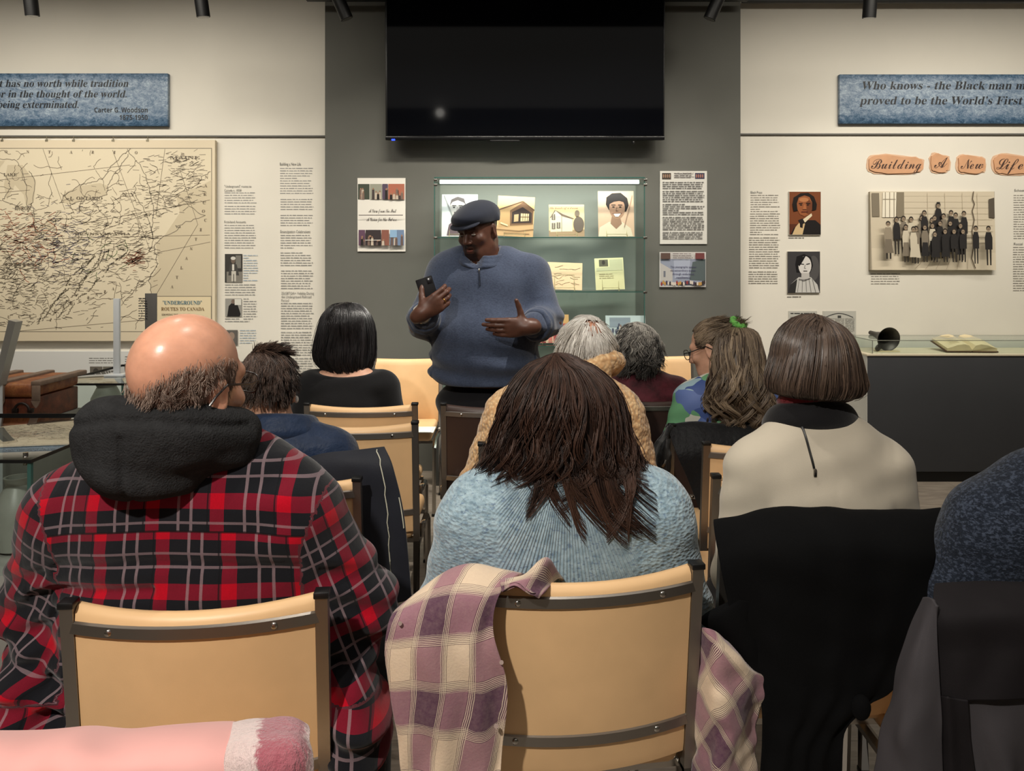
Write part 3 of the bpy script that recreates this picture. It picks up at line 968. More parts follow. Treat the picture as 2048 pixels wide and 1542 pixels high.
def school(p, x0, y0, x1, y1):
    r = random.Random(3)
    S = (206, 194, 172)
    def xy(u, v):     # slightly turned print
        return (x0 + u * (x1 - x0) - 4 * (1 - v) + 3, y0 + v * (y1 - y0))
    Q = lambda *a: [xy(*q) for q in a]
    p.poly(Q((0, 0), (1, 0), (1, 1), (0, 1)), S); p.poly(Q((.0, .72), (1, .78), (1, 1), (0, 1)), (216, 204, 182))
    for k in range(9): p.line(Q((.2, .06 + k * .075), (.98, .06 + k * .075)), .7, (184, 172, 150))
    for u in (.27, .46, .6, .74, .86): p.line(Q((u, .02), (u, .72)), .7, (186, 174, 152))
    p.poly(Q((.01, .02), (.07, .02), (.07, .32), (.01, .32)), (128, 118, 102)); p.poly(Q((.1, .01), (.21, .01), (.2, .33), (.09, .33)), (232, 224, 206))
    for u in (.12, .155, .19): p.line(Q((u, .01), (u - .005, .33)), 1.4, (140, 130, 112))
    p.line(Q((.1, .1), (.2, .1)), 1.4, (140, 130, 112)); p.poly(Q((.21, .01), (.27, .01), (.265, .33), (.205, .33)), (132, 122, 104)); p.poly(Q((.95, .1), (.995, .08), (.995, .34), (.95, .33)), (88, 80, 70))
    p.line(Q((.83, .0), (.82, .1), (.835, .16), (.815, .25), (.83, .36), (.81, .5), (.82, .7), (.8, .85), (.83, .98)), 1.8, (96, 84, 70))
    for k in range(6): p.line(Q((.42 + k * .07, .85), (.34 + k * .085, .99)), .8, (170, 156, 134))
    def kid(u, v, h, top, face=(150, 132, 112), legs=(52, 48, 44), skirt=None, hat=False, wd=.034):
        w = wd
        p.poly(Q((u - w * .6, v + h * .55), (u - w * .15, v + h * .55), (u - w * .2, v + h), (u - w * .5, v + h)), legs); p.poly(Q((u + w * .15, v + h * .55), (u + w * .6, v + h * .55), (u + w * .5, v + h), (u + w * .2, v + h)), legs)
        p.poly(Q((u - w * .55, v + h * .2), (u + w * .55, v + h * .2), (u + w * .85, v + h * .34), (u + w * .8, v + h * .62), (u - w * .8, v + h * .62), (u - w * .85, v + h * .34)), top)
        if skirt: p.poly(Q((u - w * .6, v + h * .5), (u + w * .6, v + h * .5), (u + w * 1.0, v + h * .85), (u - w * 1.0, v + h * .85)), skirt)
        c = xy(u, v + h * .12)
        p.ell(c[0], c[1] - 1, 4.6, 5.4, (52, 46, 42)); p.ell(c[0], c[1] + .8, 3.4, 4.2, face)
        p.rect(c[0] - 2.2, c[1], c[0] + 2.2, c[1] + .9, (70, 60, 52))
        if hat: p.poly([(c[0] - 6, c[1] - 2.5), (c[0] - 3.6, c[1] - 3), (c[0] - 3.2, c[1] - 7), (c[0] + 3.2, c[1] - 7), (c[0] + 3.6, c[1] - 3), (c[0] + 6, c[1] - 2.5)], (46, 42, 38))
    D, G, Wt = (44, 42, 42), (128, 118, 104), (202, 192, 172)
    kid(.54, .12, .5, D, hat=True)
    for u, v, c in ((.2, .3, D), (.255, .29, G), (.315, .3, Wt), (.4, .28, G), (.42, .22, D), (.48, .31, G), (.5, .28, D), (.57, .26, G), (.63, .22, D), (.665, .25, D), (.73, .23, D)): kid(u, v, .5, c)
    for u, v, c, s in ((.26, .4, Wt, G), (.34, .42, G, Wt), (.41, .4, G, D), (.47, .38, Wt, D), (.53, .35, D, D), (.61, .35, D, D), (.69, .38, D, D)): kid(u, v, .5, c, skirt=s)
    kid(.11, .36, .5, (150, 138, 120), skirt=(120, 110, 96), wd=.04, hat=False); kid(.31, .43, .48, Wt, skirt=Wt); kid(.48, .5, .4, D, skirt=D); kid(.56, .46, .44, D, skirt=D)
    kid(.63, .46, .44, D); kid(.7, .46, .44, D); kid(.8, .42, .5, D, wd=.03); kid(.9, .42, .52, D, wd=.036)
picture('school_photograph', 'large sepia board of an old school group standing before a plank building', 'photograph', 1741, 383, 1989, 540, 5.0, school, 0.03, (168, 158, 140))
def title_word(word, x0, x1, yb, h, label, ch):
    Y = 5.0
    t = thing('title_cutout', label, 'sign', P((x0 + x1) / 2, yb + 8, Y))
    r = random.Random(len(word) + int(x0))
    def blob(m):
        pts = []
        n = 26
        for i in range(n):
            a = 2 * PI * i / n
            cx, cy = (x0 + x1) / 2, yb - h * .42
            rx, ry = (x1 - x0) / 2 + m, h * .72 + m * .6
            e = 0.55
            ux = math.copysign(abs(math.cos(a)) ** e, math.cos(a)); uy = math.copysign(abs(math.sin(a)) ** e, math.sin(a))
            q = P(cx + ux * rx + r.uniform(-1.5, 1.5), cy + uy * ry * (1 - .22 * (ux > .1 and uy < 0)) + r.uniform(-1.5, 1.5), Y)
            pts.append(q)
        return pts
    MB().prism([p + Vector((0, -.004, 0)) for p in blob(6)], (0, .004, 0)).build('backing', simple('pale_peach_card', (214, 178, 148), 0.7), t, True)
    MB().prism([p + Vector((0, -.012, 0)) for p in blob(2.5)], (0, .008, 0)).build('board', simple('orange_board', (208, 158, 120), 0.7, 0, None, .08, 12), t, True)
    lettering([(word, 'script', x0 + 2, x1 - 2, yb, h * .98, Y, .1)], simple('brown_script_ink', (66, 42, 34), 0.6), t, 'lettering', True, .0128)
title_word('Building', 1738, 1842, 338, 23, 'orange cut-out sign reading Building above the school photograph', 0)
title_word('A', 1864, 1894, 336, 24, 'orange cut-out sign with the single letter A', 0)
title_word('New', 1917, 1966, 338, 23, 'orange cut-out sign reading New', 0)
title_word('Life...', 1988, 2064, 339, 25, 'orange cut-out sign reading Life at the right edge', 0)

# ------------------------------------------------------------------ posters on the dark wall
def poster_view(p, x0, y0, x1, y1):
    r = random.Random(8)
    p.rect(x0, y0, x1, y1, (226, 222, 214))
    def strip(a, b, cells):
        for c0, c1, base, n in cells:
            p.rect(c0, a, c1, b, base)
            for _ in range(n):
                u = r.uniform(c0 + 2, c1 - 2); v = r.uniform(a + (b - a) * .35, b - 6)
                c = r.choice([(40, 36, 36), (120, 100, 90), (70, 60, 60), (190, 176, 160), (100, 84, 80)])
                p.poly([(u - 2.2, v), (u + 2.2, v), (u + 2.6, b), (u - 2.6, b)], c); p.ell(u, v - 1.5, 1.6, 2, (150, 116, 96), 8)
    strip(y0 + 12, y0 + 43, [(x0 + 1, x0 + 24, (66, 72, 62), 5), (x0 + 25, x0 + 49, (150, 150, 136), 4), (x0 + 50, x0 + 61, (84, 72, 90), 2), (x0 + 62, x1 - 2, (170, 104, 84), 8)])
    strip(y0 + 104, y0 + 135, [(x0 + 3, x0 + 16, (96, 70, 90), 4), (x0 + 17, x0 + 48, (58, 50, 52), 6), (x0 + 49, x0 + 64, (132, 86, 74), 2), (x0 + 66, x1 - 2, (110, 130, 160), 5)])
    p.rect(x0 + 66, y0 + 104, x0 + 80, y0 + 119, (136, 168, 200)); p.rect(x0 + 17, y0 + 124, x0 + 48, y0 + 125, (226, 222, 214), False)
    p.rect(x0 + 4, y0 + 74.2, x1 - 4, y0 + 75.6, (70, 60, 56))
t = picture('poster', 'white poster with photo strips hung on the dark wall left of the speaker', 'poster', 715, 356, 811, 503, DY, poster_view, 0.008)
lettering([('A View from the Past', 'script', 738, 793, 425, 8, DY, 0), ('A Vision for the Future', 'script', 734, 794, 442, 8, DY, 0)], simple('poster_ink', (60, 50, 46), .6), t, 'lettering', True, .0112)
def poster_text(p, x0, y0, x1, y1):
    p.rect(x0, y0, x1, y1, (206, 204, 198)); p.rect(x0 + 4, y0 + 4, x0 + 22, y0 + 17, (70, 62, 56)); p.rect(x1 - 24, y0 + 4, x1 - 5, y0 + 16, (64, 64, 84))
    for k in range(4): p.ell(x0 + 7 + k * 4, y0 + 10, 1.4, 4, (150, 120, 100), 8); p.ell(x1 - 21 + k * 4, y0 + 10, 1.4, 4, (160, 110, 96), 8)
    p.words(x0 + 28, y0 + 4, x1 - 30, y0 + 17, (130, 126, 124), 4, 1.6, _tr, .1)
    for a, b in ((22, 36), (40, 62), (66, 88), (92, 118), (122, 136)): p.words(x0 + 5, y0 + a, x1 - 5, y0 + b, (112, 110, 108), 4.0, 1.7, _tr, .06)
t = picture('poster', 'tall white poster of close text on the dark wall right of the glass case', 'poster', 1320, 342, 1414, 488, DY, poster_text, 0.008, (220, 220, 216))
lettering([('A View from the Past', 'script', 1351, 1386, 349, 4.5, DY, 0), ('A Vision for the Future', 'script', 1349, 1388, 355, 4.5, DY, 0)], simple('poster_ink_grey', (90, 84, 82), .6), t, 'lettering', True, .0115)
def poster_photo(p, x0, y0, x1, y1):
    p.rect(x0, y0, x1, y1, (190, 186, 184)); p.rect(x0 + 2, y0 + 14, x1 - 3, y1 - 3, (140, 146, 164)); p.poly([(x0 + 2, y0 + 22), (x0 + 26, y0 + 36), (x0 + 26, y1 - 12), (x0 + 2, y1 - 12)], (176, 172, 170))
    p.poly([(x0 + 66, y0 + 20), (x0 + 92, y0 + 14), (x0 + 92, y1 - 12), (x0 + 60, y1 - 14)], (84, 94, 96)); p.rect(x0 + 8, y0 + 38, x0 + 12, y0 + 50, (110, 112, 122)); p.poly([(x0 + 28, y0 + 16), (x0 + 62, y0 + 14), (x0 + 58, y1 - 20), (x0 + 30, y1 - 18)], (160, 166, 184))
    r = random.Random(2)
    for k in range(26): p.ell(x0 + 4 + k * 3.4, y1 - 8 + r.uniform(-2, 2), 2, 4, r.choice([(140, 60, 60), (70, 60, 80), (180, 140, 80), (60, 50, 50), (200, 190, 180)]), 8)
    p.rect(x0 + 2, y0 + 2, x0 + 21, y0 + 14, (92, 72, 66)); p.rect(x1 - 22, y0 + 2, x1 - 4, y0 + 14, (110, 62, 62))
    p.words(x0 + 26, y0 + 3, x1 - 26, y0 + 13, (120, 110, 110), 4, 1.5, _tr)
t = picture('poster', 'small landscape poster with a church photograph on the dark wall below the text poster', 'poster', 1319, 504, 1412, 574, DY, poster_photo, 0.012, (200, 198, 196))
lettering([('This photographic summer', 'sans', 1340, 1392, 536, 4.5, DY, 0), ('the extraordinary women', 'sans', 1340, 1390, 543, 4.5, DY, 0), ('through endurance,', 'sans', 1344, 1388, 550, 4.5, DY, 0), ('resilience', 'sans', 1352, 1380, 557, 4.5, DY, 0)],
          simple('poster_ink_violet', (62, 58, 92), .6), t, 'lettering', True, .0155)
# ------------------------------------------------------------------ glass wall case
def wall_case():
    YF, YB = 4.52, 4.845
    x0, x1 = P(869, 0, YF).x, P(1289, 0, YF).x
    zt = P(0, 355, YF).z
    sh = [P(0, 474, YF).z, P(0, 583, YF).z, P(0, 692, YF).z]
    zb = 0.55
    t = thing('display_case', 'tall glass display case on the dark wall behind the standing speaker', 'case', ((x0 + x1) / 2, (YF + YB) / 2, 0))
    MB().box((x0, YF, 0), (x1, YB, zb), 0.004).build('base', simple('case_base', (74, 76, 74), .6), t, True)
    MB().box((x0, YB - .012, zb), (x1, YB, zt)).build('back_panel', simple('case_back', (138, 142, 136), 0.5, 0, .3, .04, 2), t, True)
    MB().box((x0 + .004, YF, zb), (x1 - .004, YF + .005, zt)).build('front_pane', M_GLASS, t, True)
    for a in (x0, x1 - .006):
        MB().box((a, YF + .006, zb), (a + .006, YB - .013, zt)).build('side_pane', M_GLASS, t, True)
    e = MB()
    for x in (x0, x1):
        e.box((x - .003, YF - .001, zb), (x + .003, YF + .006, zt))
    e.box((x0, YF - .001, zt - .004), (x1, YF + .006, zt + .003))
    e.box((x0, YB - .02, zt - .004), (x1, YB - .012, zt + .003))
    e.build('glass_edge', M_GLASSEDGE, t, True)
    for z in sh:
        s = MB().box((x0 + .007, YF + .008, z - .006), (x1 - .007, YB - .014, z)).build('shelf', M_GLASS, t, True)
        MB().box((x0 + .007, YF + .006, z - .006), (x1 - .007, YF + .009, z)).build('front_edge', M_GLASSEDGE, s, True)
    c = MB()
    for z in sh + [zt - .01, zt - .04]:
        for x in (x0 - .004, x1 - .006):
            c.box((x, YF - .004, z - .012), (x + .022, YF + .02, z + .002), .002)
    c.build('clip', M_CHROME, t, True)
    zl = P(0, 363, YF).z
    lt = emit_mat('led_strip_white', (226, 244, 238), 2.2)
    MB().box((x0 + .03, YF + .012, zl - .012), (x1 - .03, YF + .03, zl + .012), .003).build('light_bar', lt, t, True)
    area('case_strip', ((x0 + x1) / 2, YF + .06, zl - .02), ((x0 + x1) / 2, YB - .1, zl - .7), x1 - x0 - .1, 0.03, 3.0, (.94, 1.0, .95))
    area('case_strip', ((x0 + x1) / 2, YF + .06, sh[0] - .02), ((x0 + x1) / 2, YB - .12, sh[0] - .5), x1 - x0 - .1, 0.03, 1.2, (.9, 1.0, .94))
    return sh
SHELF = wall_case()

def stand_photo(name, label, cat, x0, y0, x1, shelf, draw, tilt=8, roll=0.0, Y=4.63, group=None, y1=None, edge=(214, 208, 196)):
    """a print leaning back on a small wire easel; its foot is on the shelf"""
    z = SHELF[shelf]
    y1 = HY - (z + .004 - HC) * F / Y
    t = thing(name, label, cat, ((x0 + x1) / 2 * Y / F - CX * Y / F, Y, z), group=group)
    p = Pic(Y - .003, 0.0003)
    draw(p, x0, y0, x1, y1)
    o = p.build('print', t, back=(x0, y0, x1, y1, .0026, edge))
    o.rotation_euler = (-math.radians(tilt), math.radians(roll), 0)
    o.location = (0, 0, .003)
    w = (x1 - x0) * Y / F
    m = MB()
    for s in (-1, 1):
        m.tube([(s * w * .28, -.03, .002), (s * w * .28, -.008, .002), (s * w * .28, .018, .10)], .0016, 6)
        m.tube([(s * w * .28, -.03, .002), (s * w * .28, -.03, .02)], .0016, 6)
    m.tube([(-w * .28, -.03, .02), (w * .28, -.03, .02)], .0016, 6)
    m.tube([(-w * .28, .018, .10), (w * .28, .018, .10)], .0016, 6)
    m.build('easel', simple('pale_brass_wire', (226, 214, 170), .3, .8), t)
    return t
def man_sketch(p, x0, y0, x1, y1):
    w, h = x1 - x0, y1 - y0
    Q = lambda *a: [(x0 + u * w, y0 + v * h) for u, v in a]
    p.rect(x0, y0, x1, y1, (222, 222, 224)); p.poly(Q((.14, .98), (.2, .72), (.36, .6), (.62, .6), (.9, .7), (.98, .98)), (106, 88, 96)); p.poly(Q((.38, .6), (.58, .6), (.5, .96), (.42, .8)), (236, 236, 236)); p.poly(Q((.42, .63), (.5, .63), (.5, .9), (.44, .9)), (50, 44, 50))
    p.ell(x0 + w * .44, y0 + h * .32, w * .22, h * .26, (196, 188, 186)); p.poly(Q((.22, .26), (.26, .12), (.44, .05), (.62, .1), (.68, .28), (.62, .2), (.44, .14), (.3, .18)), (88, 80, 80))
    for u in (.34, .52): p.line(Q((u - .05, .27), (u + .06, .27)), 1.8, (70, 62, 62)); p.ell(x0 + w * u, y0 + h * .31, 2.4, 1.4, (60, 54, 54))
    p.poly(Q((.42, .3), (.46, .3), (.49, .4), (.4, .4)), (170, 160, 158)); p.line(Q((.34, .43), (.54, .43)), 2.2, (70, 62, 62)); p.line(Q((.36, .48), (.52, .48)), 1.4, (120, 100, 100)); p.line(Q((.06, .02), (.32, .55)), 2.4, (150, 150, 150))
def house_a(p, x0, y0, x1, y1):
    w, h = x1 - x0, y1 - y0
    Q = lambda *a: [(x0 + u * w, y0 + v * h) for u, v in a]
    p.rect(x0, y0, x1, y1, (232, 188, 134)); p.poly(Q((0, .74), (1, .66), (1, 1), (0, 1)), (200, 160, 120))
    p.poly(Q((.04, .34), (.66, .12), (.98, .32), (.98, .7), (.04, .8)), (186, 148, 106)); p.poly(Q((.34, .36), (.68, .14), (.98, .34), (.98, .68), (.36, .74)), (120, 88, 66)); p.line(Q((.02, .36), (.68, .12), (1, .33)), 2.6, (104, 76, 58))
    p.poly(Q((.4, .4), (.68, .26), (.94, .4), (.94, .64), (.4, .68)), (58, 44, 42)); p.poly(Q((.46, .46), (.58, .44), (.58, .62), (.46, .64)), (190, 160, 124)); p.poly(Q((.64, .42), (.86, .42), (.86, .6), (.64, .62)), (214, 188, 150))
    for u in (.7, .76, .82): p.line(Q((u, .42), (u, .6)), 1.2, (110, 84, 64))
    p.line(Q((.64, .51), (.86, .5)), 1.2, (110, 84, 64)); p.poly(Q((.1, .66), (.3, .72), (.3, .76), (.1, .7)), (226, 200, 160)); p.line(Q((.0, .84), (.6, .86), (1, .8)), 1.6, (150, 116, 84)); p.line(Q((.2, .92), (.9, .92)), 1.6, (160, 126, 94))
def house_b(p, x0, y0, x1, y1):
    w, h = x1 - x0, y1 - y0
    Q = lambda *a: [(x0 + u * w, y0 + v * h) for u, v in a]
    p.rect(x0, y0, x1, y1, (236, 204, 160)); p.poly(Q((0, .82), (1, .78), (1, 1), (0, 1)), (168, 140, 114))
    p.poly(Q((.04, .4), (.18, .18), (.66, .42), (.66, .84), (.04, .86)), (224, 212, 188)); p.poly(Q((.18, .17), (.4, .3), (.72, .44), (.66, .46), (.36, .36)), (120, 100, 88)); p.line(Q((.04, .42), (.18, .18)), 1.6, (120, 100, 88)); p.line(Q((.36, .36), (.36, .85)), 1, (150, 130, 112))
    for u, v in ((.08, .3), (.08, .58), (.22, .56)): p.poly(Q((u, v), (u + .1, v), (u + .1, v + .18), (u, v + .18)), (120, 106, 98)); p.line(Q((u + .05, v), (u + .05, v + .18)), 1, (214, 204, 186))
    p.ell(x0 + w * .84, y0 + h * .62, w * .15, h * .24, (110, 96, 88)); p.ell(x0 + w * .8, y0 + h * .28, w * .07, h * .1, (130, 112, 98))
def woman_photo(p, x0, y0, x1, y1):
    w, h = x1 - x0, y1 - y0
    Q = lambda *a: [(x0 + u * w, y0 + v * h) for u, v in a]
    p.rect(x0, y0, x1, y1, (206, 172, 148)); p.poly(Q((.0, 1), (.04, .8), (.3, .68), (.66, .68), (.9, .82), (.96, 1)), (214, 200, 178)); p.poly(Q((.38, .56), (.6, .56), (.66, .72), (.5, .84), (.34, .72)), (150, 116, 96))
    p.poly(Q((.22, .3), (.24, .14), (.4, .05), (.64, .04), (.82, .16), (.86, .32), (.78, .46), (.3, .42)), (40, 32, 32)); p.ell(x0 + w * .53, y0 + h * .38, w * .22, h * .24, (164, 126, 104))
    p.poly(Q((.3, .3), (.34, .14), (.6, .12), (.76, .26), (.6, .22), (.44, .24)), (36, 28, 28))
    for u in (.43, .62): p.line(Q((u - .06, .31), (u + .06, .31)), 1.8, (50, 38, 36)); p.ell(x0 + w * u, y0 + h * .355, 2.6, 1.4, (40, 30, 30))
    p.line(Q((.52, .36), (.5, .44), (.56, .44)), 1.2, (110, 80, 66)); p.poly(Q((.42, .5), (.64, .49), (.56, .57), (.48, .57)), (238, 228, 216)); p.line(Q((.4, .5), (.66, .49)), 1.2, (110, 66, 58)); p.line(Q((.96, .1), (.72, .8)), 1.6, (160, 126, 108))
stand_photo('standing_photograph', 'grey portrait of a man in a suit behind the speaker in the glass case', 'photograph', 883, 388, 955, 0, man_sketch)
stand_photo('standing_photograph', 'tilted sepia photograph of an open-fronted building right of the speaker cap', 'photograph', 992, 392, 1066, 0, house_a, 8, 3)
t = stand_photo('standing_photograph', 'sepia photograph of a pale house with handwriting across its sky', 'photograph', 1098, 409, 1169, 0, house_b)
lettering([('the hands of a dream', 'script', 1100, 1156, 418, 5, 4.61, 0)], simple('sepia_ink', (140, 84, 50), .6), t, 'handwriting', True, 0.0)
stand_photo('standing_photograph', 'sepia portrait of a smiling woman at the right end of the top shelf', 'photograph', 1197, 381, 1269, 0, woman_photo)
def wrinkled(p, x0, y0, x1, y1):
    r = random.Random(4)
    p.rect(x0, y0, x1, y1, (226, 192, 158))
    for _ in range(16):
        x, y = r.uniform(x0 + 4, x1 - 20), r.uniform(y0 + 6, y1 - 6)
        p.line([(x, y), (x + 7, y + r.uniform(-4, 4)), (x + 16, y + r.uniform(-6, 4))], 1.3, r.choice([(170, 140, 112), (196, 164, 132), (150, 124, 104)]), False)
def letter(p, x0, y0, x1, y1):
    p.rect(x0, y0, x1, y1, (212, 202, 160)); p.rect(x0 + 9, y0 + 3, x0 + 27, y0 + 17, (96, 90, 76)); p.ell(x0 + 18, y0 + 9, 3.4, 4.4, (56, 50, 46)); p.poly([(x0 + 30, y0 + 3), (x1 - 2, y0 + 3), (x1 - 2, y0 + 26), (x0 + 3, y0 + 26), (x0 + 3, y0 + 20), (x0 + 30, y0 + 18)], (188, 182, 150))
    p.words(x0 + 8, y0 + 32, x1 - 20, y0 + 42, (160, 148, 112), 4, 1.4, _tr)
def note(p, x0, y0, x1, y1):
    p.rect(x0, y0, x1, y1, (222, 184, 142)); p.words(x0 + 6, y0 + 10, x1 - 6, y1 - 16, (150, 116, 84), 5, 1.6, _tr)
def redpic(p, x0, y0, x1, y1):
    r = random.Random(6)
    p.rect(x0, y0, x1, y1, (222, 170, 116)); p.rect(x0, y0 + 18, x1, y1, (190, 92, 88))
    for _ in range(14):
        u = r.uniform(x0 + 4, x1 - 4); v = r.uniform(y0 + 20, y1 - 14); p.poly([(u - 3, v), (u + 3, v), (u + 4, y1), (u - 4, y1)], r.choice([(206, 120, 112), (226, 190, 170), (150, 60, 66)])); p.ell(u, v - 2, 2, 3, (120, 70, 60), 8)
def crowd(p, x0, y0, x1, y1):
    r = random.Random(7)
    p.rect(x0, y0, x1, y1, (206, 212, 218)); p.rect(x0 + 8, y0 + 4, x1 - 30, y0 + 24, (150, 156, 170))
    for _ in range(30):
        u = r.uniform(x0 + 3, x1 - 3); v = r.uniform(y0 + 16, y1 - 10); p.ell(u, v, 2.4, 5, r.choice([(90, 90, 110), (150, 120, 110), (70, 80, 100), (210, 200, 196)]), 8)
stand_photo('wrinkled_document', 'wrinkled pinkish paper on the second shelf of the glass case', 'document', 1094, 525, 1164, 1, wrinkled, 12, 2)
stand_photo('letter_print', 'pale yellow letter with a small portrait on the second shelf', 'document', 1192, 516, 1250, 1, letter, 10, -2)
stand_photo('note_card', 'small tan note card half hidden by the speaker sleeve', 'card', 1052, 542, 1101, 1, note, 10, 2, 4.60)
stand_photo('red_picture', 'red and orange crowd picture on the lower shelf beside the speaker', 'picture', 1070, 630, 1138, 2, redpic, 10)
stand_photo('crowd_picture', 'bluish street crowd picture on the lower shelf behind the grey curls', 'picture', 1212, 632, 1292, 2, crowd, 10, 0, 4.62)

# ------------------------------------------------------------------ plinth with glass cover on the right
def plinth():
    Y0, Y1 = 4.58, 4.94
    x0, x1 = P(1735, 0, Y0).x, 4.3
    z = P(0, 712, Y0).z
    t = thing('display_plinth', 'long charcoal plinth under a glass cover against the right wall', 'plinth', (x0, Y0, 0))
    MB().box((x0 + .02, Y0 + .03, 0), (x1, Y1, .07)).build('kick', M_BLACK, t, True)
    MB().box((x0, Y0, .07), (x1, Y1, z), .003).build('body', M_PLINTH, t, True)
    MB().box((x0 - .003, Y0 + .002, .07), (x0, Y1, z)).build('lit_side', simple('pale_lit_side', (196, 194, 188), .6), t, True)  # pale side face, with the light it catches put into its colour
    MB().box((x0 - .006, Y0 - .006, z), (x1 + .006, Y1 + .006, z + .012), .002).build('top', simple('cream_plinth_top', (216, 204, 178), .6), t, True)
    zg = P(0, 681, Y0 + .02).z
    xa = P(1745, 0, Y0 + .02).x
    zb = z + .0125
    c = thing('glass_cover', 'clear box-shaped glass cover standing on the charcoal plinth', 'glass cover', (xa, Y0, z + .012))
    MB().box((xa, Y0 + .02, zb), (x1 - .02, Y0 + .026, zg)).build('front_pane', M_GLASS, c, True)
    MB().box((xa, Y1 - .026, zb), (x1 - .02, Y1 - .02, zg)).build('back_pane', M_GLASS, c, True)
    MB().box((xa, Y0 + .0262, zb), (xa + .006, Y1 - .0262, zg)).build('side_pane', glass_mat('side_glass', (.84, .87, .85), .02), c, True)
    MB().box((xa, Y0 + .02, zg + .0002), (x1 - .02, Y1 - .02, zg + .006)).build('top_pane', M_GLASS, c, True)
    e = MB()
    for a, b in (((xa, Y0 + .02, zb), (xa, Y0 + .02, zg)), ((xa, Y0 + .02, zg), (x1 - .02, Y0 + .02, zg)), ((xa, Y1 - .02, zg), (x1 - .02, Y1 - .02, zg)), ((xa, Y0 + .02, zg), (xa, Y1 - .02, zg)), ((xa, Y1 - .02, zb), (xa, Y1 - .02, zg))):
        e.cyl(a, b, .0022, n=6)
    e.build('edge', simple('dull_glass_edge', (120, 120, 112), .3), c, True)
    return z + .0125, Y0
PZ, PY0 = plinth()
def horn():
    Y = PY0 + .14
    c = P(1777, 693, Y)
    t = thing('hearing_horn', 'dark metal horn lying with its bell facing out inside the glass cover', 'horn', (c.x, Y, PZ))
    m = simple('dark_pewter', (66, 62, 58), .42, .6, None, .2, 20)
    r = .074
    prof = [(.014, .2), (.018, .14), (.028, .09), (.048, .04), (r, 0), (r + .003, -.003), (r - .003, 0), (.046, .04), (.025, .09), (.012, .14)]
    bm = MB().lathe((0, 0, 0), prof, 28)
    q = Vector((-.1, 1, .12)).normalized().to_track_quat('Z', 'Y')
    bmesh.ops.transform(bm.bm, matrix=Matrix.Translation((0, 0, r + .004)) @ q.to_matrix().to_4x4(), verts=bm.bm.verts)
    bm.build('bell', m, t)
    MB().tube([(-.015, .06, .03), (-.05, .03, .022), (-.075, -.01, .018), (-.082, -.03, .018)], [.018, .017, .016, .012], 10).build('mouthpiece', m, t)
    MB().box((-.08, -.03, 0), (.06, .03, .004), .001).build('cradle', simple('cradle_card', (206, 190, 150), .6), t)
horn()
def book():
    Y = PY0 + .16
    c = P(1927, 700, Y)
    t = thing('open_book', 'old open book with yellowed pages inside the glass cover', 'book', (c.x, Y, PZ))
    page = simple('yellowed_paper', (226, 210, 172), .8, 0, .2, .04, 20)
    for s, n in ((-1, 'page_block'), (1, 'page_block')):
        rows = []
        for j, y in enumerate((-.10, .10)):
            pass
        m = MB()
        top = []
        prof = [(0, .012), (.02, .035), (.05, .042), (.09, .037), (.125, .026), (.15, .02)]
        a = [(s * x, -.1, z) for x, z in prof] + [(s * .15, -.1, .006), (0, -.1, .006)]
        m.prism(a if s > 0 else a[::-1], (0, .2, 0))
        o = m.build(n, page, t)
    MB().box((-.158, -.106, 0), (-.002, .106, .006), .002).box((.002, -.106, 0), (.158, .106, .006), .002).build('cover', simple('brown_leather', (86, 60, 42), .6), t)
    p = MB()
    for i in range(7):
        p.box((-.12, .06 - i * .02, .0405 - .0), (-.06, .064 - i * .02, .0412))
    p.build('print', simple('book_print', (190, 176, 142), .8), t)
    t.scale = (1.0, 1.0, 1.25)
    t.rotation_euler = (math.radians(13), 0, math.radians(-4))
    t.location.z += .026
book()

# ------------------------------------------------------------------ exhibits on the left
M_CASEIN = simple('case_floor', (96, 92, 86), .7)
def floor_case(name_label, X0, X1, Y0, Y1, z, zb, edge=M_BLACK, tex=None):
    t = thing('glass_case', name_label, 'case', ((X0 + X1) / 2, (Y0 + Y1) / 2, 0))
    MB().box((X0 + .01, Y0 + .01, 0), (X1 - .01, Y1 - .01, zb), .004).build('base', simple('case_plinth', (150, 148, 142), .6), t, True)
    MB().box((X0, Y0, z - .008), (X1, Y1, z), .001).build('top_pane', M_GLASSTOP, t, True)
    for (a, b) in (((X0 + .004, Y0 + .004), (X1 - .004, Y0 + .010)), ((X0 + .004, Y1 - .010), (X1 - .004, Y1 - .004)), ((X0 + .004, Y0 + .0105), (X0 + .010, Y1 - .0105)), ((X1 - .010, Y0 + .0105), (X1 - .004, Y1 - .0105))):
        MB().box((*a, zb), (*b, z - .0085)).build('side_pane', M_GLASS, t, True)
    e = MB()
    for x in (X0 + .007, X1 - .007):
        for y in (Y0 + .007, Y1 - .007):
            e.box((x - .006, y - .006, zb), (x + .006, y + .006, z - .008))
    e.build('corner_edge', M_GLASSEDGE, t, True)
    r = MB()
    r.box((X0 - .003, Y0 - .004, z - .010), (X1 + .003, Y0, z + .001)); r.box((X1, Y0, z - .010), (X1 + .003, Y1, z + .001)); r.box((X0 - .003, Y0, z - .010), (X0, Y1, z + .001)); r.box((X0, Y1, z - .010), (X1, Y1 + .003, z + .001))
    r.build('rim', edge, t, True)
    c = MB()
    for x in (X0 + .05, X1 - .05):
        for y in (Y0 + .05, Y1 - .05):
            c.cyl((x, y, z - .03), (x, y, z + .012), .008, n=12)
    c.build('bolt', M_CHROME, t, True)
    return t
CA = (-2.55, -1.56, 2.40, 3.14, 0.718)
floor_case('nearest glass display case at the left edge beside the man in red plaid', *CA[:4], CA[4], .34)
CB = ((97 - CX) * 3.97 / F, -1.45, 3.97, 4.72, HC - (767 - HY) * 3.97 / F)
floor_case('farther glass display case behind the old trunk and bald head', *CB[:4], CB[4], .3)
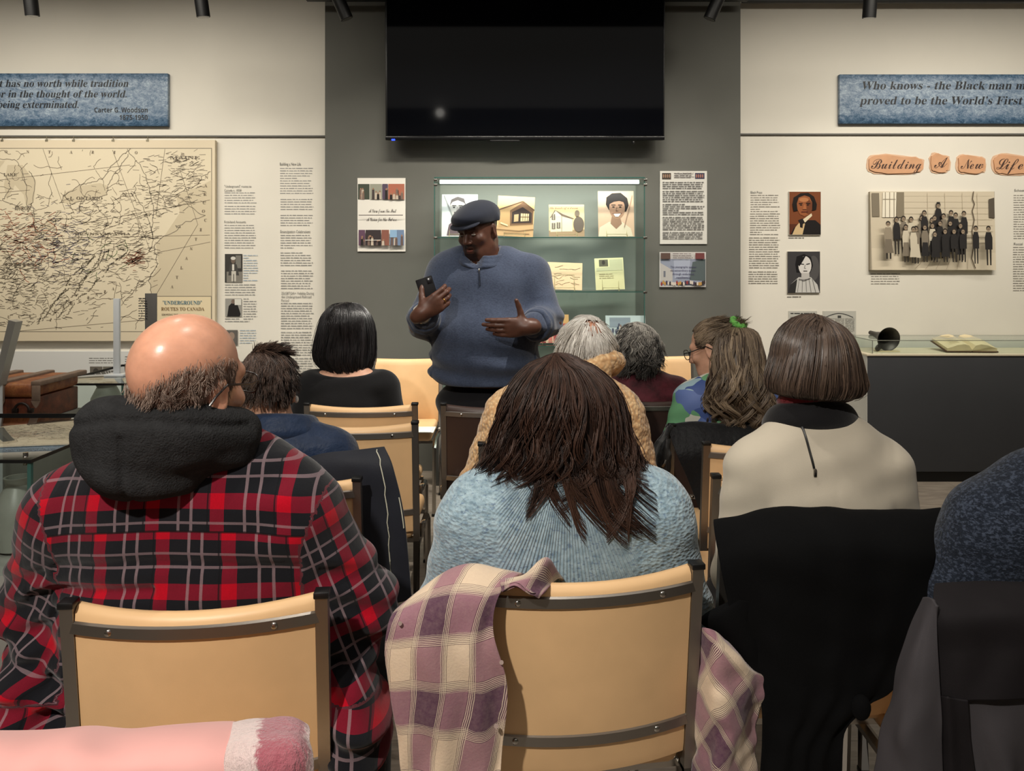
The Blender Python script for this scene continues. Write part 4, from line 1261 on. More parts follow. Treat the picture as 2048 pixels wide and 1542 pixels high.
def trunk():
    X0, X1, Y0, Y1 = (-90 - CX) * 3.7 / F, (103 - CX) * 3.7 / F, 3.55, 3.93
    z1 = HC - (757 - HY) * 3.7 / F
    zm = HC - (797 - HY) * 3.55 / F
    z0 = zm - .12
    b = thing('trunk_stand', 'plain grey stand under the old leather trunk', 'stand', (X0, Y0, 0))
    MB().box((X0 - .05, Y0 - .02, 0), (X1 + .01, Y1 + .02, z0), .004).build('body', simple('stand_grey', (120, 118, 112), .6), b, True)
    t = thing('leather_trunk', 'worn brown leather trunk with straps on the left behind the nearest glass case', 'trunk', ((X0 + X1) / 2, Y0, z0))
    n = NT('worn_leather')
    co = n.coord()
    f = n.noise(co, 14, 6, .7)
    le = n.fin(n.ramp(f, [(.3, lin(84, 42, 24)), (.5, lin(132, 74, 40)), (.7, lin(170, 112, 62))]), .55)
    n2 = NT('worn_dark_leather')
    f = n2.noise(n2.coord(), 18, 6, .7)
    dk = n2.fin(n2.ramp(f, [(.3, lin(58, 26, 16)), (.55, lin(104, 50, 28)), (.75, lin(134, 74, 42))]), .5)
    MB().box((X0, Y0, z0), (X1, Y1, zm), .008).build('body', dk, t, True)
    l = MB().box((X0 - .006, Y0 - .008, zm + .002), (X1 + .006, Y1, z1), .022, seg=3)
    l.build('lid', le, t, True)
    st = simple('grey_strap_leather', (118, 98, 84), .7, 0, None, .15, 40)
    for px in (18, 88, -50):
        x = (px - CX) * 3.6 / F
        m = MB()
        m.box((x - .02, Y0 - .014, zm - .01), (x + .02, Y0 - .006, z1 - .01), .003)
        m.box((x - .026, Y0 - .012, z1 - .012), (x + .022, Y1, z1 + .012), .006)
        m.prism([(x - .022, Y0 - .014, zm - .01), (x + .022, Y0 - .014, zm - .01), (x + .012, Y0 - .014, zm - .03), (x, Y0 - .014, zm - .045), (x - .012, Y0 - .014, zm - .03)], (0, .006, 0))
        m.build('strap', st, t, True)
    hx = (48 - CX) * 3.55 / F
    m = MB()
    m.tube([(hx + .035 * math.cos(a), Y0 - .016, zm - .055 + .035 * math.sin(a)) for a in [i * PI / 10 for i in range(11)]], .006, 8)
    m.box((hx - .05, Y0 - .016, zm - .068), (hx - .024, Y0 + .001, zm - .045), .004).box((hx + .024, Y0 - .016, zm - .068), (hx + .05, Y0 + .001, zm - .045), .004)
    m.build('handle', simple('dark_iron', (40, 30, 26), .5, .5), t, True)
trunk()
def left_stands():
    Y = 4.25
    zt = CB[4] + .0015
    x = P(234, 0, Y).x
    t = thing('acrylic_post', 'upright clear acrylic post on the far glass case left of the bald head', 'stand', (x, Y, zt))
    ac = simple('pale_acrylic', (196, 200, 204), .15, 0, .6)
    MB().box((x - .017, Y - .01, zt), (x + .017, Y + .01, P(0, 597, Y).z), .002).build('post', ac, t, True)
    MB().box((x - .05, Y - .05, zt), (x + .06, Y + .05, zt + .012), .002).build('foot', ac, t, True)
    x = P(286, 0, Y).x
    t = thing('dark_sign_stand', 'narrow dark grey sign standing behind the bald head', 'sign', (x, Y + .1, zt))
    MB().box((x - .034, Y + .09, zt + .006), (x + .034, Y + .1, P(0, 588, Y).z), .001).build('panel', simple('dark_sign_grey', (82, 80, 78), .5), t, True)
    MB().box((x - .05, Y + .05, zt), (x + .05, Y + .14, zt + .006), .001).build('foot', ac, t, True)
    m = Pic(Y + .0885)
    m.words(277, 596, 295, 640, (54, 52, 52), 5, 1.8, _tr)
    m.build('print', t)
    Y = 3.40
    a, b = P(-8, 770, Y), P(24, 642, Y)
    t = thing('slanted_label_stand', 'slanted pale metal label stand at the far left edge before the map', 'stand', (a.x, Y, 0))
    d = (b - a).normalized()
    s = Vector((d.z, 0, -d.x)) * .014
    MB().prism([a - s, a + s, b + s * 1.2, b - s * 1.2], (0, .05, 0)).build('panel', simple('pale_metal', (170, 168, 164), .35, .5), t, True)
    MB().cyl((a.x, Y + .025, .012), (a.x, Y + .025, a.z + .01), .012, n=10).build('pole', ac, t, True)
    MB().cyl((a.x, Y + .025, 0), (a.x, Y + .025, .014), .11, n=24).build('base', M_BLACK, t, True)
left_stands()
def case_items():
    # pieces inside the nearest case
    def item(name, label, cat, prof, loc, mat, sc=1):
        t = MB().lathe((0, 0, 0), [(r * sc, z * sc) for r, z in prof], 24).build(name, mat)
        t.location = loc
        tag(t, label, cat)
    cer = simple('grey_ceramic', (150, 150, 142), .4, 0, None, .1, 10)
    brn = simple('brown_wood_turned', (110, 74, 46), .5, 0, None, .2, 16)
    vase = [(.03, 0), (.05, .01), (.065, .08), (.05, .14), (.028, .18), (.034, .2), (.028, .2), (.02, .16)]
    item('stoneware_jar', 'grey stoneware jar inside the nearest glass case by its corner', 'jar', vase, (-1.75, 2.62, .3405), cer, 1.3)
    item('wooden_bowl', 'brown wooden bowl inside the nearest glass case', 'bowl', [(.04, 0), (.06, .004), (.11, .06), (.12, .09), (.11, .09), (.1, .06), (.02, .012)], (-2.05, 2.7, .3405), brn)
    item('stone_urn', 'mottled stone urn at the left end inside the far glass case', 'urn', [(.05, 0), (.09, .02), (.1, .2), (.08, .3), (.05, .36), (.06, .38), (.03, .38)], (-2.3, 4.2, .3005), cer)
    item('dark_bottle', 'slim dark bottle inside the far glass case', 'bottle', [(.04, 0), (.045, .01), (.045, .2), (.016, .27), (.016, .32), (.012, .32)], (-1.98, 4.25, .3005), simple('dark_bottle_glass', (44, 52, 50), .15))
    b = MB()
    b.box((-.12, -.03, 0), (.12, .03, .02), .004)
    b.tube([(-.1, 0, .02), (-.08, 0, .14), (0, 0, .2), (.08, 0, .16), (.14, 0, .24)], [.02, .024, .03, .03, .012], 10)
    o = b.build('carved_bird', brn)
    o.location = (-1.72, 4.2, .3005)
    tag(o, 'small brown carved bird inside the far glass case beside the bald head', 'figurine')
case_items()

# ------------------------------------------------------------------ chairs
def _vinyl(name, rgb):
    n = NT(name)
    co = n.coord()
    c = lin(*rgb)
    f = n.noise(co, 6, 3)
    col = n.ramp(f, [(.35, tuple(x * .93 for x in c[:3]) + (1,)), (.65, tuple(min(1, x * 1.05) for x in c[:3]) + (1,))])
    n.bump(n.voro(co, 420), .05, .001)
    return n.fin(col, .42, 0, .4)
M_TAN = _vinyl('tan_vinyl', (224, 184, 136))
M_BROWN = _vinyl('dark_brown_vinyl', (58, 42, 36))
CW = 0.42      # overall width
def bow(x, d=.035):
    """plan curve of the back: its middle bulges to the rear (-y)"""
    u = x / (CW / 2 - .02)
    return -d * (1 - u * u)
def chair(mat=None):
    mat = mat or M_TAN
    t = thing('stacking_chair', 'x', 'chair')
    hw = CW / 2
    rec = .09          # recline of the back, metres per 0.4 m
    def py(z): return -(z - .42) * .12
    for s in (-1, 1):
        m = MB()
        pr = [(z, py(z) if z > .42 else 0) for z in (.0, .42, .80)]
        x = s * (hw - .010)
        m.tube([(x, -.02, .012), (x, 0 + .0, .40), (x, py(.62), .62), (x, py(.80), .798)], .0145, 4)
        m.build('rear_post', M_STEEL, t, angle=25)
        MB().box((x - .0125, py(.8) - .013, .795), (x + .0125, py(.8) + .013, .806), .002).build('post_cap', M_BLKPLASTIC, t)
        m = MB()
        m.tube([(x, .0, .385), (x, .28, .39), (x, .33, .36), (x, .35, .012)], .012, 6)
        m.build('front_leg', M_CHROME, t)
        m = MB().box((x - .012, -.035, 0), (x + .012, -.005, .014), .003).box((x - .012, .335, 0), (x + .012, .365, .014), .003)
        m.build('glide', M_BLKPLASTIC, t)
        m = MB().box((x - .006 + s * .014, .02, .40), (x + .006 + s * .014, .05, .45), .003).box((x - .008 + s * .016, .05, .42), (x + .008 + s * .016, .09, .44), .003)
        m.build('linking_bracket', M_CHROME, t)
    # back pad
    m = MB()
    n = 14
    prof = []   # (depth offset, z) closed outline of the pad section
    for z, b in ((.432, -.004), (.45, -.007), (.60, -.007), (.765, -.007), (.785, -.004), (.796, .006), (.797, .016), (.788, .028), (.76, .034), (.60, .034), (.45, .03), (.435, .022)):
        prof.append((b, z))
    rows = []
    for i in range(n + 1):
        x = -hw + .021 + (2 * hw - .042) * i / n
        rows.append([(x, bow(x) + py(z) + b, z - .008 * (1 - abs(2 * i / n - 1) ** 2) * (z > .75)) for b, z in prof])
    g = m.grid(rows, close_u=True)
    m.bm.faces.new(g[0]); m.bm.faces.new(g[-1][::-1])
    m.build('backrest', mat, t, angle=50)
    for z in (.762, .500):
        m = MB()
        rows = []
        for i in range(n + 1):
            x = -hw + .012 + (2 * hw - .024) * i / n
            y = bow(x) + py(z) - .008
            rows.append([(x, y + .002, z - .0115), (x, y - .004, z - .0085), (x, y - .004, z + .0085), (x, y + .002, z + .0115)])
        m.grid(rows)
        for s in (-1, 1):
            rx = s * (hw - .02)
        r = m.build('back_rail', M_STEEL, t, angle=30)
        for x in (-.128, .128):
            MB().ball((x, bow(x) + py(z) - .0125, z), .0058, 10, (1, .45, 1)).build('screw', M_CHROME, r)
    m = MB()
    m.box((-hw + .024, -.0, .40), (hw - .024, .36, .452), .02, seg=3)
    m.build('seat', mat, t)
    for y in (.02, .315):
        MB().box((-hw + .02, y, .385), (hw - .02, y + .02, .40)).build('seat_bearer', M_CHROME, t)
    return t
_base = {}
def place(label, xl, xr, Y, top, group='stacking chairs with vinyl backs', mat=None, dYr=0.0, flip=False):
    """chair by the px of its two posts and the px row of its top edge; Y = distance of the top of the back, dYr = right post farther by this much"""
    key = 'b' if mat is M_BROWN else 't'
    if key not in _base:
        _base[key] = chair(mat); o = _base[key]
    else:
        o = copy_tree(_base[key])
    o['label'] = label; o['group'] = group
    xa, xb = (xl - CX) * (Y - dYr / 2) / F, (xr - CX) * (Y + dYr / 2) / F
    yaw = math.atan2(dYr, xb - xa)
    o.location = ((xa + xb) / 2, Y + .046, 0)
    o.rotation_euler = (0, 0, yaw + (PI if flip else 0))
    o.scale = (math.hypot(xb - xa, dYr) / CW, 1, (HC - (top - HY) * Y / F) / 0.80)
    if flip: o.location.y = Y
    return o
place('tan chair in front left holding the man in red plaid', 118, 651, 1.216, 1197, dYr=.04)
place('tan chair in front centre with a purple plaid shirt over its left side', 930, 1397, 1.335, 1143, dYr=.06)
place('tan chair fully under a plain black coat behind the beige top', 1440, 1860, 1.46, 1050)
place('tan chair at the lower right corner under a black and grey jacket', 1880, 2380, 1.25, 1185)
place('tan chair of the young man, a navy coat tucked behind his back', 396, 722, 1.906, 958)
place('empty tan chair in the third row just right of the navy coat', 585, 836, 2.48, 845)
place('tan chair of the woman in the black top, just beyond the empty tan chair', 609, 835, 2.97, 808)
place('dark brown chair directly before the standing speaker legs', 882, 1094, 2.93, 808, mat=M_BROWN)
place('tan chair of the person in the fleece coat behind the long brown hair', 957, 1232, 2.27, 888)
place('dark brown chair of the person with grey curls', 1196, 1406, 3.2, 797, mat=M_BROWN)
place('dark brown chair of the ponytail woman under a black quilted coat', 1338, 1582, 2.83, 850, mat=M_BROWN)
place('tan chair whose steel post and narrow strip of back show left of the beige top', 1406, 1680, 2.40, 887)
place('tan chair with a short pale post between the black coat and the beige top', 1424, 1744, 1.94, 952)
place('tan chair by the wall facing the audience, left of the speaker', 743, 884, 4.33, 717, flip=True)
place('tan chair by the wall facing the audience, right behind the grey curls', 1247, 1389, 4.33, 712, flip=True)
def papers():
    o = MB().box((-.1, -.07, 0), (.1, .07, .004), .001).box((-.09, -.08, .004), (.09, .05, .008), .001).build('paper_stack', simple('white_paper', (220, 220, 214), .7))
    c = P(852, 862, 4.1)
    o.location = (-.52, 4.02, .453)
    tag(o, 'small stack of white papers on the seat of the chair left of the speaker', 'papers')
papers()
# ------------------------------------------------------------------ people: tools
def skin_mat(name, rgb, rough=.45, dark=None):
    n = NT(name)
    a = n.attr('tint', 'Fac')
    c = lin(*rgb)
    co = n.coord()
    f = n.noise(co, 40, 3)
    base = n.ramp(f, [(.3, tuple(x * .9 for x in c[:3]) + (1,)), (.7, tuple(min(1, x * 1.08) for x in c[:3]) + (1,))])
    n.bump(n.noise(co, 350, 2), .08, .001)
    dk = lin(*(dark or (40, 30, 26)))
    return n.fin(n.mix(a, base, dk), rough, 0, .4, Subsurface_Weight=.08, Subsurface_Radius=(.008, .003, .0015), Subsurface_Scale=1.0)
def hair_mat(name, dark, light, rough=.42, spec=.45):
    n = NT(name)
    a = n.attr('tint', 'Fac')
    return n.fin(n.ramp(a, [(.1, lin(*dark)), (.9, lin(*light))]), rough, 0, spec)
def cloth(name, rgb, var=.12, scale=25, bscale=260, bump=.25, rough=.85, bd=.002, fleck=None, fscale=160, sheen=.2):
    n = NT(name)
    co = n.coord()
    c = lin(*rgb)
    f = n.noise(co, scale, 4)
    col = n.ramp(f, [(.3, tuple(x * (1 - var) for x in c[:3]) + (1,)), (.7, tuple(min(1, x * (1 + var)) for x in c[:3]) + (1,))])
    if fleck:
        g = n.noise(n.mapv(co, (1, 1, 1.6)), fscale, 4, .7)
        col = n.mix(n.ramp(g, [(.48, (0, 0, 0, 1)), (.60, (1, 1, 1, 1))]), col, lin(*fleck))
    n.bump(n.noise(co, bscale, 3), bump, bd)
    return n.fin(col, rough, 0, .15, Sheen_Weight=sheen)

def bounds(spec):
    lo, hi = np.full(3, 9.), np.full(3, -9.)
    for it in spec:
        t = it[0]
        if t[0] == '-' or t in ('fn', 'plane'): continue
        if t == 'cap':
            for p, r in ((it[1], it[3]), (it[2], it[4])):
                lo = np.minimum(lo, np.array(p) - r); hi = np.maximum(hi, np.array(p) + r)
        elif t in ('ell', 'box'):
            r = max(it[2]) if len(it) > (4 if t == 'ell' else 5) else np.array(it[2])
            lo = np.minimum(lo, np.array(it[1]) - r); hi = np.maximum(hi, np.array(it[1]) + r)
        elif t == 'tor':
            r = it[2] * max(1, it[5]) + it[3]
            lo = np.minimum(lo, np.array(it[1]) - r); hi = np.maximum(hi, np.array(it[1]) + r)
        elif t == 'grp':
            l2, h2 = bounds(it[3])
            c = np.array([[a, b, d] for a in (l2[0], h2[0]) for b in (l2[1], h2[1]) for d in (l2[2], h2[2])]) @ np.array(it[1]).T + np.array(it[2])
            lo = np.minimum(lo, c.min(0)); hi = np.maximum(hi, c.max(0))
    return lo - .025, hi + .025
def trace(spec, P0, dr, n=40):
    """walk points along dr to the surface"""
    p = np.array(P0, np.float32)
    dr = np.float32(dr) / np.linalg.norm(dr)
    for _ in range(n):
        p = p + dr * np.clip(sd(p, spec) * .85, -.05, .05)[:, None]
    return p
def sculpted(name, spec, h, mat, parent, attrs=None, post=None):
    lo, hi = bounds(spec)
    V, Q = sculpt(spec, lo, hi, h)
    if post is not None: V = post(V)
    at = attrs(V) if attrs else {'tint': ('FLOAT', np.zeros(len(V), np.float32))}
    return np_mesh(name, V, Q, mat, parent, True, at)

def head_spec(s=1.0, mouth=0.0, jaw=1.0):
    S = lambda *a: tuple(x * s for x in a)
    sp = [('ell', S(0, -.012, .035), S(.076, .098, .088), 0),
          ('ell', S(0, .028, -.030), S(.060 * jaw, .068, .080), .03 * s),
          ('ell', S(0, .062, -.088), S(.034 * jaw, .026, .022), .03 * s),
          ('cap', S(-.048 * jaw, .012, -.066), S(-.022, .062, -.088), .018 * s, .016 * s, .03 * s), ('cap', S(.048 * jaw, .012, -.066), S(.022, .062, -.088), .018 * s, .016 * s, .03 * s),
          ('cap', S(-.040, .076, .026), S(.040, .076, .026), .012 * s, .012 * s, .02 * s),
          ('ell', S(-.044, .068, -.022), S(.02, .018, .018), .02 * s), ('ell', S(.044, .068, -.022), S(.02, .018, .018), .02 * s),
          ('-ell', S(-.031, .100, .006), S(.017, .014, .011), .012 * s), ('-ell', S(.031, .100, .006), S(.017, .014, .011), .012 * s),
          ('ell', S(-.031, .080, .005), S(.013, .0125, .011), .004 * s), ('ell', S(.031, .080, .005), S(.013, .0125, .011), .004 * s),
          ('cap', S(0, .092, .012), S(0, .112, -.026), .008 * s, .012 * s, .014 * s),
          ('ell', S(-.013, .100, -.031), S(.009, .010, .008), .006 * s), ('ell', S(.013, .100, -.031), S(.009, .010, .008), .006 * s),
          ('cap', S(-.020, .084, -.053), S(.020, .084, -.053), .008 * s, .008 * s, .008 * s), ('cap', S(0, .091, -.052), S(0, .091, -.052), .007 * s, .007 * s, .012 * s),
          ('cap', S(-.016, .085, -.067 - mouth), S(.016, .085, -.067 - mouth), .0085 * s, .0085 * s, .008 * s),
          ('-ell', S(0, .096, -.060 - mouth * .5), S(.022, .012, .0025 + mouth * .5), .004 * s)]
    for q in (-1, 1):
        R = rotm(-q * .35, .12, 0)
        sp += [('ell', S(q * .078, -.010, -.004), S(.008, .019, .031), R, .01 * s), ('-ell', S(q * .088, -.004, -.002), S(.007, .010, .018), R, .006 * s), ('ell', S(q * .078, -.006, -.031), S(.008, .010, .010), .008 * s)]
    return sp
def U(v):
    v = np.array(v, float)
    return v / np.linalg.norm(v)
def hand_spec(w, d, n, side, curl=(.5, .6, .4), spread=.12, s=1.0, tdir=None, tcurl=.3, fat=1.0):
    """w wrist, d finger direction, n the way the palm faces, side +-1 puts the thumb on cross(d, n)*side"""
    w, d, n = np.array(w, float), U(d), np.array(n, float)
    n = U(n - d * (n @ d))
    t = np.cross(d, n) * side
    sp = [('ell', tuple(w + d * .048 * s), (.040 * s, .046 * s, .017 * s), np.stack([t, d, n], 1).astype(np.float32), .012 * s), ('cap', tuple(w - d * .03), tuple(w + d * .02 * s), .027 * s, .026 * s, .02)]
    for i, (o, L) in enumerate(((.030, .088), (.010, .098), (-.010, .090), (-.029, .070))):
        a = w + d * (.085 - .006 * abs(i - 1)) * s + t * o * s
        k = w + d * .02 * s + t * o * .6 * s
        sp.append(('cap', tuple(k), tuple(a), .0125 * s, .0115 * s, .012 * s))
        dd = U(d + t * o / .03 * spread)
        c = curl[i] if isinstance(curl[0], (list, tuple)) else curl
        ang = 0
        r = .0098 * fat
        for q, f in enumerate((.46, .30, .24)):
            ang += c[q]
            v = dd * math.cos(ang) + n * math.sin(ang)
            b = a + v * L * f * s
            sp.append(('cap', tuple(a), tuple(b), r * s, (r - .0012) * s, .003 * s))
            a, r = b, r - .0012
    a = w + d * .022 * s + t * .026 * s + n * .006 * s
    v = U(tdir) if tdir is not None else U(d * .62 + t * .7 + n * .35)
    b = a + v * .034 * s
    c2 = b + U(v + n * tcurl * .5 + d * .1) * .030 * s
    e = c2 + U(v + n * tcurl + d * .2) * .022 * s
    sp += [('cap', tuple(a), tuple(b), .0165 * s, .0125 * s, .014 * s), ('cap', tuple(b), tuple(c2), .0122 * s, .0108 * s, .004 * s), ('cap', tuple(c2), tuple(e), .0106 * s, .0085 * s, .003 * s)]
    return sp

def gl_parts(parent, M, T, s=1.0, mat=None, rw=.024, rh=.018, name='glasses', temples=True, square=.6):
    """spectacles in the head's own frame"""
    M4 = Matrix([list(map(float, r)) + [0] for r in M] + [[0, 0, 0, 1]])
    M4.translation = Vector([float(x) for x in T])
    m = MB()
    for q in (-1, 1):
        pts = []
        for i in range(24):
            a = 2 * PI * i / 24
            cx, sy = math.cos(a), math.sin(a)
            pts.append(Vector((q * .033 + rw * math.copysign(abs(cx) ** square, cx), .112, .002 + rh * math.copysign(abs(sy) ** square, sy))) * s)
        m.tube(pts, .0017, 6, closed=True)
        if temples: m.tube([Vector(v) * s for v in ((q * .057, .112, .008), (q * .074, .07, .008), (q * .083, .0, .014), (q * .083, -.022, -.002), (q * .080, -.032, -.018))], .0022, 6)
    m.tube([Vector(v) * s for v in ((-.010, .112, .006), (0, .117, .010), (.010, .112, .006))], .0015, 6)
    bmesh.ops.transform(m.bm, matrix=M4, verts=m.bm.verts)
    g = m.build(name, mat or M_BLKPLASTIC, parent)
    l = MB()
    for q in (-1, 1):
        l.prism([Vector((q * .033 + (rw - .001) * math.copysign(abs(math.cos(a)) ** square, math.cos(a)), .1115, .002 + (rh - .001) * math.copysign(abs(math.sin(a)) ** square, math.sin(a)))) * s for a in [2 * PI * i / 20 for i in range(20)]], (0, .001, 0))
    bmesh.ops.transform(l.bm, matrix=M4, verts=l.bm.verts)
    l.build('lens', M_GLASS, g)
    return g

# ---- hair
def spl(rows, t):
    """smooth interpolation of control rows (k, c) at parameters t in 0..1"""
    rows = np.asarray(rows, float)
    k = len(rows) - 1
    x = np.clip(np.asarray(t) * k, 0, k - 1e-6)
    i = x.astype(int); f = (x - i)[..., None]
    g = lambda j: rows[np.clip(j, 0, k)]
    a, b, c, d = g(i - 1), g(i), g(i + 1), g(i + 2)
    return .5 * ((2 * b) + (-a + c) * f + (2 * a - 5 * b + 4 * c - d) * f ** 2 + (-a + 3 * b - 3 * c + d) * f ** 3)
def loft_hair(name, parent, rings, mat, n=2500, m=14, seed=1, r=.0011, gap=None, tmin=.0, ends=(.86, 1.0), wave=0.0, wfreq=2.0, clump=90, puff=.02, tip=0.0, shell=.955, stray=.02, skull=None, side=0.0):
    """rings: (cx, cy, cz, rx, ry) from the parting down; gap = (centre angle, half width, t from) left open for the face"""
    R = _R(seed)
    cl_a = R.rand(clump) * 2 * PI
    cl = R.randint(0, clump, n)
    th = cl_a[cl] + R.normal(0, 1.6 * PI / clump, n)
    t1 = ends[0] + (ends[1] - ends[0]) * (R.rand(clump)[cl] * .7 + R.rand(n) * .3)
    t1 = np.minimum(t1 + side * np.abs(np.cos(th)) ** 2, 1.0)
    t0 = tmin + R.rand(n) ** 2 * .3
    if gap:
        ga, gw, gt = gap
        dth = np.abs((th - ga + PI) % (2 * PI) - PI)
        t1 = np.where(dth < gw, np.minimum(t1, gt + .04 * R.rand(n)), t1)
        t0 = np.minimum(t0, t1 - .1)
    f = np.linspace(0, 1, m)[None, :]
    t = t0[:, None] + (t1 - t0)[:, None] * f
    g = spl(rings, t)
    ph = (R.rand(clump) * 6.28)[cl]
    wv = wave * t ** 1.5
    rs = np.clip(t / .07, .12, 1)
    ang = th[:, None] + wv * np.sin(wfreq * 6.28 * t + ph[:, None]) * 6
    sc = 1 + puff * R.normal(0, 1, n)[:, None] * .6 - np.abs(R.normal(0, .03, n))[:, None] + wv * np.cos(wfreq * 6.28 * t + ph[:, None] * 1.7) * 4
    sc = sc - tip * np.clip(t - .8, 0, 1) / .2
    st = (R.rand(n) < stray)[:, None]
    sc = np.where(st, sc + .1 * f, sc)
    x = g[..., 0] + g[..., 3] * np.cos(ang) * sc * rs
    y = g[..., 1] + g[..., 4] * np.sin(ang) * sc * rs
    z = g[..., 2]
    rad = r * (1 - .75 * f ** 3) * (.7 + .6 * R.rand(n)[:, None])
    def out(V, e):
        if skull is None: return V
        Ms, Ts, ss = skull
        ax = np.array((.079, .101, .091)) * ss; c = np.array((0, -.012, .035)) * ss
        q = ((V - Ts) @ np.array(Ms, float) - c) / ax
        l = np.linalg.norm(q, axis=-1, keepdims=True)
        ee = e if np.ndim(e) == 0 else e[..., None]
        q = np.where(l < ee, q / (l + 1e-9) * ee, q)
        return (q * ax + c) @ np.array(Ms, float).T + Ts
    # inner shell
    k, a = 22, 40
    tt = np.linspace(0, ends[0], k); aa = np.linspace(0, 2 * PI, a, endpoint=False)
    g2 = spl(rings, tt)
    g2[0, 3:] *= .05
    V = np.stack([g2[:, None, 0] + g2[:, None, 3] * np.cos(aa) * shell, g2[:, None, 1] + g2[:, None, 4] * np.sin(aa) * shell, np.repeat(g2[:, 2:3], a, 1)], -1).reshape(-1, 3)
    V = out(V, 1.05)
    Q = []
    for i in range(k - 1):
        for j in range(a):
            if gap and abs((aa[j] - gap[0] + PI) % (2 * PI) - PI) < gap[1] and tt[i + 1] > gap[2]: continue
            Q.append((i * a + j, i * a + (j + 1) % a, (i + 1) * a + (j + 1) % a, (i + 1) * a + j))
    tint = np.clip(R.rand(clump)[cl] * .6 + R.rand(n) * .4, 0, 1)
    return tubes(out(np.stack([x, y, z], -1), 1.07 + .05 * R.rand(n)[:, None] * np.ones((1, m))), rad, name, mat, parent, tint, extra=(V.astype(np.float32), np.array(Q, np.int32)))
def scalp_hair(name, parent, M, T, s, mat, mask, comb, n=2000, m=9, length=.04, lift=.25, grav=0.0, curl=0.0, r=.0010, seed=2, clump=140, cfreq=3, cap=True, jit=None, axes=(.079, .101, .091), cen=(0, -.012, .035), tintf=None):
    """strands rooted on the skull; mask(u) and comb(u) work on unit directions in the head frame"""
    R = _R(seed)
    u = R.normal(size=(n * 6, 3)); u /= np.linalg.norm(u, axis=1, keepdims=True)
    u = u[mask(u, R)][:n]
    n = len(u)
    ax = np.array(axes) * s; c = np.array(cen) * s
    p = c + u * ax
    cs = u[R.choice(n, min(clump, n), replace=False)]
    cl = np.argmax(u @ cs.T, 1)
    nr = u / ax; nr /= np.linalg.norm(nr, axis=1, keepdims=True)
    cb = comb(u)
    jk = jit if jit is not None else (.5 if curl == 0 else 1)
    jit = R.normal(0, .35, (len(cs), 3))[cl] + R.normal(0, .12, (n, 3))
    d = cb + jit * jk + nr * lift
    d /= np.linalg.norm(d, axis=1, keepdims=True)
    L = length * s * (.6 + .5 * R.rand(len(cs))[cl] + .2 * R.rand(n))
    ph = R.rand(len(cs))[cl] * 6.28
    path = [p.copy()]
    for k in range(m - 1):
        d = d + np.array([0, 0, -grav]) 
        if curl:
            e1 = np.cross(d, nr); e1 /= np.linalg.norm(e1, axis=1, keepdims=True) + 1e-6
            d = d + curl * (np.sin(ph + cfreq * k * .8)[:, None] * e1 + np.cos(ph + cfreq * k * .8)[:, None] * nr * .7)
        d /= np.linalg.norm(d, axis=1, keepdims=True)
        p = p + d * (L / (m - 1))[:, None]
        q = (p - c) / ax
        l = np.linalg.norm(q, axis=1, keepdims=True)
        low = l < 1.02
        p = np.where(low, c + q / l * ax * 1.02, p)
        path.append(p.copy())
    path = np.stack(path, 1)
    W = path @ np.array(M, float).T + np.array(T)
    f = np.linspace(0, 1, m)[None, :]
    rad = r * s * (1 - .7 * f ** 2) * (.7 + .6 * R.rand(n)[:, None])
    tint = np.clip(R.rand(len(cs))[cl] * .55 + R.rand(n) * .45, 0, 1)
    if tintf is not None: tint = tintf(u, tint)
    ex = None
    if cap:
        k, a = 26, 44
        V, Q, ok = [], [], []
        for i in range(k):
            for j in range(a):
                e, b = PI * (i + .5) / k - PI / 2, 2 * PI * j / a
                V.append((math.cos(e) * math.cos(b), math.cos(e) * math.sin(b), math.sin(e)))
        V = np.array(V); ok = mask(V, None)
        for i in range(k - 1):
            for j in range(a):
                q = (i * a + j, i * a + (j + 1) % a, (i + 1) * a + (j + 1) % a, (i + 1) * a + j)
                if all(ok[x] for x in q): Q.append(q)
        V = (c + V * ax * 1.012) @ np.array(M, float).T + np.array(T)
        if Q: ex = (V.astype(np.float32), np.array(Q, np.int32))
    return tubes(W, rad, name, mat, parent, tint, extra=ex)

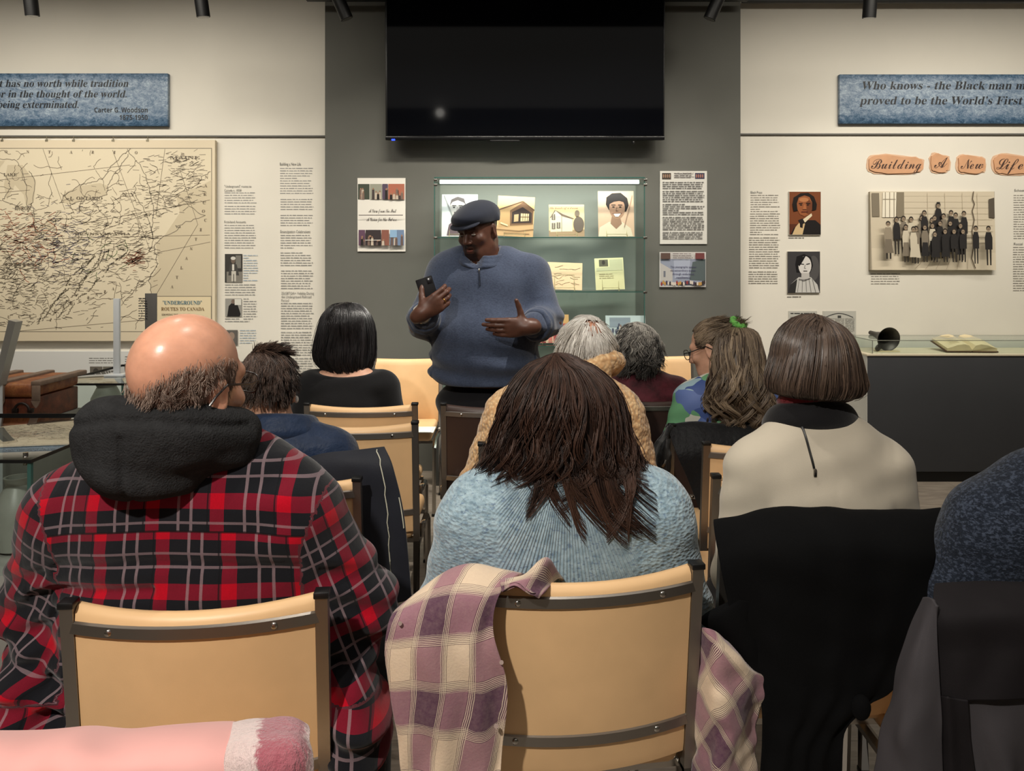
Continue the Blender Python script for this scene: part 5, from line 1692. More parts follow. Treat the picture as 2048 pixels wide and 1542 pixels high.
M_TROUSER = cloth('black_trousers', (26, 26, 29), .1)
M_SHOE = simple('black_shoe', (18, 18, 19), .45)
def person(label, X, Y, **k):
    """seated person seen from behind. All positions are local to (X, Y, 0); the person faces +y"""
    t = thing('person', label, 'person', (X, Y, 0))
    g, sw, sz = k.get('girth', 1.0), k['sw'], k['sz']
    hp = np.array(k['head'], float); s = k.get('hs', 1.0)
    M = rotm(*k.get('hrot', (0, 0, 0)))
    el = k.get('elbow', ((-sw - .05, .02, sz - .27), (sw + .05, .02, sz - .27)))
    wr = k.get('wrist', ((-.10, .24, .56), (.10, .24, .56)))
    ar = k.get('arm', .045)
    dep = k.get('depth', .105)
    hipz = .53
    nb = np.array((0, k.get('ny', .02), sz + .015))
    hb = hp + M @ np.array((0, -.018, -.06)) * s
    nr = k.get('neck', .052)
    def torso(o):
        mid = (hipz + sz) / 2
        return [('ell', (0, .02, hipz), (.17 * g + o, dep * 1.1 + o, .10 + o), 0),
                ('ell', (0, .01, mid), (.15 * g + o, dep + o, (sz - hipz) * .5 + o), .08),
                ('ell', (0, 0, sz - .11), (sw * .92 + o, dep + o, .14 + o), .08),
                ('cap', (-sw * .86, 0, sz - .02), (sw * .86, 0, sz - .02), .05 + o, .05 + o, .06),
                ('cap', (-.05, 0, sz + .02), (.05, 0, sz + .02), .042 + o, .042 + o, .07)]
    def arms(o, fore=True):
        out = []
        for q, e, w in ((-1, el[0], wr[0]), (1, el[1], wr[1])):
            out += [('cap', (q * sw, 0, sz - .03), e, ar * 1.15 + o, ar + o, .05), ('cap', e, w, ar + o, ar * .68 + o * .8, .02)]
        return out
    o = k.get('loose', .012)
    top = list(k['top'](torso, arms) if 'top' in k else torso(o) + arms(o))
    body = torso(-.004) + arms(-.006) + [('cap', tuple(nb), tuple(hb), nr * 1.08, nr, .05), ('fn', lambda p, d, tp=list(top): np.where(p[:, 2] < sz + .055, np.maximum(d, sd(p, tp) + .012), d))]
    body += [('grp', M, tuple(hp), head_spec(s), .03)]
    for q, e, w in ((-1, el[0], wr[0]), (1, el[1], wr[1])):
        body += hand_spec(w, U(np.array(w) - np.array(e)) + np.array((0, .1, -.1)), (0, .2, -1), -q, (.35, .4, .3), s=.92)
    skin = k['skin']
    tf = k.get('tint')
    def tint(V):
        l = (V - np.float32(hp)) @ M / s
        return {'tint': ('FLOAT', tf(l) if tf else np.zeros(len(V), np.float32))}
    sculpted('body', body, k.get('hb', .0055), skin, t, tint)
    # top garment
    cut = k.get('neckcut', (sz + .045, 0.0))
    top = list(top) + [('fn', (lambda p, d, am=k.get('wrinkle', .004), sd_=k.get('seed', 3): d + am * snoise(p * np.float32([1, 1, 2.2]), 5.0, sd_, 2)))]
    top.append(('-ell', (0, k.get('cuty', .02), sz + k.get('cutz', .12)), (k.get('cutr', .085), .10, k.get('cuth', .09)), .02))
    for q, w, e in ((-1, wr[0], el[0]), (1, wr[1], el[1])):
        dv = U(np.array(w) - np.array(e)); pt = np.array(w) - dv * .012
        top.append(('fn', (lambda p, d, pt=np.float32(pt), dv=np.float32(dv), r=ar * 1.6: np.where(((p - pt) @ dv > 0) & (np.abs((p - pt) - ((p - pt) @ dv)[:, None] * dv).sum(1) < .2), np.maximum(d, (p - pt) @ dv), d))))
    k['_top'] = top
    c = sculpted(k.get('topname', 'sweater'), top, k.get('ht', .007), k['cloth'], t, k.get('topattr'))
    # legs
    kx = k.get('knee', .12); ky = k.get('kneey', .27)
    leg = [('ell', (0, .03, .50), (.165 * g, .12, .07), 0)]
    for q in (-1, 1):
        leg += [('cap', (q * .09, .04, .51), (q * kx, ky, .50), .072, .056, .05), ('cap', (q * kx, ky, .50), (q * kx, ky - .02, .09), .052, .043, .03)]
    sculpted('trousers', leg, .012, k.get('trouser', M_TROUSER), t)
    for q in (-1, 1):
        sh = [('ell', (q * kx, ky + .05, .035), (.042, .12, .032), 0), ('ell', (q * kx, ky - .01, .06), (.04, .055, .05), .03), ('plane', (0, 0, .004), (0, 0, -1), 0)]
        sculpted('shoe', sh, .009, M_SHOE, t)
    return t, M, hp, top
# ------------------------------------------------------------------ people: each one
SK_PALE = skin_mat('pale_pink_skin', (214, 156, 128), .30, (120, 96, 84))
SK_FAIR = skin_mat('fair_skin', (206, 158, 132), .5, (90, 60, 50))
SK_BROWN = skin_mat('dark_brown_skin', (88, 57, 45), .42, (26, 18, 16))
def rings_px(L, Y, X0, Y0):
    """(left px, right px, row px, depth radius, depth offset) -> local rings"""
    out = []
    for l, r, y, ry, dy in L:
        a, b = P(l, y, Y + dy), P(r, y, Y + dy)
        out.append(((a.x + b.x) / 2 - X0, Y + dy - Y0, a.z, (b.x - a.x) / 2, ry))
    return out
FACE = PI / 2

# ---- the man in red plaid
def plaid_mat():
    n = NT('red_black_plaid_flannel')
    u, v, _ = n.xyz(n.attr('pat'))
    up = n.math('GREATER_THAN', v, .895)
    seam = n.math('LESS_THAN', n.math('ABSOLUTE', n.math('SUBTRACT', v, .895)), .0018)
    v = n.math('ADD', v, n.math('MULTIPLY', up, .047)); u = n.math('ADD', u, n.math('MULTIPLY', up, .02))
    def band(c, per, st, w):
        f = n.math('FRACT', n.math('SUBTRACT', n.math('DIVIDE', c, per), st))
        return n.math('LESS_THAN', f, w)
    rv = band(u, .113, 0, .21); rh = band(v, .098, 0, .26)
    wv = n.math('MAXIMUM', band(u, .113, .49, .045), band(u, .113, .69, .045)); wh = n.math('MAXIMUM', band(v, .098, .50, .045), band(v, .098, .74, .045))
    kv = band(u, .113, -.05, .025)
    s = n.math('ADD', rv, rh)
    base = n.mix(n.math('MULTIPLY', s, .5), lin(25, 26, 31), lin(190, 6, 34))
    one = n.math('COMPARE', s, 1.0, .1)
    base = n.mix(one, base, lin(122, 20, 40))
    w = n.math('MAXIMUM', n.math('MULTIPLY', wv, .5), n.math('MULTIPLY', wh, .42))
    c = n.mix(w, base, lin(166, 142, 148))
    c = n.mix(n.math('MULTIPLY', kv, .8), c, lin(20, 20, 24))
    c = n.mix(n.math('MULTIPLY', seam, .8), c, lin(14, 14, 16))
    co = n.coord()
    tw = n.noise(co, 500, 2)
    c = n.mix(.25, c, n.ramp(tw, [(.3, (.0, .0, .0, 1)), (.7, (.25, .22, .22, 1))]), 'OVERLAY')
    n.bump(n.noise(co, 30, 4), .25, .006)
    return n.fin(c, .9, 0, .1, Sheen_Weight=.15)
def man_plaid():
    X, Y = -.585, 1.385
    def top(torso, arms):
        sp = [('ell', (0, 0, .84), (.245, .135, .21), 0), ('ell', (0, .02, .66), (.275, .165, .22), .08), ('ell', (.01, .03, .47), (.30, .165, .16), .08),
              ('cap', (-.205, -.01, .895), (.155, -.01, .895), .076, .076, .08), ('cap', (-.11, -.02, .965), (.06, -.02, .965), .062, .062, .09),
              ('cap', (-.245, -.01, .88), (-.315, .03, .70), .078, .072, .05), ('cap', (.195, -.01, .88), (.295, .03, .70), .078, .070, .05),
              ('cap', (-.325, .03, .70), (-.18, .28, .60), .066, .05, .03), ('cap', (.295, .03, .70), (.19, .27, .60), .066, .05, .03),
              ('ell', (.30, -.03, .50), (.055, .10, .13), .05), ('ell', (-.29, -.03, .52), (.06, .09, .14), .05)]
        def folds(p, d):
            x, z = p[:, 0], p[:, 2]
            arc = z + .55 * x * x
            f = .006 * np.exp(-((arc - .845) / .012) ** 2) * (np.abs(x) < .22) + .010 * np.exp(-((arc - .80) / .010) ** 2) * (x < -.02) * (x > -.28) + .006 * np.exp(-((arc - .755) / .014) ** 2) * (np.abs(x) < .24)
            low = np.clip((.72 - z) / .1, 0, 1) * (np.abs(x) > .2)
            f = f + low * .007 * np.sin(z * 95 + x * 30 + snoise(p, 4, 5, 1) * 2)
            arm = (np.abs(x) > .24) * np.clip((.86 - z) / .05, 0, 1)
            f = f + arm * .004 * np.sin((z + .4 * np.abs(x)) * 120)
            return d + f * (p[:, 1] < .12)
        return sp + [('fn', folds)]
    def pat(V):
        x, y, z = V[:, 0], V[:, 1], V[:, 2]
        u = x + .018 + .3 * (z - .75) * x; v = z + .42 * x * x - .004
        arm = (np.abs(x) > .25 - .35 * np.clip(.95 - z, -.1, .1)) & (z > .58) & (y < .2)
        sgn = np.sign(x)
        a = .38
        ua = (np.abs(x) - .25) * math.cos(a) + (z - .9) * math.sin(a) + y * .5; va = -(np.abs(x) - .25) * math.sin(a) + (z - .9) * math.cos(a)
        u = np.where(arm, ua + .03, u); v = np.where(arm, va + .02, v)
        return {'pat': ('FLOAT_VECTOR', np.stack([u, v, np.zeros_like(u)], -1))}
    def tint(l):      # thin stubble round the back and sides of the skull
        edge = .000 + .03 * np.clip(np.abs(l[:, 0]) / .07, 0, 1) + .026 * l[:, 0] / .07
        m = np.clip((edge - l[:, 2]) / .03, 0, 1) * (l[:, 1] < .035) * (l[:, 2] > -.085) * (np.abs(l[:, 0]) < .0785 + .03 * (l[:, 1] < -.03))
        return .55 * m
    hp = (.014, -.085, 1.138)
    t, M, h, spec = person('bald man in a red and black plaid shirt with a black hood, seated front left', X, Y, sw=.20, sz=.93, girth=1.35, depth=.13, arm=.058,
        head=hp, hs=1.03, hrot=(-.34, -.06, .10), skin=SK_PALE, tint=tint, cloth=plaid_mat(), top=top, topname='plaid_shirt', ht=.0055, hb=.0045,
        elbow=((-.325, .03, .70), (.295, .03, .70)), wrist=((-.17, .30, .60), (.18, .30, .60)), topattr=pat, cutz=.16, cutr=.08, cuth=.05, wrinkle=.005, neck=.058, ny=-.05, knee=.27)
    hm = hair_mat('thin_greybrown_hair', (92, 74, 64), (168, 146, 132), .5)
    def mask(u, R):
        e = -.46 + .34 * np.abs(u[:, 0]) + .34 * u[:, 0]
        if R is not None: e = e + R.normal(0, .07, len(u))
        return (u[:, 2] < e) & (u[:, 1] < .42) & (u[:, 2] > -.84)
    scalp_hair('fringe_hair', t, M, h, 1.03, hm, mask, lambda u: np.stack([-u[:, 0] * .25, 0 * u[:, 0] - .1, -1 + 0 * u[:, 0]], -1), n=3800, m=5, length=.016, lift=.2, r=.0005, cap=False, clump=260, curl=.12)
    gl_parts(t, M, h, 1.03, simple('dark_spectacle_frame', (46, 36, 34), .35), .025, .018)
    hood = simple('hood', (44, 44, 45), .95, 0, .1, .18, 60, .8, 300, .004)
    hs = [('tor', (-.022, -.066, 1.075), .092, .026, rotm(0, -.30, .04), 1.22, 0),
          ('tor', (-.026, -.07, 1.045), .092, .032, rotm(0, -.30, .04), 1.22, .03),
          ('ell', (-.038, -.132, 1.045), (.105, .052, .062), .05), ('ell', (-.05, -.140, 1.0), (.075, .044, .05), .05),
          ('cap', (-.135, -.09, 1.005), (-.10, -.10, 1.05), .028, .04, .05), ('cap', (.102, -.07, 1.02), (.03, -.115, .995), .024, .028, .03), ('cap', (.10, -.06, 1.055), (.05, -.1, 1.05), .022, .028, .03)]
    def hf(p, d):
        x, z = p[:, 0], p[:, 2]
        f = .006 * np.exp(-((x + .045) / .006) ** 2) * (p[:, 1] < -.06) * (z < 1.075)
        f = f + .005 * np.sin((z + .5 * x) * 70 + 1.2 * snoise(p, 4, 9, 1)) * np.clip((1.04 - z) / .04, 0, 1) * (p[:, 1] < -.05)
        f = f + .0045 * np.exp(-((z - 1.098 + 1.2 * (x + .03) ** 2) / .006) ** 2) * (p[:, 1] < -.08)
        return d + f + .0025 * snoise(p, 7, 4, 2)
    hs.append(('fn', hf))
    sculpted('hood', hs, .005, hood, t)
man_plaid()

# ---- the woman in the pale blue jumper
def woman_blue():
    X, Y = .105, 1.505
    n = NT('pale_blue_knit')
    co = n.coord()
    x, y, z = n.xyz(co)
    ang = n.math('ARCTAN2', x, n.math('SUBTRACT', 1.02, z))
    comb = n.new('ShaderNodeCombineXYZ')
    rr = n.math('POWER', n.math('ADD', n.math('MULTIPLY', x, x), n.math('POWER', n.math('SUBTRACT', 1.02, z), 2.0)), .5)
    n.put(comb.inputs[0], n.math('MULTIPLY', ang, .32)); n.put(comb.inputs[1], rr)
    rib = n.wave(n.mapv(comb.outputs[0], (1, .12, 1)), 36, 3.0)
    cell = n.voro(n.mapv(co, (1, .4, 1.5)), 110)
    side = n.ramp(n.math('ADD', n.math('ABSOLUTE', x), n.math('MULTIPLY', n.noise(co, 14, 2), .05)), [(.135, (0, 0, 0, 1)), (.165, (1, 1, 1, 1))])
    hgt = n.mix(side, rib, cell)
    col = n.ramp(n.noise(co, 60, 5, .7), [(.35, lin(122, 146, 160)), (.6, lin(162, 184, 194))])
    fl = n.ramp(n.noise(n.mapv(co, (1, 1, 1.8)), 120, 3, .6), [(.57, (0, 0, 0, 1)), (.64, (1, 1, 1, 1))])
    col = n.mix(n.math('MULTIPLY', fl, .6), col, lin(84, 106, 138))
    n.bump(hgt, .7, .004)
    knit = n.fin(col, .92, 0, .1, Sheen_Weight=.4)
    def top(torso, arms):
        return [('ell', (0, 0, .76), (.225, .115, .22), 0), ('ell', (0, .02, .55), (.23, .14, .14), .08), ('cap', (-.165, 0, .85), (.175, 0, .855), .072, .072, .08), ('cap', (-.06, .0, .92), (.06, .0, .92), .055, .055, .07),
                ('cap', (-.185, 0, .82), (-.235, .04, .63), .07, .066, .05), ('cap', (.19, 0, .83), (.245, .04, .63), .07, .066, .05), ('cap', (-.235, .04, .63), (-.1, .25, .58), .062, .046, .03), ('cap', (.245, .04, .63), (.1, .25, .58), .062, .046, .03)]
    t, M, h, sp = person('woman with long dark brown hair in a pale blue knitted jumper, seated front centre', X, Y, sw=.17, sz=.875, girth=1.1, head=(-.005, .06, 1.028), hs=.98, hrot=(.1, -.30, .05), skin=SK_FAIR,
        cloth=knit, top=top, topname='knitted_jumper', ht=.006, elbow=((-.235, .04, .63), (.245, .04, .63)), wrist=((-.1, .26, .57), (.1, .26, .57)), cutz=.13, cutr=.06, cuth=.05, ny=.02)
    hm = hair_mat('dark_brown_hair', (24, 16, 14), (78, 54, 43), .45, .3)
    rg = rings_px([(1090, 1132, 719, .05, .015), (1060, 1182, 729, .09, .01), (1028, 1222, 765, .115, .0), (1006, 1243, 810, .125, -.01), (993, 1256, 860, .12, -.02), (984, 1266, 905, .11, -.035), (966, 1286, 945, .095, -.045), (958, 1300, 975, .08, -.055)], 1.55, X, Y)
    loft_hair('hair', t, rg, hm, n=7000, m=20, seed=3, r=.00095, gap=(FACE, .75, .35), ends=(.72, .88), side=.12, wave=.035, wfreq=2.2, clump=420, puff=.05, stray=.015, skull=(M, h, .98))
    # loose locks over the back of the jumper
    R = _R(8)
    paths, tn = [], []
    locks = []
    for i in range(30):
        x0 = R.choice([R.uniform(1090, 1130), R.uniform(1150, 1215), R.uniform(1190, 1265)]); y1 = R.uniform(960, 1060)
        if i % 4 == 0: y1 = R.uniform(1070, 1108)
        locks.append((x0, x0 + R.normal(6, 26), y1, R.choice([-1, 1]) * R.uniform(15, 85), R.rand()))
    for x0, x1, y1, cv, tv in locks:
        k = 30
        for j in range(k):
            f = np.linspace(0, 1, 14)
            a = R.normal(0, 1)
            px = x0 + (x1 - x0) * f + cv * f ** 3 + 10 * np.sin(f * 6 + tv * 6) * f + a * 7 * (1 - .9 * f ** 1.1)
            py = 850 + R.uniform(0, 40) + (y1 - 870 + R.normal(0, 4)) * (f - .10 * f ** 3) 
            d = 1.395 - .02 * f + .012 * R.rand()
            pt = np.stack([(px - CX) * d / F - X, d - Y + 0 * f, HC + (HY - py) * d / F], -1)
            paths.append(pt); tn.append(np.clip(tv * .7 + R.rand() * .3, 0, 1))
    paths = np.array(paths)
    q = paths.reshape(-1, 3).copy()
    q[:, 1] = -.30
    q = trace(sp, q, (0, 1, 0))
    q = q.reshape(paths.shape)
    off = .003 + .006 * R.rand(len(paths))[:, None] + .03 * (1 - np.linspace(0, 1, 14))[None, :] ** 2
    paths[:, :, 1] = np.clip(q[:, :, 1], -.18, .1) - off
    tubes(paths, .0009 * (1 - .6 * np.linspace(0, 1, 14) ** 3)[None, :] * np.ones((len(paths), 1)), 'loose_locks', hm, t, np.array(tn))
woman_blue()

# ---- the woman with the bob and the beige top
def woman_bob():
    X, Y = .672, 1.625
    def top(torso, arms):
        return [('ell', (0, 0, .80), (.178, .105, .2), 0), ('ell', (0, .02, .58), (.18, .12, .14), .08), ('cap', (-.135, 0, .925), (.13, 0, .922), .05, .05, .06), ('cap', (-.06, 0, .975), (.06, 0, .975), .045, .045, .06),
                ('cap', (-.152, 0, .895), (-.178, .02, .66), .054, .048, .035), ('cap', (.148, 0, .895), (.205, .02, .66), .056, .048, .035), ('cap', (-.178, .02, .66), (-.1, .25, .56), .048, .036, .02), ('cap', (.205, .02, .66), (.1, .25, .56), .048, .036, .02),
                ('fn', lambda p, d: d + .007 * np.exp(-((np.abs(p[:, 0]) - .135 - .1 * (.84 - p[:, 2])) / .010) ** 2) * np.clip((.86 - p[:, 2]) / .06, 0, 1) + .0012 * np.exp(-(p[:, 0] / .003) ** 2) * (p[:, 2] < .9))]
    t, M, h, sp = person('woman with a dark brown bob in a beige zip-back top behind the black coat', X, Y, sw=.15, sz=.935, head=(.0, .045, 1.105), hs=.98, hrot=(-.05, -.12, 0), skin=SK_FAIR,
        cloth=cloth('beige_knit', (196, 186, 168), .04, 12, 500, .12), top=top, topname='beige_top', elbow=((-.178, .02, .66), (.205, .02, .66)), wrist=((-.1, .26, .55), (.1, .26, .55)), wrinkle=.003, cutz=.13, cutr=.07, cuth=.05)
    hm = hair_mat('brown_bob_hair', (40, 30, 26), (112, 92, 78), .33, .5)
    rg = rings_px([(1622, 1634, 638, .055, .01), (1590, 1668, 645, .085, .01), (1566, 1692, 668, .11, .005), (1552, 1706, 700, .122, .0), (1541, 1716, 735, .125, -.005), (1535, 1723, 762, .12, -.01), (1541, 1717, 782, .105, -.015), (1562, 1696, 790, .085, -.015)], 1.66, X, Y)
    loft_hair('bob_hair', t, rg, hm, n=4600, m=15, seed=5, r=.0011, gap=(FACE, .8, .4), ends=(.93, 1.0), wave=.004, clump=240, puff=.012, stray=.004, skull=(M, h, .98))
    blk = cloth('black_scarf', (24, 23, 25), .1)
    sc = [('tor', (-.008, .02, 1.018), .056, .024, rotm(0, -.30, 0), 1.15, 0), ('tor', (-.008, .025, .995), .066, .022, rotm(0, -.3, 0), 1.18, .02)]
    sculpted('scarf', sc, .005, blk, t)
    sculpted('scarf_lining', [('tor', (.004, .016, 1.056), .060, .016, rotm(0, -.34, -.1), 1.15, 0)], .004, cloth('dark_red_scarf', (112, 30, 36), .3, 18), t)
    k = np.linspace(0, 1, 20)
    px = 1622 + 15 * k; py = 836 + 110 * k
    pt = np.stack([(px - CX) * 1.52 / F - X, 0 * k - .3, HC + (HY - py) * 1.52 / F], -1)
    q = trace(sp, pt, (0, 1, 0)); q = q[np.abs(sd(q, sp)) < .01]
    MB().tube([Vector(map(float, v)) + Vector((0, -.001, 0)) for v in q], [.0042] * 4 + [.0026] * (len(q) - 4), 6).build('zip', M_BLKPLASTIC, t)
    MB().box(Vector(map(float, q[-1])) + Vector((-.003, -.006, -.012)), Vector(map(float, q[-1])) + Vector((.003, -.001, .004)), .001).build('zip_pull', M_CHROME, t)
woman_bob()

# ---- the man cut off by the right edge
def man_right():
    X, Y = 1.075, 1.40
    def top(torso, arms):
        return [('ell', (0, 0, .78), (.225, .125, .22), 0), ('ell', (0, .02, .56), (.25, .15, .16), .08), ('cap', (-.15, 0, .86), (.15, 0, .86), .072, .072, .08), ('cap', (-.06, 0, .935), (.07, 0, .935), .05, .05, .08),
                ('cap', (-.18, 0, .84), (-.255, .02, .66), .075, .066, .05), ('cap', (.195, 0, .89), (.245, .02, .66), .075, .066, .05), ('cap', (-.245, .02, .66), (-.12, .26, .58), .062, .046, .03), ('cap', (.245, .02, .66), (.12, .26, .58), .062, .046, .03)]
    t, M, h, sp = person('person in a dark blue flecked jumper cut off by the right edge of the picture', X, Y, sw=.18, sz=.92, girth=1.2, head=(.12, .02, 1.09), hrot=(-.3, 0, 0), skin=SK_FAIR,
        cloth=cloth('navy_flecked_knit', (30, 36, 47), .25, 60, 240, .7, .95, .004, (66, 74, 90), 130, .1), top=top, topname='flecked_jumper', elbow=((-.245, .02, .66), (.245, .02, .66)), wrist=((-.12, .27, .57), (.12, .27, .57)), cutz=.15, cutr=.07)
    hm = hair_mat('short_dark_hair', (40, 32, 28), (80, 66, 56))
    scalp_hair('short_hair', t, M, h, 1.0, hm, lambda u, R: (u[:, 2] > -.45) & (u[:, 1] < .45 + .6 * (u[:, 2] > .45)), lambda u: np.stack([0 * u[:, 0], -.5 + 0 * u[:, 0], -.6 + 0 * u[:, 0]], -1), n=1500, length=.035, lift=.4, r=.0012)
man_right()

# ---- the boy
def boy():
    X, Y = -.67, 2.16
    t, M, h, sp = person('young man with short brown hair and a quilted navy jacket beside the bald man', X, Y, sw=.15, sz=.815, head=(-.055, .03, .985), hs=.98, hrot=(.22, -.16, .06), skin=SK_FAIR,
        cloth=cloth('quilted_navy', (28, 42, 66), .15, 30, 60, .5, .5, .006), topname='navy_jacket', loose=.02, cutz=.10, cutr=.07, cuth=.05)
    hm = hair_mat('short_brown_hair', (34, 25, 22), (98, 76, 64), .4)
    def mask(u, R):
        side = np.where(u[:, 2] < -.05, .05, .55)
        return (u[:, 2] > -.72 + .5 * np.clip(u[:, 1] + .2, 0, 1)) & (u[:, 1] < side + .4 * (u[:, 2] > .5))
    scalp_hair('short_hair', t, M, h, .98, hm, mask, lambda u: np.stack([.5 * (u[:, 2] > .5) + .1 * u[:, 0], -.3 + 0 * u[:, 0], -.75 * (u[:, 2] < .75) + 0 * u[:, 0]], -1), n=5200, m=7, length=.036, lift=.24, grav=.06, r=.0010, clump=420)
    c = [('tor', (-.015, .02, .885), .075, .024, rotm(0, -.25, 0), 1.15, 0), ('tor', (-.012, .02, .855), .09, .026, rotm(0, -.25, 0), 1.15, .015)]
    sculpted('collar', c, .006, cloth('quilted_navy_collar', (30, 44, 68), .15, 30, 70, .5, .5, .006), t)
    e = M @ np.array((.086, -.004, -.030)) + h
    MB().ball(Vector(map(float, e)), .007, 10, (1, 1, 1.6)).build('earbud', simple('white_plastic', (236, 236, 232), .3), t)
boy()

# ---- the woman in black with the black bob
def woman_black():
    X, Y = -.70, 3.13
    def top(torso, arms):
        return torso(.008) + arms(.008)
    t, M, h, sp = person('woman with a black bob and wide-necked black top left of the speaker', X, Y, sw=.165, sz=.86, head=(.0, .03, 1.06), hs=.95, hrot=(-.15, -.15, -.05), skin=SK_FAIR,
        cloth=cloth('black_jersey', (16, 16, 18), .1), top=top, topname='black_top', cutz=.085, cutr=.165, cuth=.062, cuty=-.03, wrinkle=.002)
    hm = hair_mat('black_hair', (10, 10, 12), (44, 40, 42), .33, .5)
    rg = rings_px([(684, 700, 605, .06, .05), (662, 722, 611, .09, .05), (645, 740, 632, .115, .04), (636, 748, 660, .125, .03), (629, 750, 690, .12, .02), (628, 748, 712, .115, .01), (637, 744, 730, .10, .0), (655, 738, 744, .08, -.01)], 3.16, X, Y)
    loft_hair('bob_hair', t, rg, hm, n=2600, m=12, seed=6, r=.0017, gap=(FACE, .8, .4), ends=(.86, 1.0), wave=.008, clump=140, puff=.02, skull=(M, h, .95))
woman_black()

# ---- the white-haired person in the fleece coat
def fleece():
    X, Y = .173, 2.43
    n = NT('tan_sherpa_fleece')
    co = n.coord()
    v = n.voro(co, 90, 'SMOOTH_F1')
    n.bump(v, .7, .008)
    fm = n.fin(n.ramp(v, [(.1, lin(238, 204, 156)), (.6, lin(200, 156, 110))]), .95, 0, .1, Sheen_Weight=.3)
    def top(torso, arms):
        return [('ell', (0, 0, .74), (.235, .15, .24), 0), ('ell', (0, .02, .52), (.25, .16, .16), .08), ('cap', (-.14, 0, .87), (.14, 0, .87), .09, .09, .08), ('cap', (-.06, -.01, .96), (.07, -.01, .96), .06, .06, .07),
                ('cap', (-.18, 0, .84), (-.28, .03, .60), .09, .075, .05), ('cap', (.18, 0, .84), (.25, .03, .60), .09, .075, .05), ('cap', (-.28, .03, .60), (-.1, .25, .56), .07, .05, .03), ('cap', (.25, .03, .60), (.1, .25, .56), .07, .05, .03),
                ('fn', lambda p, d: d + .004 * snoise(p, 24, 3, 2))]
    t, M, h, sp = person('white-haired person in a thick tan fleece coat behind the long brown hair', X, Y, sw=.17, sz=.90, girth=1.2, head=(.08, .07, 1.055), hs=.96, hrot=(-.25, -.15, .05), skin=SK_PALE,
        cloth=fm, top=top, topname='fleece_coat', ht=.006, wrinkle=.004, cutz=.15, cutr=.06, cuth=.06, elbow=((-.28, .03, .6), (.25, .03, .6)))
    sculpted('fleece_collar', [('tor', (.07, .05, .985), .085, .034, rotm(0, -.35, -.35), 1.25, 0), ('cap', (.11, -.02, .985), (.165, .0, .94), .03, .026, .03), ('fn', lambda p, d: d + .004 * snoise(p, 24, 3, 2))], .006, fm, t)
    hm = hair_mat('white_hair', (186, 178, 168), (248, 244, 236), .5)
    def comb(u):
        c = np.array((.35, -.75, .55)); c /= np.linalg.norm(c)
        d = u - c
        sw_ = np.cross(np.tile(c, (len(u), 1)), d)
        return d * 1.0 + sw_ * .5 + np.array((0, 0, -.5))
    def mask(u, R):
        c = np.array((.35, -.75, .55)); c /= np.linalg.norm(c)
        a = u @ c
        m = (u[:, 2] > -.78 + .5 * np.clip(u[:, 1] + .2, 0, 1)) & (u[:, 1] < .5 + .3 * (u[:, 2] > .5))
        if R is not None: m &= (a < .965) | (R.rand(len(u)) < .5)
        else: m &= a < .955
        return m
    scalp_hair('white_hair', t, M, h, .98, hm, mask, comb, n=3200, m=9, length=.058, lift=.06, grav=.10, curl=.12, r=.0013, clump=260, jit=.45)
fleece()

# ---- the person with grey curls
def curls():
    X, Y = .60, 3.35
    t, M, h, sp = person('person with grey curls and a dark maroon top in the far row', X, Y, sw=.155, sz=.79, head=(-.03, .03, .955), hs=.98, hrot=(-.05, -.12, 0), skin=SK_FAIR,
        cloth=cloth('maroon_velvet', (70, 24, 32), .5, 20, 100, .4, .6, .004), topname='maroon_top', loose=.016, cutz=.1, cutr=.06, cuth=.04)
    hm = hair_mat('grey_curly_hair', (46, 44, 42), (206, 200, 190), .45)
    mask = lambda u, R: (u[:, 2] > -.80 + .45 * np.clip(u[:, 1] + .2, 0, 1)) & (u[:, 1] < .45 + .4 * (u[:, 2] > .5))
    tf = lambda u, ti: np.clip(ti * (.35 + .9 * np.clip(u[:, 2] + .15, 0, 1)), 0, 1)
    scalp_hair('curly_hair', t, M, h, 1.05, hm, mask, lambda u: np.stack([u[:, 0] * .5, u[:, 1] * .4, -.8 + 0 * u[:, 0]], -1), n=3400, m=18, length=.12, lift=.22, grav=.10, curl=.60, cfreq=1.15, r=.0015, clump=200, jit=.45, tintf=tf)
curls()

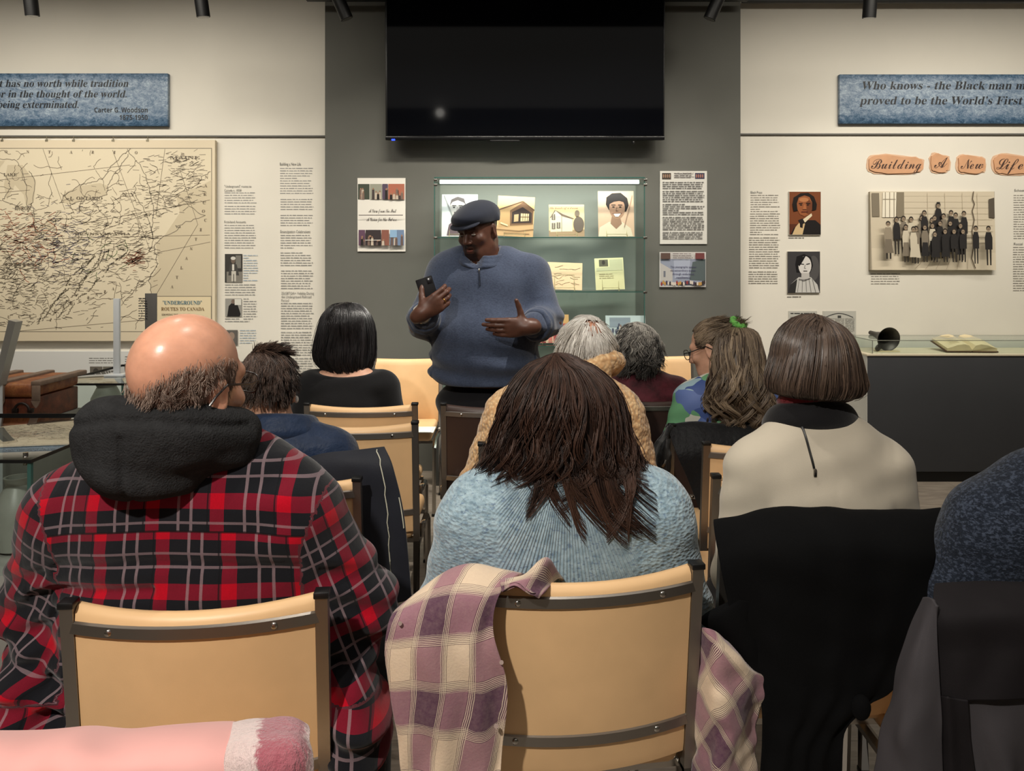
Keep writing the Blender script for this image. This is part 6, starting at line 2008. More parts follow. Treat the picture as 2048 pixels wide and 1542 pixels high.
# ---- the woman with the ponytail
def ponytail():
    X, Y = .875, 2.98
    n = NT('floral_blouse_print')
    co = n.coord()
    wv = n.mapv(n.noise(co, 7, 2, out=1), (.16,) * 3)
    ad = n.new('ShaderNodeVectorMath', operation='ADD')
    n.put(ad.inputs[0], co); n.put(ad.inputs[1], wv)
    v = n.voro(ad.outputs[0], 15, out=1)
    c = n.ramp(n.xyz(v)[0], [(0, lin(92, 112, 166)), (.34, lin(64, 84, 140)), (.5, lin(206, 206, 192)), (.68, lin(104, 158, 116)), (.84, lin(150, 176, 186))], 'CONSTANT')
    n.bump(n.noise(co, 20, 3), .2, .004)
    fl = n.fin(c, .55, 0, .3)
    hp = (-.045, .06, 1.005)
    t, M, h, sp = person('woman with a long wavy ponytail, glasses and a flowered blouse', X, Y, sw=.155, sz=.83, head=hp, hs=.97, hrot=(.95, -.30, .05), skin=SK_FAIR,
        cloth=fl, topname='flowered_blouse', loose=.018, cutz=.10, cutr=.07, cuth=.04, elbow=((-.22, .02, .58), (.22, .02, .58)))
    hm = hair_mat('ash_brown_hair', (62, 48, 40), (158, 138, 114), .4)
    tie = np.array((.03, -.02, 1.118))
    tl = M.T @ (tie - h) / .97
    def mask(u, R):
        return (u[:, 2] > -.62 + .55 * np.clip(u[:, 1] + .25, 0, 1)) & (u[:, 1] < .62 + .2 * (u[:, 2] > .6))
    def comb(u):
        p = u * np.array((.079, .101, .091)) + np.array((0, -.012, .035))
        d = tl - p
        return d / (np.linalg.norm(d, axis=1, keepdims=True) + 1e-6)
    scalp_hair('pulled_back_hair', t, M, h, .985, hm, mask, comb, n=2600, m=8, length=.075, lift=.02, r=.0013, clump=320)
    a = [(1468, 1480, 652, .012, -.02), (1440, 1512, 664, .045, -.05), (1432, 1522, 700, .065, -.08), (1426, 1528, 740, .075, -.10), (1420, 1534, 780, .08, -.11), (1418, 1542, 815, .08, -.11), (1428, 1540, 845, .07, -.10), (1450, 1520, 868, .05, -.10)]
    rg = rings_px(a, 2.98, X, Y)
    loft_hair('ponytail', t, rg, hm, n=3200, m=20, seed=12, r=.0017, ends=(.80, 1.0), wave=.075, wfreq=2.8, clump=120, puff=.06, stray=.02, shell=.88)
    m = MB()
    R3 = rotm(.4, .5, .2)
    m.tube([Vector(map(float, tie + R3 @ np.array((.026 * math.cos(q) * (1 + .12 * math.sin(9 * q)), .026 * math.sin(q), .006 * math.sin(11 * q))))) for q in [2 * PI * i / 40 for i in range(40)]], .011, 8, closed=True)
    m.build('scrunchie', cloth('green_scrunchie', (120, 200, 96), .2), t)
    gl_parts(t, M, h, .97, M_BLKPLASTIC, .026, .021, square=.75)
    e = M @ np.array((-.083, -.008, -.045)) * .97 + h
    MB().ball(Vector(map(float, e)), .005, 10).build('earring', simple('gold', (220, 180, 90), .25, 1.0), t)
ponytail()
# ------------------------------------------------------------------ the standing speaker
def speaker():
    X, Y = -.13, 3.5
    root = Vector((X, Y, 0))
    L = lambda px, py, d: tuple(P(px, py, d) - root)
    t = thing('person', 'standing speaker in a navy flat cap and blue quarter-zip jumper holding a phone', 'person', root)
    hp = np.array(L(957, 461, 3.47))
    M = rotm(math.radians(148), -.30, .04)
    s = 1.06
    shl, shr = L(893, 545, 3.52), L(1060, 548, 3.52)
    ell_, elr = L(842, 648, 3.40), L(1098, 645, 3.42)
    wl, wr_ = L(844, 626, 3.19), L(1056, 654, 3.20)
    # phone and the hand round it
    ph = Vector(L(862, 584, 3.155))
    pd = U(np.array((-.34, .10, 1.0)))
    pn = U(np.array((-.12, 1, .12)) - pd * (np.array((-.12, 1, .12)) @ pd))      # the screen faces the man
    pt = np.cross(pd, pn)
    body = [('ell', L(972, 600, 3.50), (.17, .12, .2), 0), ('ell', L(970, 700, 3.5), (.19, .14, .2), .08), ('ell', L(970, 790, 3.5), (.18, .12, .1), .08), ('cap', shl, shr, .055, .055, .08),
            ('cap', L(965, 525, 3.51), tuple(hp + M @ np.array((0, -.03, -.06))), .075, .066, .06),
            ('cap', shl, ell_, .055, .05, .04), ('cap', ell_, wl, .052, .033, .03), ('cap', shr, elr, .055, .05, .04), ('cap', elr, wr_, .055, .034, .03),
            ('grp', M, tuple(hp), head_spec(s, .004, 1.12), .03), ('grp', M, tuple(hp), [('ell', (0, .02, -.10), (.06, .06, .035), 0)], .04)]
    for q in (-.09, .09):
        body.append(('cap', tuple(np.array(L(970, 800, 3.5)) + (q, 0, 0)), (q, .0, .1), .07, .045, .05))
    # image-left hand: upright, palm towards the phone, fingers curl round its far edge
    wlv = np.array(wl)
    hand_l = hand_spec(wlv, (.80, -.06, .55), (-.12, 1, .12), 1, ((.30, .75, .5), (.35, .85, .5), (.4, .9, .5), (.45, .95, .6)), .02, 1.08, (-.15, .30, .95), .2, 1.16)
    # image-right hand: open, fingers pointing to the left, thumb up
    hand_r = hand_spec(np.array(wr_), (-1, -.12, -.03), (.1, 1, .15), -1, ((.12, .16, .1), (.18, .22, .12), (.24, .26, .14), (.3, .3, .2)), .01, 1.08, (-.22, -.05, 1), -.25, 1.18)
    body += hand_l + hand_r
    def tint(V):
        l = (V - np.float32(hp)) @ M / s
        x, y, z = l[:, 0], l[:, 1], l[:, 2]
        go = np.exp(-((np.abs(x) - .027) / .010) ** 2) * (z > -.095) * (z < -.042) * (y > .05) + (np.abs(x) < .03) * (z < -.078) * (z > -.115) * (y > .055) + np.exp(-((z + .044) / .006) ** 2) * (np.abs(x) < .028) * (y > .07)
        hair = np.clip((z - .03) / .015, 0, 1) * (y < .045) + .7 * np.exp(-((np.abs(x) - .078) / .012) ** 2) * (y > -.02) * (y < .02) * (z < .03) * (z > -.04) * 0
        brow = np.exp(-((z - .027) / .004) ** 2) * (np.abs(x) > .012) * (np.abs(x) < .048) * (y > .06)
        near = (np.abs(x) < .11) & (z > -.14) & (z < .14) & (y > -.13)
        return {'tint': ('FLOAT', np.clip(.8 * go + .9 * hair + .8 * brow, 0, .92) * near)}
    b = sculpted('body', body, .004, SK_BROWN, t, tint)
    M4 = Matrix([list(map(float, r)) + [0] for r in M] + [[0, 0, 0, 1]]); M4.translation = Vector(map(float, hp))
    eye = simple('eye_white', (190, 182, 172), .2)
    for q in (-1, 1):
        m = MB().ball(Vector((q * .031, .0835, .003)) * s, .0105 * s, 14, (1.1, 1, .55))
        bmesh.ops.transform(m.bm, matrix=M4, verts=m.bm.verts)
        e = m.build('eye', eye, t)
        m = MB().ball(Vector((q * .031 - .001, .0925, -.0005)) * s, .0038 * s, 10, (1, .6, .8))
        bmesh.ops.transform(m.bm, matrix=M4, verts=m.bm.verts)
        m.build('iris', M_BLKPLASTIC, e)
    m = MB().tube([Vector(v) * s for v in ((-.019, .090, -.0675), (-.008, .0945, -.0685), (.008, .0945, -.0685), (.019, .090, -.0675))], [.003, .0052, .0052, .003], 8)
    bmesh.ops.transform(m.bm, matrix=M4, verts=m.bm.verts)
    m.build('lower_lip', skin_mat('brown_pink_lip', (120, 72, 62), .4), t)
    # cap
    cs = [('grp', M, tuple(hp), [('ell', (0, -.018, .062), (.092 * s, .118 * s, .072 * s), 0), ('ell', (0, .052, .075), (.078 * s, .085 * s, .042 * s), .03), ('cap', (-.083, -.04, .04), (.083, -.04, .04), .012, .012, .03),
                                 ('plane', (0, 0, .036), tuple(U((0, .12, -1))), 0)], 0)]
    capm = cloth('navy_cap_twill', (34, 38, 50), .08, 40, 600, .2)
    c = sculpted('flat_cap', cs, .004, capm, t)
    br = [('grp', M, tuple(hp), [('ell', (0, .095, .052), (.074 * s, .052 * s, .012), rotm(0, -.22, 0), 0)], 0)]
    sculpted('brim', br, .004, capm, c)
    # jumper
    n = NT('blue_fleece_jumper')
    co = n.coord()
    f = n.noise(n.mapv(co, (1, 1, 2)), 110, 4, .7)
    g = n.noise(co, 9, 4)
    n.bump(n.math('ADD', f, n.math('MULTIPLY', g, 2.0)), .3, .005)
    jm = n.fin(n.mix(.5, n.ramp(f, [(.35, lin(46, 53, 70)), (.62, lin(72, 82, 103))]), n.ramp(g, [(.35, lin(50, 58, 77)), (.65, lin(65, 75, 96))])), .85, 0, .15, Sheen_Weight=.3)
    zh = HC - (768 - HY) * 3.4 / F
    js = [('ell', L(974, 590, 3.50), (.225, .155, .19), 0), ('ell', L(969, 672, 3.47), (.255, .205, .19), .08), ('ell', L(970, 735, 3.48), (.262, .195, .14), .08), ('cap', shl, shr, .082, .082, .08), ('cap', L(925, 522, 3.52), L(1010, 522, 3.52), .07, .07, .07),
          ('cap', shl, L(848, 640, 3.43), .092, .075, .05), ('cap', shr, L(1092, 640, 3.44), .092, .075, .05),
          ('cap', L(848, 640, 3.43), L(847, 640, 3.36), .075, .070, .04), ('cap', L(1092, 642, 3.44), L(1078, 648, 3.33), .075, .070, .04),
          ('cap', L(847, 640, 3.36), L(850, 631, 3.27), .066, .060, .02), ('cap', L(1080, 648, 3.34), L(1070, 650, 3.28), .066, .062, .02)]
    def folds(p, d):
        x, z = p[:, 0], p[:, 2]
        lowz = np.clip((1.0 - z) / .12, 0, 1)
        f = lowz * .010 * np.sin(z * 60 + 1.5 * snoise(p, 2.2, 4, 2) + x * 6) + .006 * snoise(p, 3.5, 7, 2)
        r = .5 * (np.abs(x) > .24) * np.clip((1.2 - z) / .08, 0, 1)
        return d + f + r * .010 * np.sin(z * 80 + x * 25)
    js += [('fn', folds), ('plane', (0, 0, zh), (0, 0, -1), 0)]
    js += [('-cap', L(964, 512, 3.46), tuple(hp + M @ np.array((0, -.03, -.05))), .074, .080, .012), ('-cap', L(957, 546, 3.33), L(948, 498, 3.34), .008, .066, .008)]
    j = sculpted('jumper', js, .006, jm, t)
    # rolled cuffs
    for pa, pb, rr in ((L(846, 640, 3.33), L(850, 632, 3.27), .064), (L(1082, 648, 3.34), L(1070, 650, 3.27), .066)):
        d = U(np.array(pb) - np.array(pa))
        e1 = U(np.cross(d, (0, 0, 1))); e2 = np.cross(d, e1)
        R = np.stack([e1, e2, d], 1).astype(np.float32)
        cc = np.array(pb)
        sculpted('rolled_cuff', [('tor', tuple(cc - d * .012), rr * .86, .0165, R, 1.0, 0), ('tor', tuple(cc - d * .038), rr * .93, .0175, R, 1.0, .012), ('fn', lambda p, d_: d_ + .003 * snoise(p, 14, 2, 2))], .005, jm, t)
    # standing collar, open at the zip
    cl = [('tor', tuple(np.array(L(964, 519, 3.478))), .100, .014, rotm(0, .34, .05), 1.08, 0), ('tor', tuple(np.array(L(966, 510, 3.486))), .098, .012, rotm(0, .34, .05), 1.08, .012), ('tor', tuple(np.array(L(968, 502, 3.494))), .097, .010, rotm(0, .34, .05), 1.08, .012),
          ('-cap', L(957, 550, 3.34), L(942, 500, 3.36), .012, .085, .005)]
    sculpted('collar', cl, .005, jm, t)
    k = np.linspace(0, 1, 12)
    pts = np.stack([((957 + 2 * k) - CX) * 3.3 / F - X, 0 * k - .5, HC + (HY - (540 + 32 * k)) * 3.3 / F], -1)
    q = trace(js, pts, (0, 1, 0)); q = q[np.abs(sd(q, js)) < .02]
    MB().tube([Vector(map(float, v)) + Vector((0, -.002, 0)) for v in q], .0035, 6).build('zip', simple('dark_zip', (34, 40, 54), .4, .4), t)
    v = Vector(map(float, q[0]))
    MB().box(v + Vector((-.004, -.008, -.014)), v + Vector((.004, -.003, .006)), .001).build('zip_pull', M_CHROME, t)
    # trousers and shoes
    tr = [('ell', L(970, 800, 3.5), (.225, .15, .12), 0)]
    for q in (-1, 1):
        h0 = np.array(L(970, 815, 3.5)) + (q * .10, 0, 0)
        tr += [('cap', tuple(h0), (q * .115 + .005, 0, .46), .118, .088, .05), ('cap', (q * .115 + .005, 0, .46), (q * .12 + .005, .01, .07), .088, .074, .04)]
    tr.append(('fn', lambda p, d: d + .006 * snoise(p * np.float32([1, 1, 1.6]), 4, 3, 2)))
    sculpted('trousers', tr, .009, M_TROUSER, t)
    for q in (-1, 1):
        sculpted('shoe', [('ell', (q * .13, -.06, .04), (.05, .135, .036), 0), ('ell', (q * .12, .02, .065), (.045, .06, .05), .03), ('plane', (0, 0, .004), (0, 0, -1), 0)], .008, M_SHOE, t)
    # bracelet band and ring
    d = U(np.array(wl) - np.array(ell_)); e1 = U(np.cross(d, (0, 0, 1))); e2 = np.cross(d, e1)
    c = np.array(wl) - d * .018
    MB().tube([Vector(map(float, c + (e1 * math.cos(a) + e2 * math.sin(a)) * .0365)) for a in [2 * PI * i / 28 for i in range(28)]], .006, 8, flat=(1, 1.4), closed=True).build('wristband', M_CHROME, t)
    fi = [q for q in hand_l if q[0] == 'cap'][1 + 4 * 2 + 1]     # first joint of the ring-side finger
    a, b2 = np.array(fi[1]), np.array(fi[2])
    d = U(b2 - a); e1 = U(np.cross(d, (0, 0, 1))); e2 = np.cross(d, e1); c = a * .45 + b2 * .55
    MB().tube([Vector(map(float, c + (e1 * math.cos(u) + e2 * math.sin(u)) * .0115)) for u in [2 * PI * i / 20 for i in range(20)]], .0022, 6, closed=True).build('ring', simple('gold_ring', (220, 170, 80), .2, 1.0), t)
    # the phone
    R = Matrix([list(map(float, r)) for r in np.stack([pt, pn, pd], 1)]).to_4x4()
    _d, _n = U((.80, -.06, .55)), U((-.12, 1, .12)); R.translation = Vector(map(float, np.array(wl) + _d * .055 + U(_n) * .026 + np.array((-.016, 0, .046)))) + root
    p = thing('smartphone', 'dark smartphone held up in the hand of the standing speaker', 'phone', R.translation)
    R0 = R.copy(); R0.translation = (0, 0, 0)
    MB().box((-.037, -.0045, -.075), (.037, .0045, .075), .004, R0).build('case', simple('phone_case', (14, 11, 14), .5, 0, .15), p)
    MB().box((-.034, .0044, -.072), (.034, .0052, .072), .0, R0).build('screen', simple('phone_glass', (16, 16, 20), .08), p)
    MB().box((-.032, -.0062, .042), (-.010, -.0044, .068), .001, R0).build('camera_bump', simple('phone_lens', (24, 22, 26), .2), p)
speaker()
# ------------------------------------------------------------------ coats and shirts on the chairs
def cloth_grid(rows, nu=60, nv=80, thick=.006, noise=.004, nf=9, seed=1, fold=0.0, ff=9.0):
    """smooth cloth from control rows of (px, py, Y), with folds and a real thickness"""
    W = np.array([[tuple(P(*q)) for q in r] for r in rows])
    u = np.linspace(0, 1, nu); v = np.linspace(0, 1, nv)
    A = np.stack([spl(W[i], u) for i in range(len(W))], 0)
    G = np.stack([spl(A[:, j], v) for j in range(nu)], 1)      # nv, nu, 3
    du = np.gradient(G, axis=1); dv = np.gradient(G, axis=0)
    N = np.cross(du, dv); N /= np.linalg.norm(N, axis=2, keepdims=True) + 1e-9
    if N[nv // 2, nu // 2, 1] > 0: N = -N
    ns = snoise(G.reshape(-1, 3).astype(np.float32), nf, seed, 2).reshape(nv, nu)
    fd = np.sin(ff * 6.283 * u[None, :] + 2.0 * ns + 1.3 * v[:, None]) * np.clip(v[:, None] * 1.6 - .25, 0, 1)
    G = G + N * (noise * ns + fold * fd)[..., None]
    B = G - N * thick
    su = np.concatenate([[0], np.cumsum(np.linalg.norm(np.diff(G[nv // 2], axis=0), axis=1))]); sv = np.concatenate([[0], np.cumsum(np.linalg.norm(np.diff(G[:, nu // 2], axis=0), axis=1))])
    V = np.concatenate([G.reshape(-1, 3), B.reshape(-1, 3)])
    I = np.arange(nv * nu).reshape(nv, nu); K = I + nv * nu
    q = [np.stack([I[:-1, :-1], I[1:, :-1], I[1:, 1:], I[:-1, 1:]], -1).reshape(-1, 4), np.stack([K[:-1, :-1], K[:-1, 1:], K[1:, 1:], K[1:, :-1]], -1).reshape(-1, 4)]
    for a, b in ((I[0], K[0]), (I[-1, ::-1], K[-1, ::-1]), (I[::-1, 0], K[::-1, 0]), (I[:, -1], K[:, -1])):
        q.append(np.stack([a[:-1], a[1:], b[1:], b[:-1]], -1))
    pat = np.stack([np.broadcast_to(su[None, :], (nv, nu)), np.broadcast_to(sv[:, None], (nv, nu)), np.zeros((nv, nu))], -1).reshape(-1, 3)
    return V.astype(np.float32), np.concatenate(q).astype(np.int32), np.concatenate([pat, pat]), G
def drape(name, rows, mat, parent, patf=None, **k):
    V, Q, pat, G = cloth_grid(rows, **k)
    if patf is not None: pat = patf(pat)
    o = np_mesh(name, V, Q, mat, parent, True, {'pat': ('FLOAT_VECTOR', pat)}, world=True)
    o['_g'] = 0
    del o['_g']
    return o, G
def strip(rows, Y):
    return [[(x, y, Y if len(q) < 3 else q[2]) for q in r for x, y in [q[:2]]] for r in rows]

# ---- purple plaid shirt on the front centre chair
def purple_shirt():
    n = NT('purple_cream_plaid')
    u, v, _ = n.xyz(n.attr('pat'))
    co = n.coord()
    nz = n.math('MULTIPLY', n.math('SUBTRACT', n.noise(co, 30, 3), .5), .005)
    u = n.math('ADD', u, nz); v = n.math('ADD', v, nz)
    def tri(c, per, off, w):
        f = n.math('FRACT', n.math('ADD', n.math('DIVIDE', c, per), off))
        d = n.math('ABSOLUTE', n.math('SUBTRACT', f, .5))
        return n.ramp(d, [(w - .03, (1, 1, 1, 1)), (w + .03, (0, 0, 0, 1))]), d
    pu, du = tri(u, .100, .33, .25); pv, dv = tri(v, .158, .18, .225)
    base = n.mix(pv, n.mix(pu, lin(222, 200, 172), lin(150, 108, 118)), n.mix(pu, lin(140, 96, 112), lin(62, 17, 60)))
    mott = n.noise(co, 120, 3, .7)
    base = n.mix(n.math('MULTIPLY', mott, .35), base, lin(186, 160, 150))
    def lines(d, at, per):
        a = n.math('LESS_THAN', n.math('ABSOLUTE', n.math('SUBTRACT', d, at)), .055)
        fr = n.math('LESS_THAN', n.math('FRACT', n.math('MULTIPLY', d, per)), .38)
        return n.math('MULTIPLY', a, fr)
    l = n.math('MAXIMUM', lines(du, .27, 36.0), lines(dv, .255, 56.0))
    base = n.mix(n.math('MULTIPLY', l, .7), base, lin(66, 44, 58))
    l2 = n.math('MAXIMUM', lines(n.math('ADD', du, .014), .27, 36.0), lines(n.math('ADD', dv, .009), .255, 56.0))
    base = n.mix(n.math('MULTIPLY', l2, .7), base, lin(228, 210, 184))
    n.bump(n.noise(co, 260, 3), .35, .002)
    m = n.fin(base, .9, 0, .1, Sheen_Weight=.2)
    t = thing('plaid_shirt', 'purple and cream plaid shirt hung over the front centre tan chair', 'shirt', P(900, 1560, 1.27))
    R = [[(850, 1225, 1.41), (905, 1175, 1.42), (960, 1160, 1.42), (1010, 1160, 1.42), (1060, 1160, 1.41)],
         [(812, 1203, 1.33), (880, 1148, 1.33), (940, 1126, 1.335), (1000, 1138, 1.34), (1040, 1146, 1.34)],
         [(783, 1235, 1.27), (850, 1205, 1.265), (915, 1188, 1.265), (970, 1190, 1.268), (1003, 1180, 1.275)],
         [(771, 1300, 1.255), (840, 1290, 1.24), (910, 1280, 1.245), (955, 1272, 1.25), (986, 1258, 1.255)],
         [(781, 1390, 1.25), (850, 1388, 1.235), (920, 1385, 1.24), (970, 1380, 1.245), (1013, 1362, 1.25)],
         [(795, 1475, 1.25), (850, 1478, 1.235), (915, 1480, 1.24), (970, 1478, 1.245), (1010, 1450, 1.25)],
         [(808, 1570, 1.25), (855, 1575, 1.24), (910, 1578, 1.24), (960, 1578, 1.245), (1000, 1565, 1.25)]]
    def pf(p):
        a = .14
        return np.stack([p[:, 0] * math.cos(a) + p[:, 1] * math.sin(a), -p[:, 0] * math.sin(a) * .5 + p[:, 1] * math.cos(a), p[:, 2]], -1)
    drape('shirt_body', R, m, t, pf, noise=.0035, nf=7, seed=4, fold=.004, ff=3.0)
    C = [[(1000, 1158, 1.37), (1045, 1150, 1.38), (1090, 1121, 1.38), (1132, 1162, 1.40)],
         [(1000, 1160, 1.28), (1045, 1152, 1.29), (1092, 1119, 1.30), (1118, 1158, 1.36)],
         [(1003, 1180, 1.262), (1030, 1168, 1.262), (1060, 1180, 1.262), (1092, 1180, 1.275)],
         [(1004, 1184, 1.26), (1030, 1172, 1.26), (1066, 1190, 1.26), (1078, 1197, 1.262)]]
    drape('collar', C, m, t, lambda p: p * 1.0 + np.array((.03, .05, 0)), nu=40, nv=40, noise=.002, seed=2)
    S = [[(1394, 1256, 1.40), (1412, 1256, 1.37), (1436, 1268, 1.37), (1458, 1286, 1.40)],
         [(1392, 1300, 1.40), (1430, 1302, 1.34), (1480, 1318, 1.35), (1512, 1342, 1.40)],
         [(1391, 1362, 1.40), (1432, 1366, 1.33), (1495, 1366, 1.35), (1534, 1360, 1.39)],
         [(1390, 1450, 1.40), (1430, 1455, 1.33), (1480, 1455, 1.34), (1517, 1440, 1.39)],
         [(1388, 1565, 1.40), (1430, 1570, 1.33), (1475, 1570, 1.34), (1512, 1562, 1.39)]]
    def ps(p):
        a = .75
        return np.stack([p[:, 0] * math.cos(a) - p[:, 1] * math.sin(a), p[:, 0] * math.sin(a) + p[:, 1] * math.cos(a), p[:, 2]], -1)
    drape('sleeve', S, m, t, ps, nu=50, noise=.004, seed=5, fold=.005, ff=2.0)
    b = MB()
    for q in ((1003, 1325, 1.245), (992, 1452, 1.238), (800, 1247, 1.25)):
        b.cyl(P(*q), P(q[0], q[1], q[2] - .003), .0036, n=12)
    b.build('button', simple('pale_button', (150, 130, 122), .3), t, True)
purple_shirt()

# ---- plain black coat on the chair of the woman with the bob
M_BLKCOAT = cloth('black_wool', (7, 7, 8), .1, 20, 400, .15, .95, sheen=0)
def black_coat():
    t = thing('black_coat', 'plain black coat draped over the chair behind the beige top', 'coat', P(1655, 1560, 1.38))
    R = [[(1455, 1085, 1.545), (1560, 1062, 1.545), (1660, 1060, 1.545), (1760, 1062, 1.545), (1868, 1070, 1.545)],
         [(1428, 1042, 1.47), (1525, 1019, 1.475), (1640, 1014, 1.475), (1770, 1018, 1.475), (1882, 1017, 1.47)],
         [(1437, 1110, 1.40), (1540, 1095, 1.385), (1655, 1090, 1.375), (1770, 1095, 1.385), (1876, 1105, 1.40)],
         [(1458, 1212, 1.39), (1550, 1212, 1.375), (1655, 1212, 1.365), (1765, 1212, 1.375), (1850, 1212, 1.39)],
         [(1490, 1310, 1.39), (1570, 1312, 1.375), (1655, 1314, 1.365), (1745, 1312, 1.375), (1815, 1310, 1.39)],
         [(1520, 1395, 1.385), (1585, 1402, 1.37), (1650, 1408, 1.365), (1715, 1402, 1.37), (1782, 1376, 1.385)],
         [(1524, 1480, 1.385), (1570, 1485, 1.37), (1605, 1485, 1.365), (1650, 1485, 1.37), (1692, 1452, 1.38)],
         [(1517, 1585, 1.385), (1560, 1588, 1.37), (1600, 1588, 1.365), (1640, 1588, 1.37), (1682, 1585, 1.38)]]
    drape('coat_body', R, M_BLKCOAT, t, noise=.005, nf=7, seed=6, fold=.003, ff=4)
    S = [[(1468, 1198, 1.40), (1480, 1200, 1.385), (1500, 1205, 1.385), (1520, 1215, 1.40)],
         [(1400, 1238, 1.41), (1440, 1235, 1.385), (1490, 1245, 1.38), (1530, 1260, 1.40)],
         [(1438, 1272, 1.41), (1470, 1280, 1.385), (1505, 1292, 1.38), (1540, 1300, 1.40)],
         [(1500, 1350, 1.405), (1510, 1360, 1.385), (1530, 1370, 1.385), (1545, 1380, 1.40)],
         [(1530, 1400, 1.40), (1535, 1405, 1.39), (1545, 1410, 1.39), (1552, 1415, 1.40)]]
    drape('coat_sleeve', S, M_BLKCOAT, t, nu=40, nv=50, noise=.003, seed=7)
    MB().ball(P(1722, 1415, 1.36), .018, 14, (1.0, .7, 1.3)).build('hanging_toggle', M_BLKCOAT, t, True)
black_coat()

# ---- black and grey jacket, lower right
def grey_jacket():
    t = thing('grey_jacket', 'black and grey jacket on the chair at the lower right corner', 'jacket', P(2000, 1560, 1.15))
    blk = cloth('black_softshell', (28, 25, 27), .1, 12, 500, .12, .75, sheen=0)
    gry = cloth('grey_softshell', (68, 65, 68), .08, 10, 500, .15, .8, sheen=0)
    B = [[(1900, 1215, 1.34), (1990, 1205, 1.35), (2100, 1205, 1.35), (2230, 1215, 1.34)],
         [(1872, 1166, 1.25), (1970, 1164, 1.255), (2100, 1166, 1.255), (2250, 1180, 1.25)],
         [(1866, 1225, 1.18), (1970, 1222, 1.165), (2100, 1222, 1.165), (2260, 1230, 1.18)],
         [(1872, 1310, 1.17), (1970, 1305, 1.15), (2100, 1305, 1.15), (2260, 1310, 1.17)],
         [(1878, 1405, 1.165), (1960, 1402, 1.14), (2080, 1396, 1.14), (2260, 1400, 1.16)]]
    drape('jacket_body', B, blk, t, noise=.003, nf=5, seed=8, fold=.003, ff=2)
    S = [[(1876, 1390, 1.165), (1895, 1395, 1.15), (1912, 1398, 1.15), (1936, 1402, 1.145)],
         [(1880, 1480, 1.165), (1900, 1480, 1.15), (1920, 1480, 1.15), (1942, 1480, 1.145)],
         [(1884, 1590, 1.165), (1905, 1590, 1.15), (1930, 1590, 1.15), (1958, 1590, 1.145)]]
    drape('front_band', S, blk, t, nu=30, nv=40, noise=.002, seed=9)
    G = [[(1925, 1395, 1.160), (1990, 1375, 1.155), (2080, 1385, 1.155), (2260, 1395, 1.17)],
         [(1935, 1480, 1.160), (1990, 1480, 1.145), (2080, 1480, 1.15), (2260, 1480, 1.165)],
         [(1950, 1590, 1.160), (1995, 1590, 1.14), (2080, 1590, 1.15), (2260, 1590, 1.165)]]
    drape('lower_panel', G, gry, t, nu=40, nv=40, noise=.003, nf=6, seed=10, fold=.006, ff=2.5)
    Sl = [[(1848, 1196, 1.235), (1856, 1194, 1.20), (1864, 1198, 1.18), (1872, 1212, 1.17)],
          [(1806, 1285, 1.235), (1828, 1285, 1.18), (1850, 1288, 1.165), (1876, 1295, 1.16)],
          [(1780, 1385, 1.23), (1806, 1390, 1.175), (1840, 1392, 1.16), (1882, 1395, 1.155)],
          [(1764, 1470, 1.23), (1795, 1475, 1.175), (1835, 1478, 1.16), (1886, 1480, 1.155)],
          [(1745, 1590, 1.23), (1785, 1595, 1.175), (1832, 1596, 1.16), (1890, 1595, 1.155)]]
    drape('jacket_sleeve', Sl, gry, t, nu=40, nv=60, noise=.004, nf=6, seed=11, fold=.004, ff=1.5)
grey_jacket()

# ---- navy coat with pale piping
def navy_coat():
    t = thing('navy_coat', 'black-navy coat with thin pale piping tucked behind the young man and spilling past his chair', 'coat', P(730, 1210, 1.97))
    m = cloth('navy_nylon', (30, 32, 40), .15, 12, 300, .15, .55)
    R = [[(575, 930, 2.0), (640, 908, 2.0), (705, 901, 2.0), (768, 893, 1.99)],
         [(580, 960, 1.985), (650, 945, 1.985), (718, 935, 1.975), (786, 935, 1.965)],
         [(592, 1040, 1.99), (660, 1035, 1.99), (732, 1025, 1.965), (806, 1025, 1.945)],
         [(612, 1115, 1.995), (680, 1115, 1.995), (745, 1112, 1.96), (814, 1105, 1.94)],
         [(642, 1215, 2.0), (690, 1215, 2.0), (750, 1212, 1.96), (822, 1200, 1.94)]]
    o, G = drape('coat_body', R, m, t, noise=.007, nf=5, seed=13, fold=.004, ff=2.5, thick=.005)
    pp = simple('pale_piping', (186, 184, 166), .6)
    def line(u0, u1, v0, v1, n=20, r=.0016):
        pts = []
        for i in range(n + 1):
            f = i / n
            a = int((v0 + (v1 - v0) * f) * (G.shape[0] - 1)); b = int((u0 + (u1 - u0) * f) * (G.shape[1] - 1))
            pts.append(Vector(map(float, G[a, b])) + Vector((0, -.003, 0)))
        return MB().tube(pts, r, 6).build('piping', pp, t, True)
    line(.90, .80, .04, .98)
    line(.99, .985, .42, .60, 10)
    m2 = MB()
    for cx, cy, a, l in ((618, 952, -.9, 20), (630, 966, -.7, 26), (644, 974, -.55, 28), (610, 948, .6, 14), (606, 940, .2, 12)):
        pts = []
        for i in range(16):
            q = 2 * PI * i / 16
            x, y = l * math.cos(q), l * .2 * math.sin(q)
            pts.append(P(cx + x * math.cos(a) - y * math.sin(a), cy + x * math.sin(a) + y * math.cos(a), 1.972))
        m2.tube(pts, .0014, 5, closed=True)
    m2.build('embroidered_emblem', pp, t, True)
navy_coat()

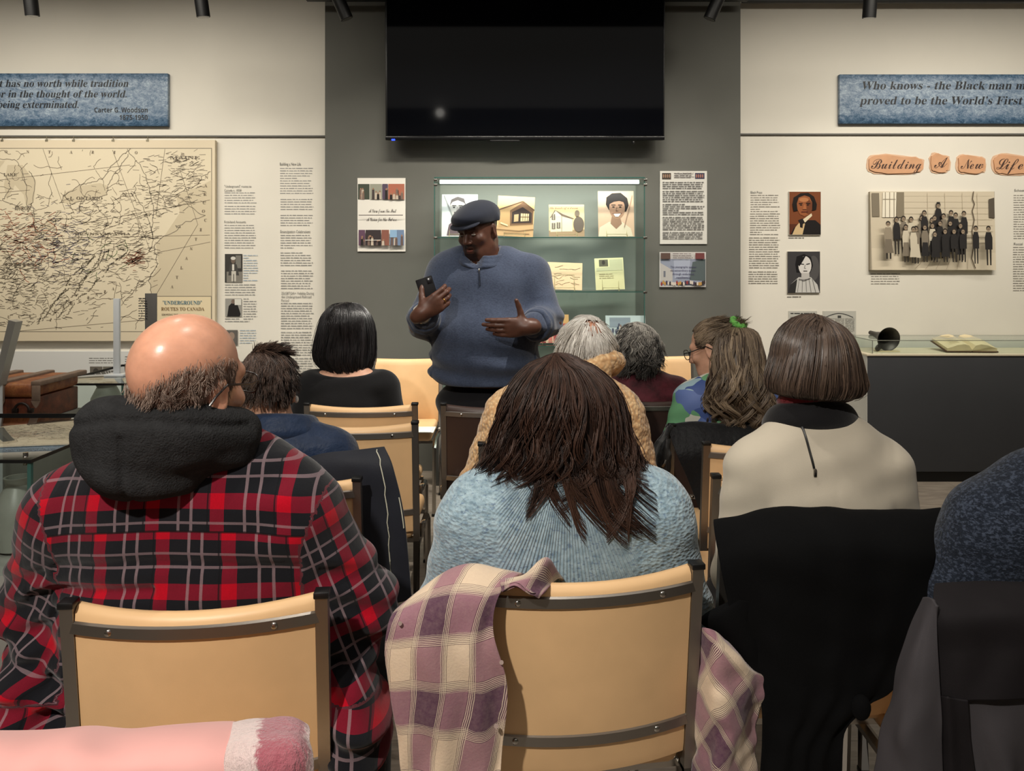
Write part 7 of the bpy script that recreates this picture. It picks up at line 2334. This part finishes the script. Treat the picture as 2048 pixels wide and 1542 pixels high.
# ---- black quilted coat
def quilted_coat():
    t = thing('quilted_coat', 'black quilted coat on the chair of the ponytail woman', 'coat', P(1420, 1030, 2.78))
    m = cloth('black_quilt', (16, 16, 18), .2, 14, 40, .6, .55, .01)
    R = [[(1330, 868, 2.93), (1400, 862, 2.93), (1480, 864, 2.93), (1560, 868, 2.93)],
         [(1334, 850, 2.83), (1400, 845, 2.83), (1480, 848, 2.83), (1560, 852, 2.83)],
         [(1352, 905, 2.765), (1410, 900, 2.75), (1480, 900, 2.75), (1562, 905, 2.765)],
         [(1378, 965, 2.765), (1425, 965, 2.75), (1490, 965, 2.75), (1565, 965, 2.765)],
         [(1404, 1035, 2.765), (1440, 1035, 2.75), (1500, 1035, 2.75), (1568, 1035, 2.765)]]
    drape('coat_body', R, m, t, noise=.008, nf=5, seed=15)
    S = [[(1332, 852, 2.83), (1338, 850, 2.80), (1344, 850, 2.80), (1350, 854, 2.83)],
         [(1306, 900, 2.85), (1318, 898, 2.76), (1332, 896, 2.76), (1344, 890, 2.84)],
         [(1294, 950, 2.85), (1308, 950, 2.74), (1326, 950, 2.74), (1342, 950, 2.84)],
         [(1298, 1005, 2.85), (1310, 1008, 2.76), (1326, 1008, 2.76), (1338, 1005, 2.84)]]
    drape('coat_sleeve', S, m, t, nu=40, nv=50, noise=.008, nf=9, seed=16)
    MB().tube([P(1330, 920, 2.74), P(1329, 927, 2.735), P(1325, 934, 2.735)], .006, 8).build('zip_pull', M_CHROME, t, True)
quilted_coat()

# ---- pink jacket at the lower left edge
place('tan chair below the left corner, hidden under a pink jacket', -255, 584, .80, 1500)
def pink_jacket():
    t = thing('pink_jacket', 'pale pink jacket with a fuzzy maroon check lining over a chair at lower left', 'jacket', P(200, 1600, 0.755))
    m = cloth('pale_pink_nylon', (216, 160, 154), .04, 8, 30, .12, .6)
    B = [[(-260, 1530, 0.895), (0, 1515, 0.905), (240, 1508, 0.905), (470, 1500, 0.895)],
         [(-270, 1490, 0.810), (0, 1474, 0.810), (240, 1466, 0.810), (470, 1456, 0.815)],
         [(-280, 1560, 0.735), (0, 1540, 0.720), (240, 1530, 0.720), (462, 1520, 0.735)],
         [(-290, 1720, 0.725), (0, 1710, 0.710), (240, 1700, 0.710), (465, 1690, 0.725)]]
    drape('jacket_body', B, m, t, noise=.002, nf=4, seed=17, fold=.005, ff=3)
    n = NT('fuzzy_check_lining')
    u, v, _ = n.xyz(n.attr('pat'))
    co = n.coord()
    f = n.noise(n.mapv(co, (1, 1, 0.285)), 160, 4, .7)
    w = n.math('ADD', n.math('MULTIPLY', n.math('SUBTRACT', f, .5), .03), u)
    c = n.ramp(n.math('FRACT', n.math('DIVIDE', w, .09)), [(.0, lin(214, 196, 190)), (.36, lin(216, 198, 194)), (.42, lin(150, 68, 84)), (.84, lin(158, 84, 96)), (.93, lin(212, 190, 186))])
    n.bump(f, .9, .006)
    lm = n.fin(n.mix(n.math('MULTIPLY', f, .35), c, lin(196, 140, 144)), .95, 0, .1, Sheen_Weight=.4)
    C = [[(468, 1500, 0.895), (520, 1500, 0.900), (575, 1498, 0.900), (606, 1505, 0.895)],
         [(466, 1458, 0.810), (520, 1450, 0.810), (580, 1447, 0.810), (610, 1462, 0.815)],
         [(462, 1520, 0.735), (515, 1515, 0.720), (580, 1512, 0.720), (616, 1520, 0.735)],
         [(465, 1690, 0.725), (520, 1690, 0.710), (585, 1690, 0.710), (620, 1690, 0.725)]]
    drape('check_lining', C, lm, t, nu=50, nv=70, noise=.003, nf=14, seed=18)
    MB().tube([P(471, 1462, 0.807), P(466, 1490, 0.770), P(461, 1520, 0.732), P(464, 1600, 0.720), P(466, 1690, 0.715)], .004, 8).build('seam_piping', m, t, True)
pink_jacket()
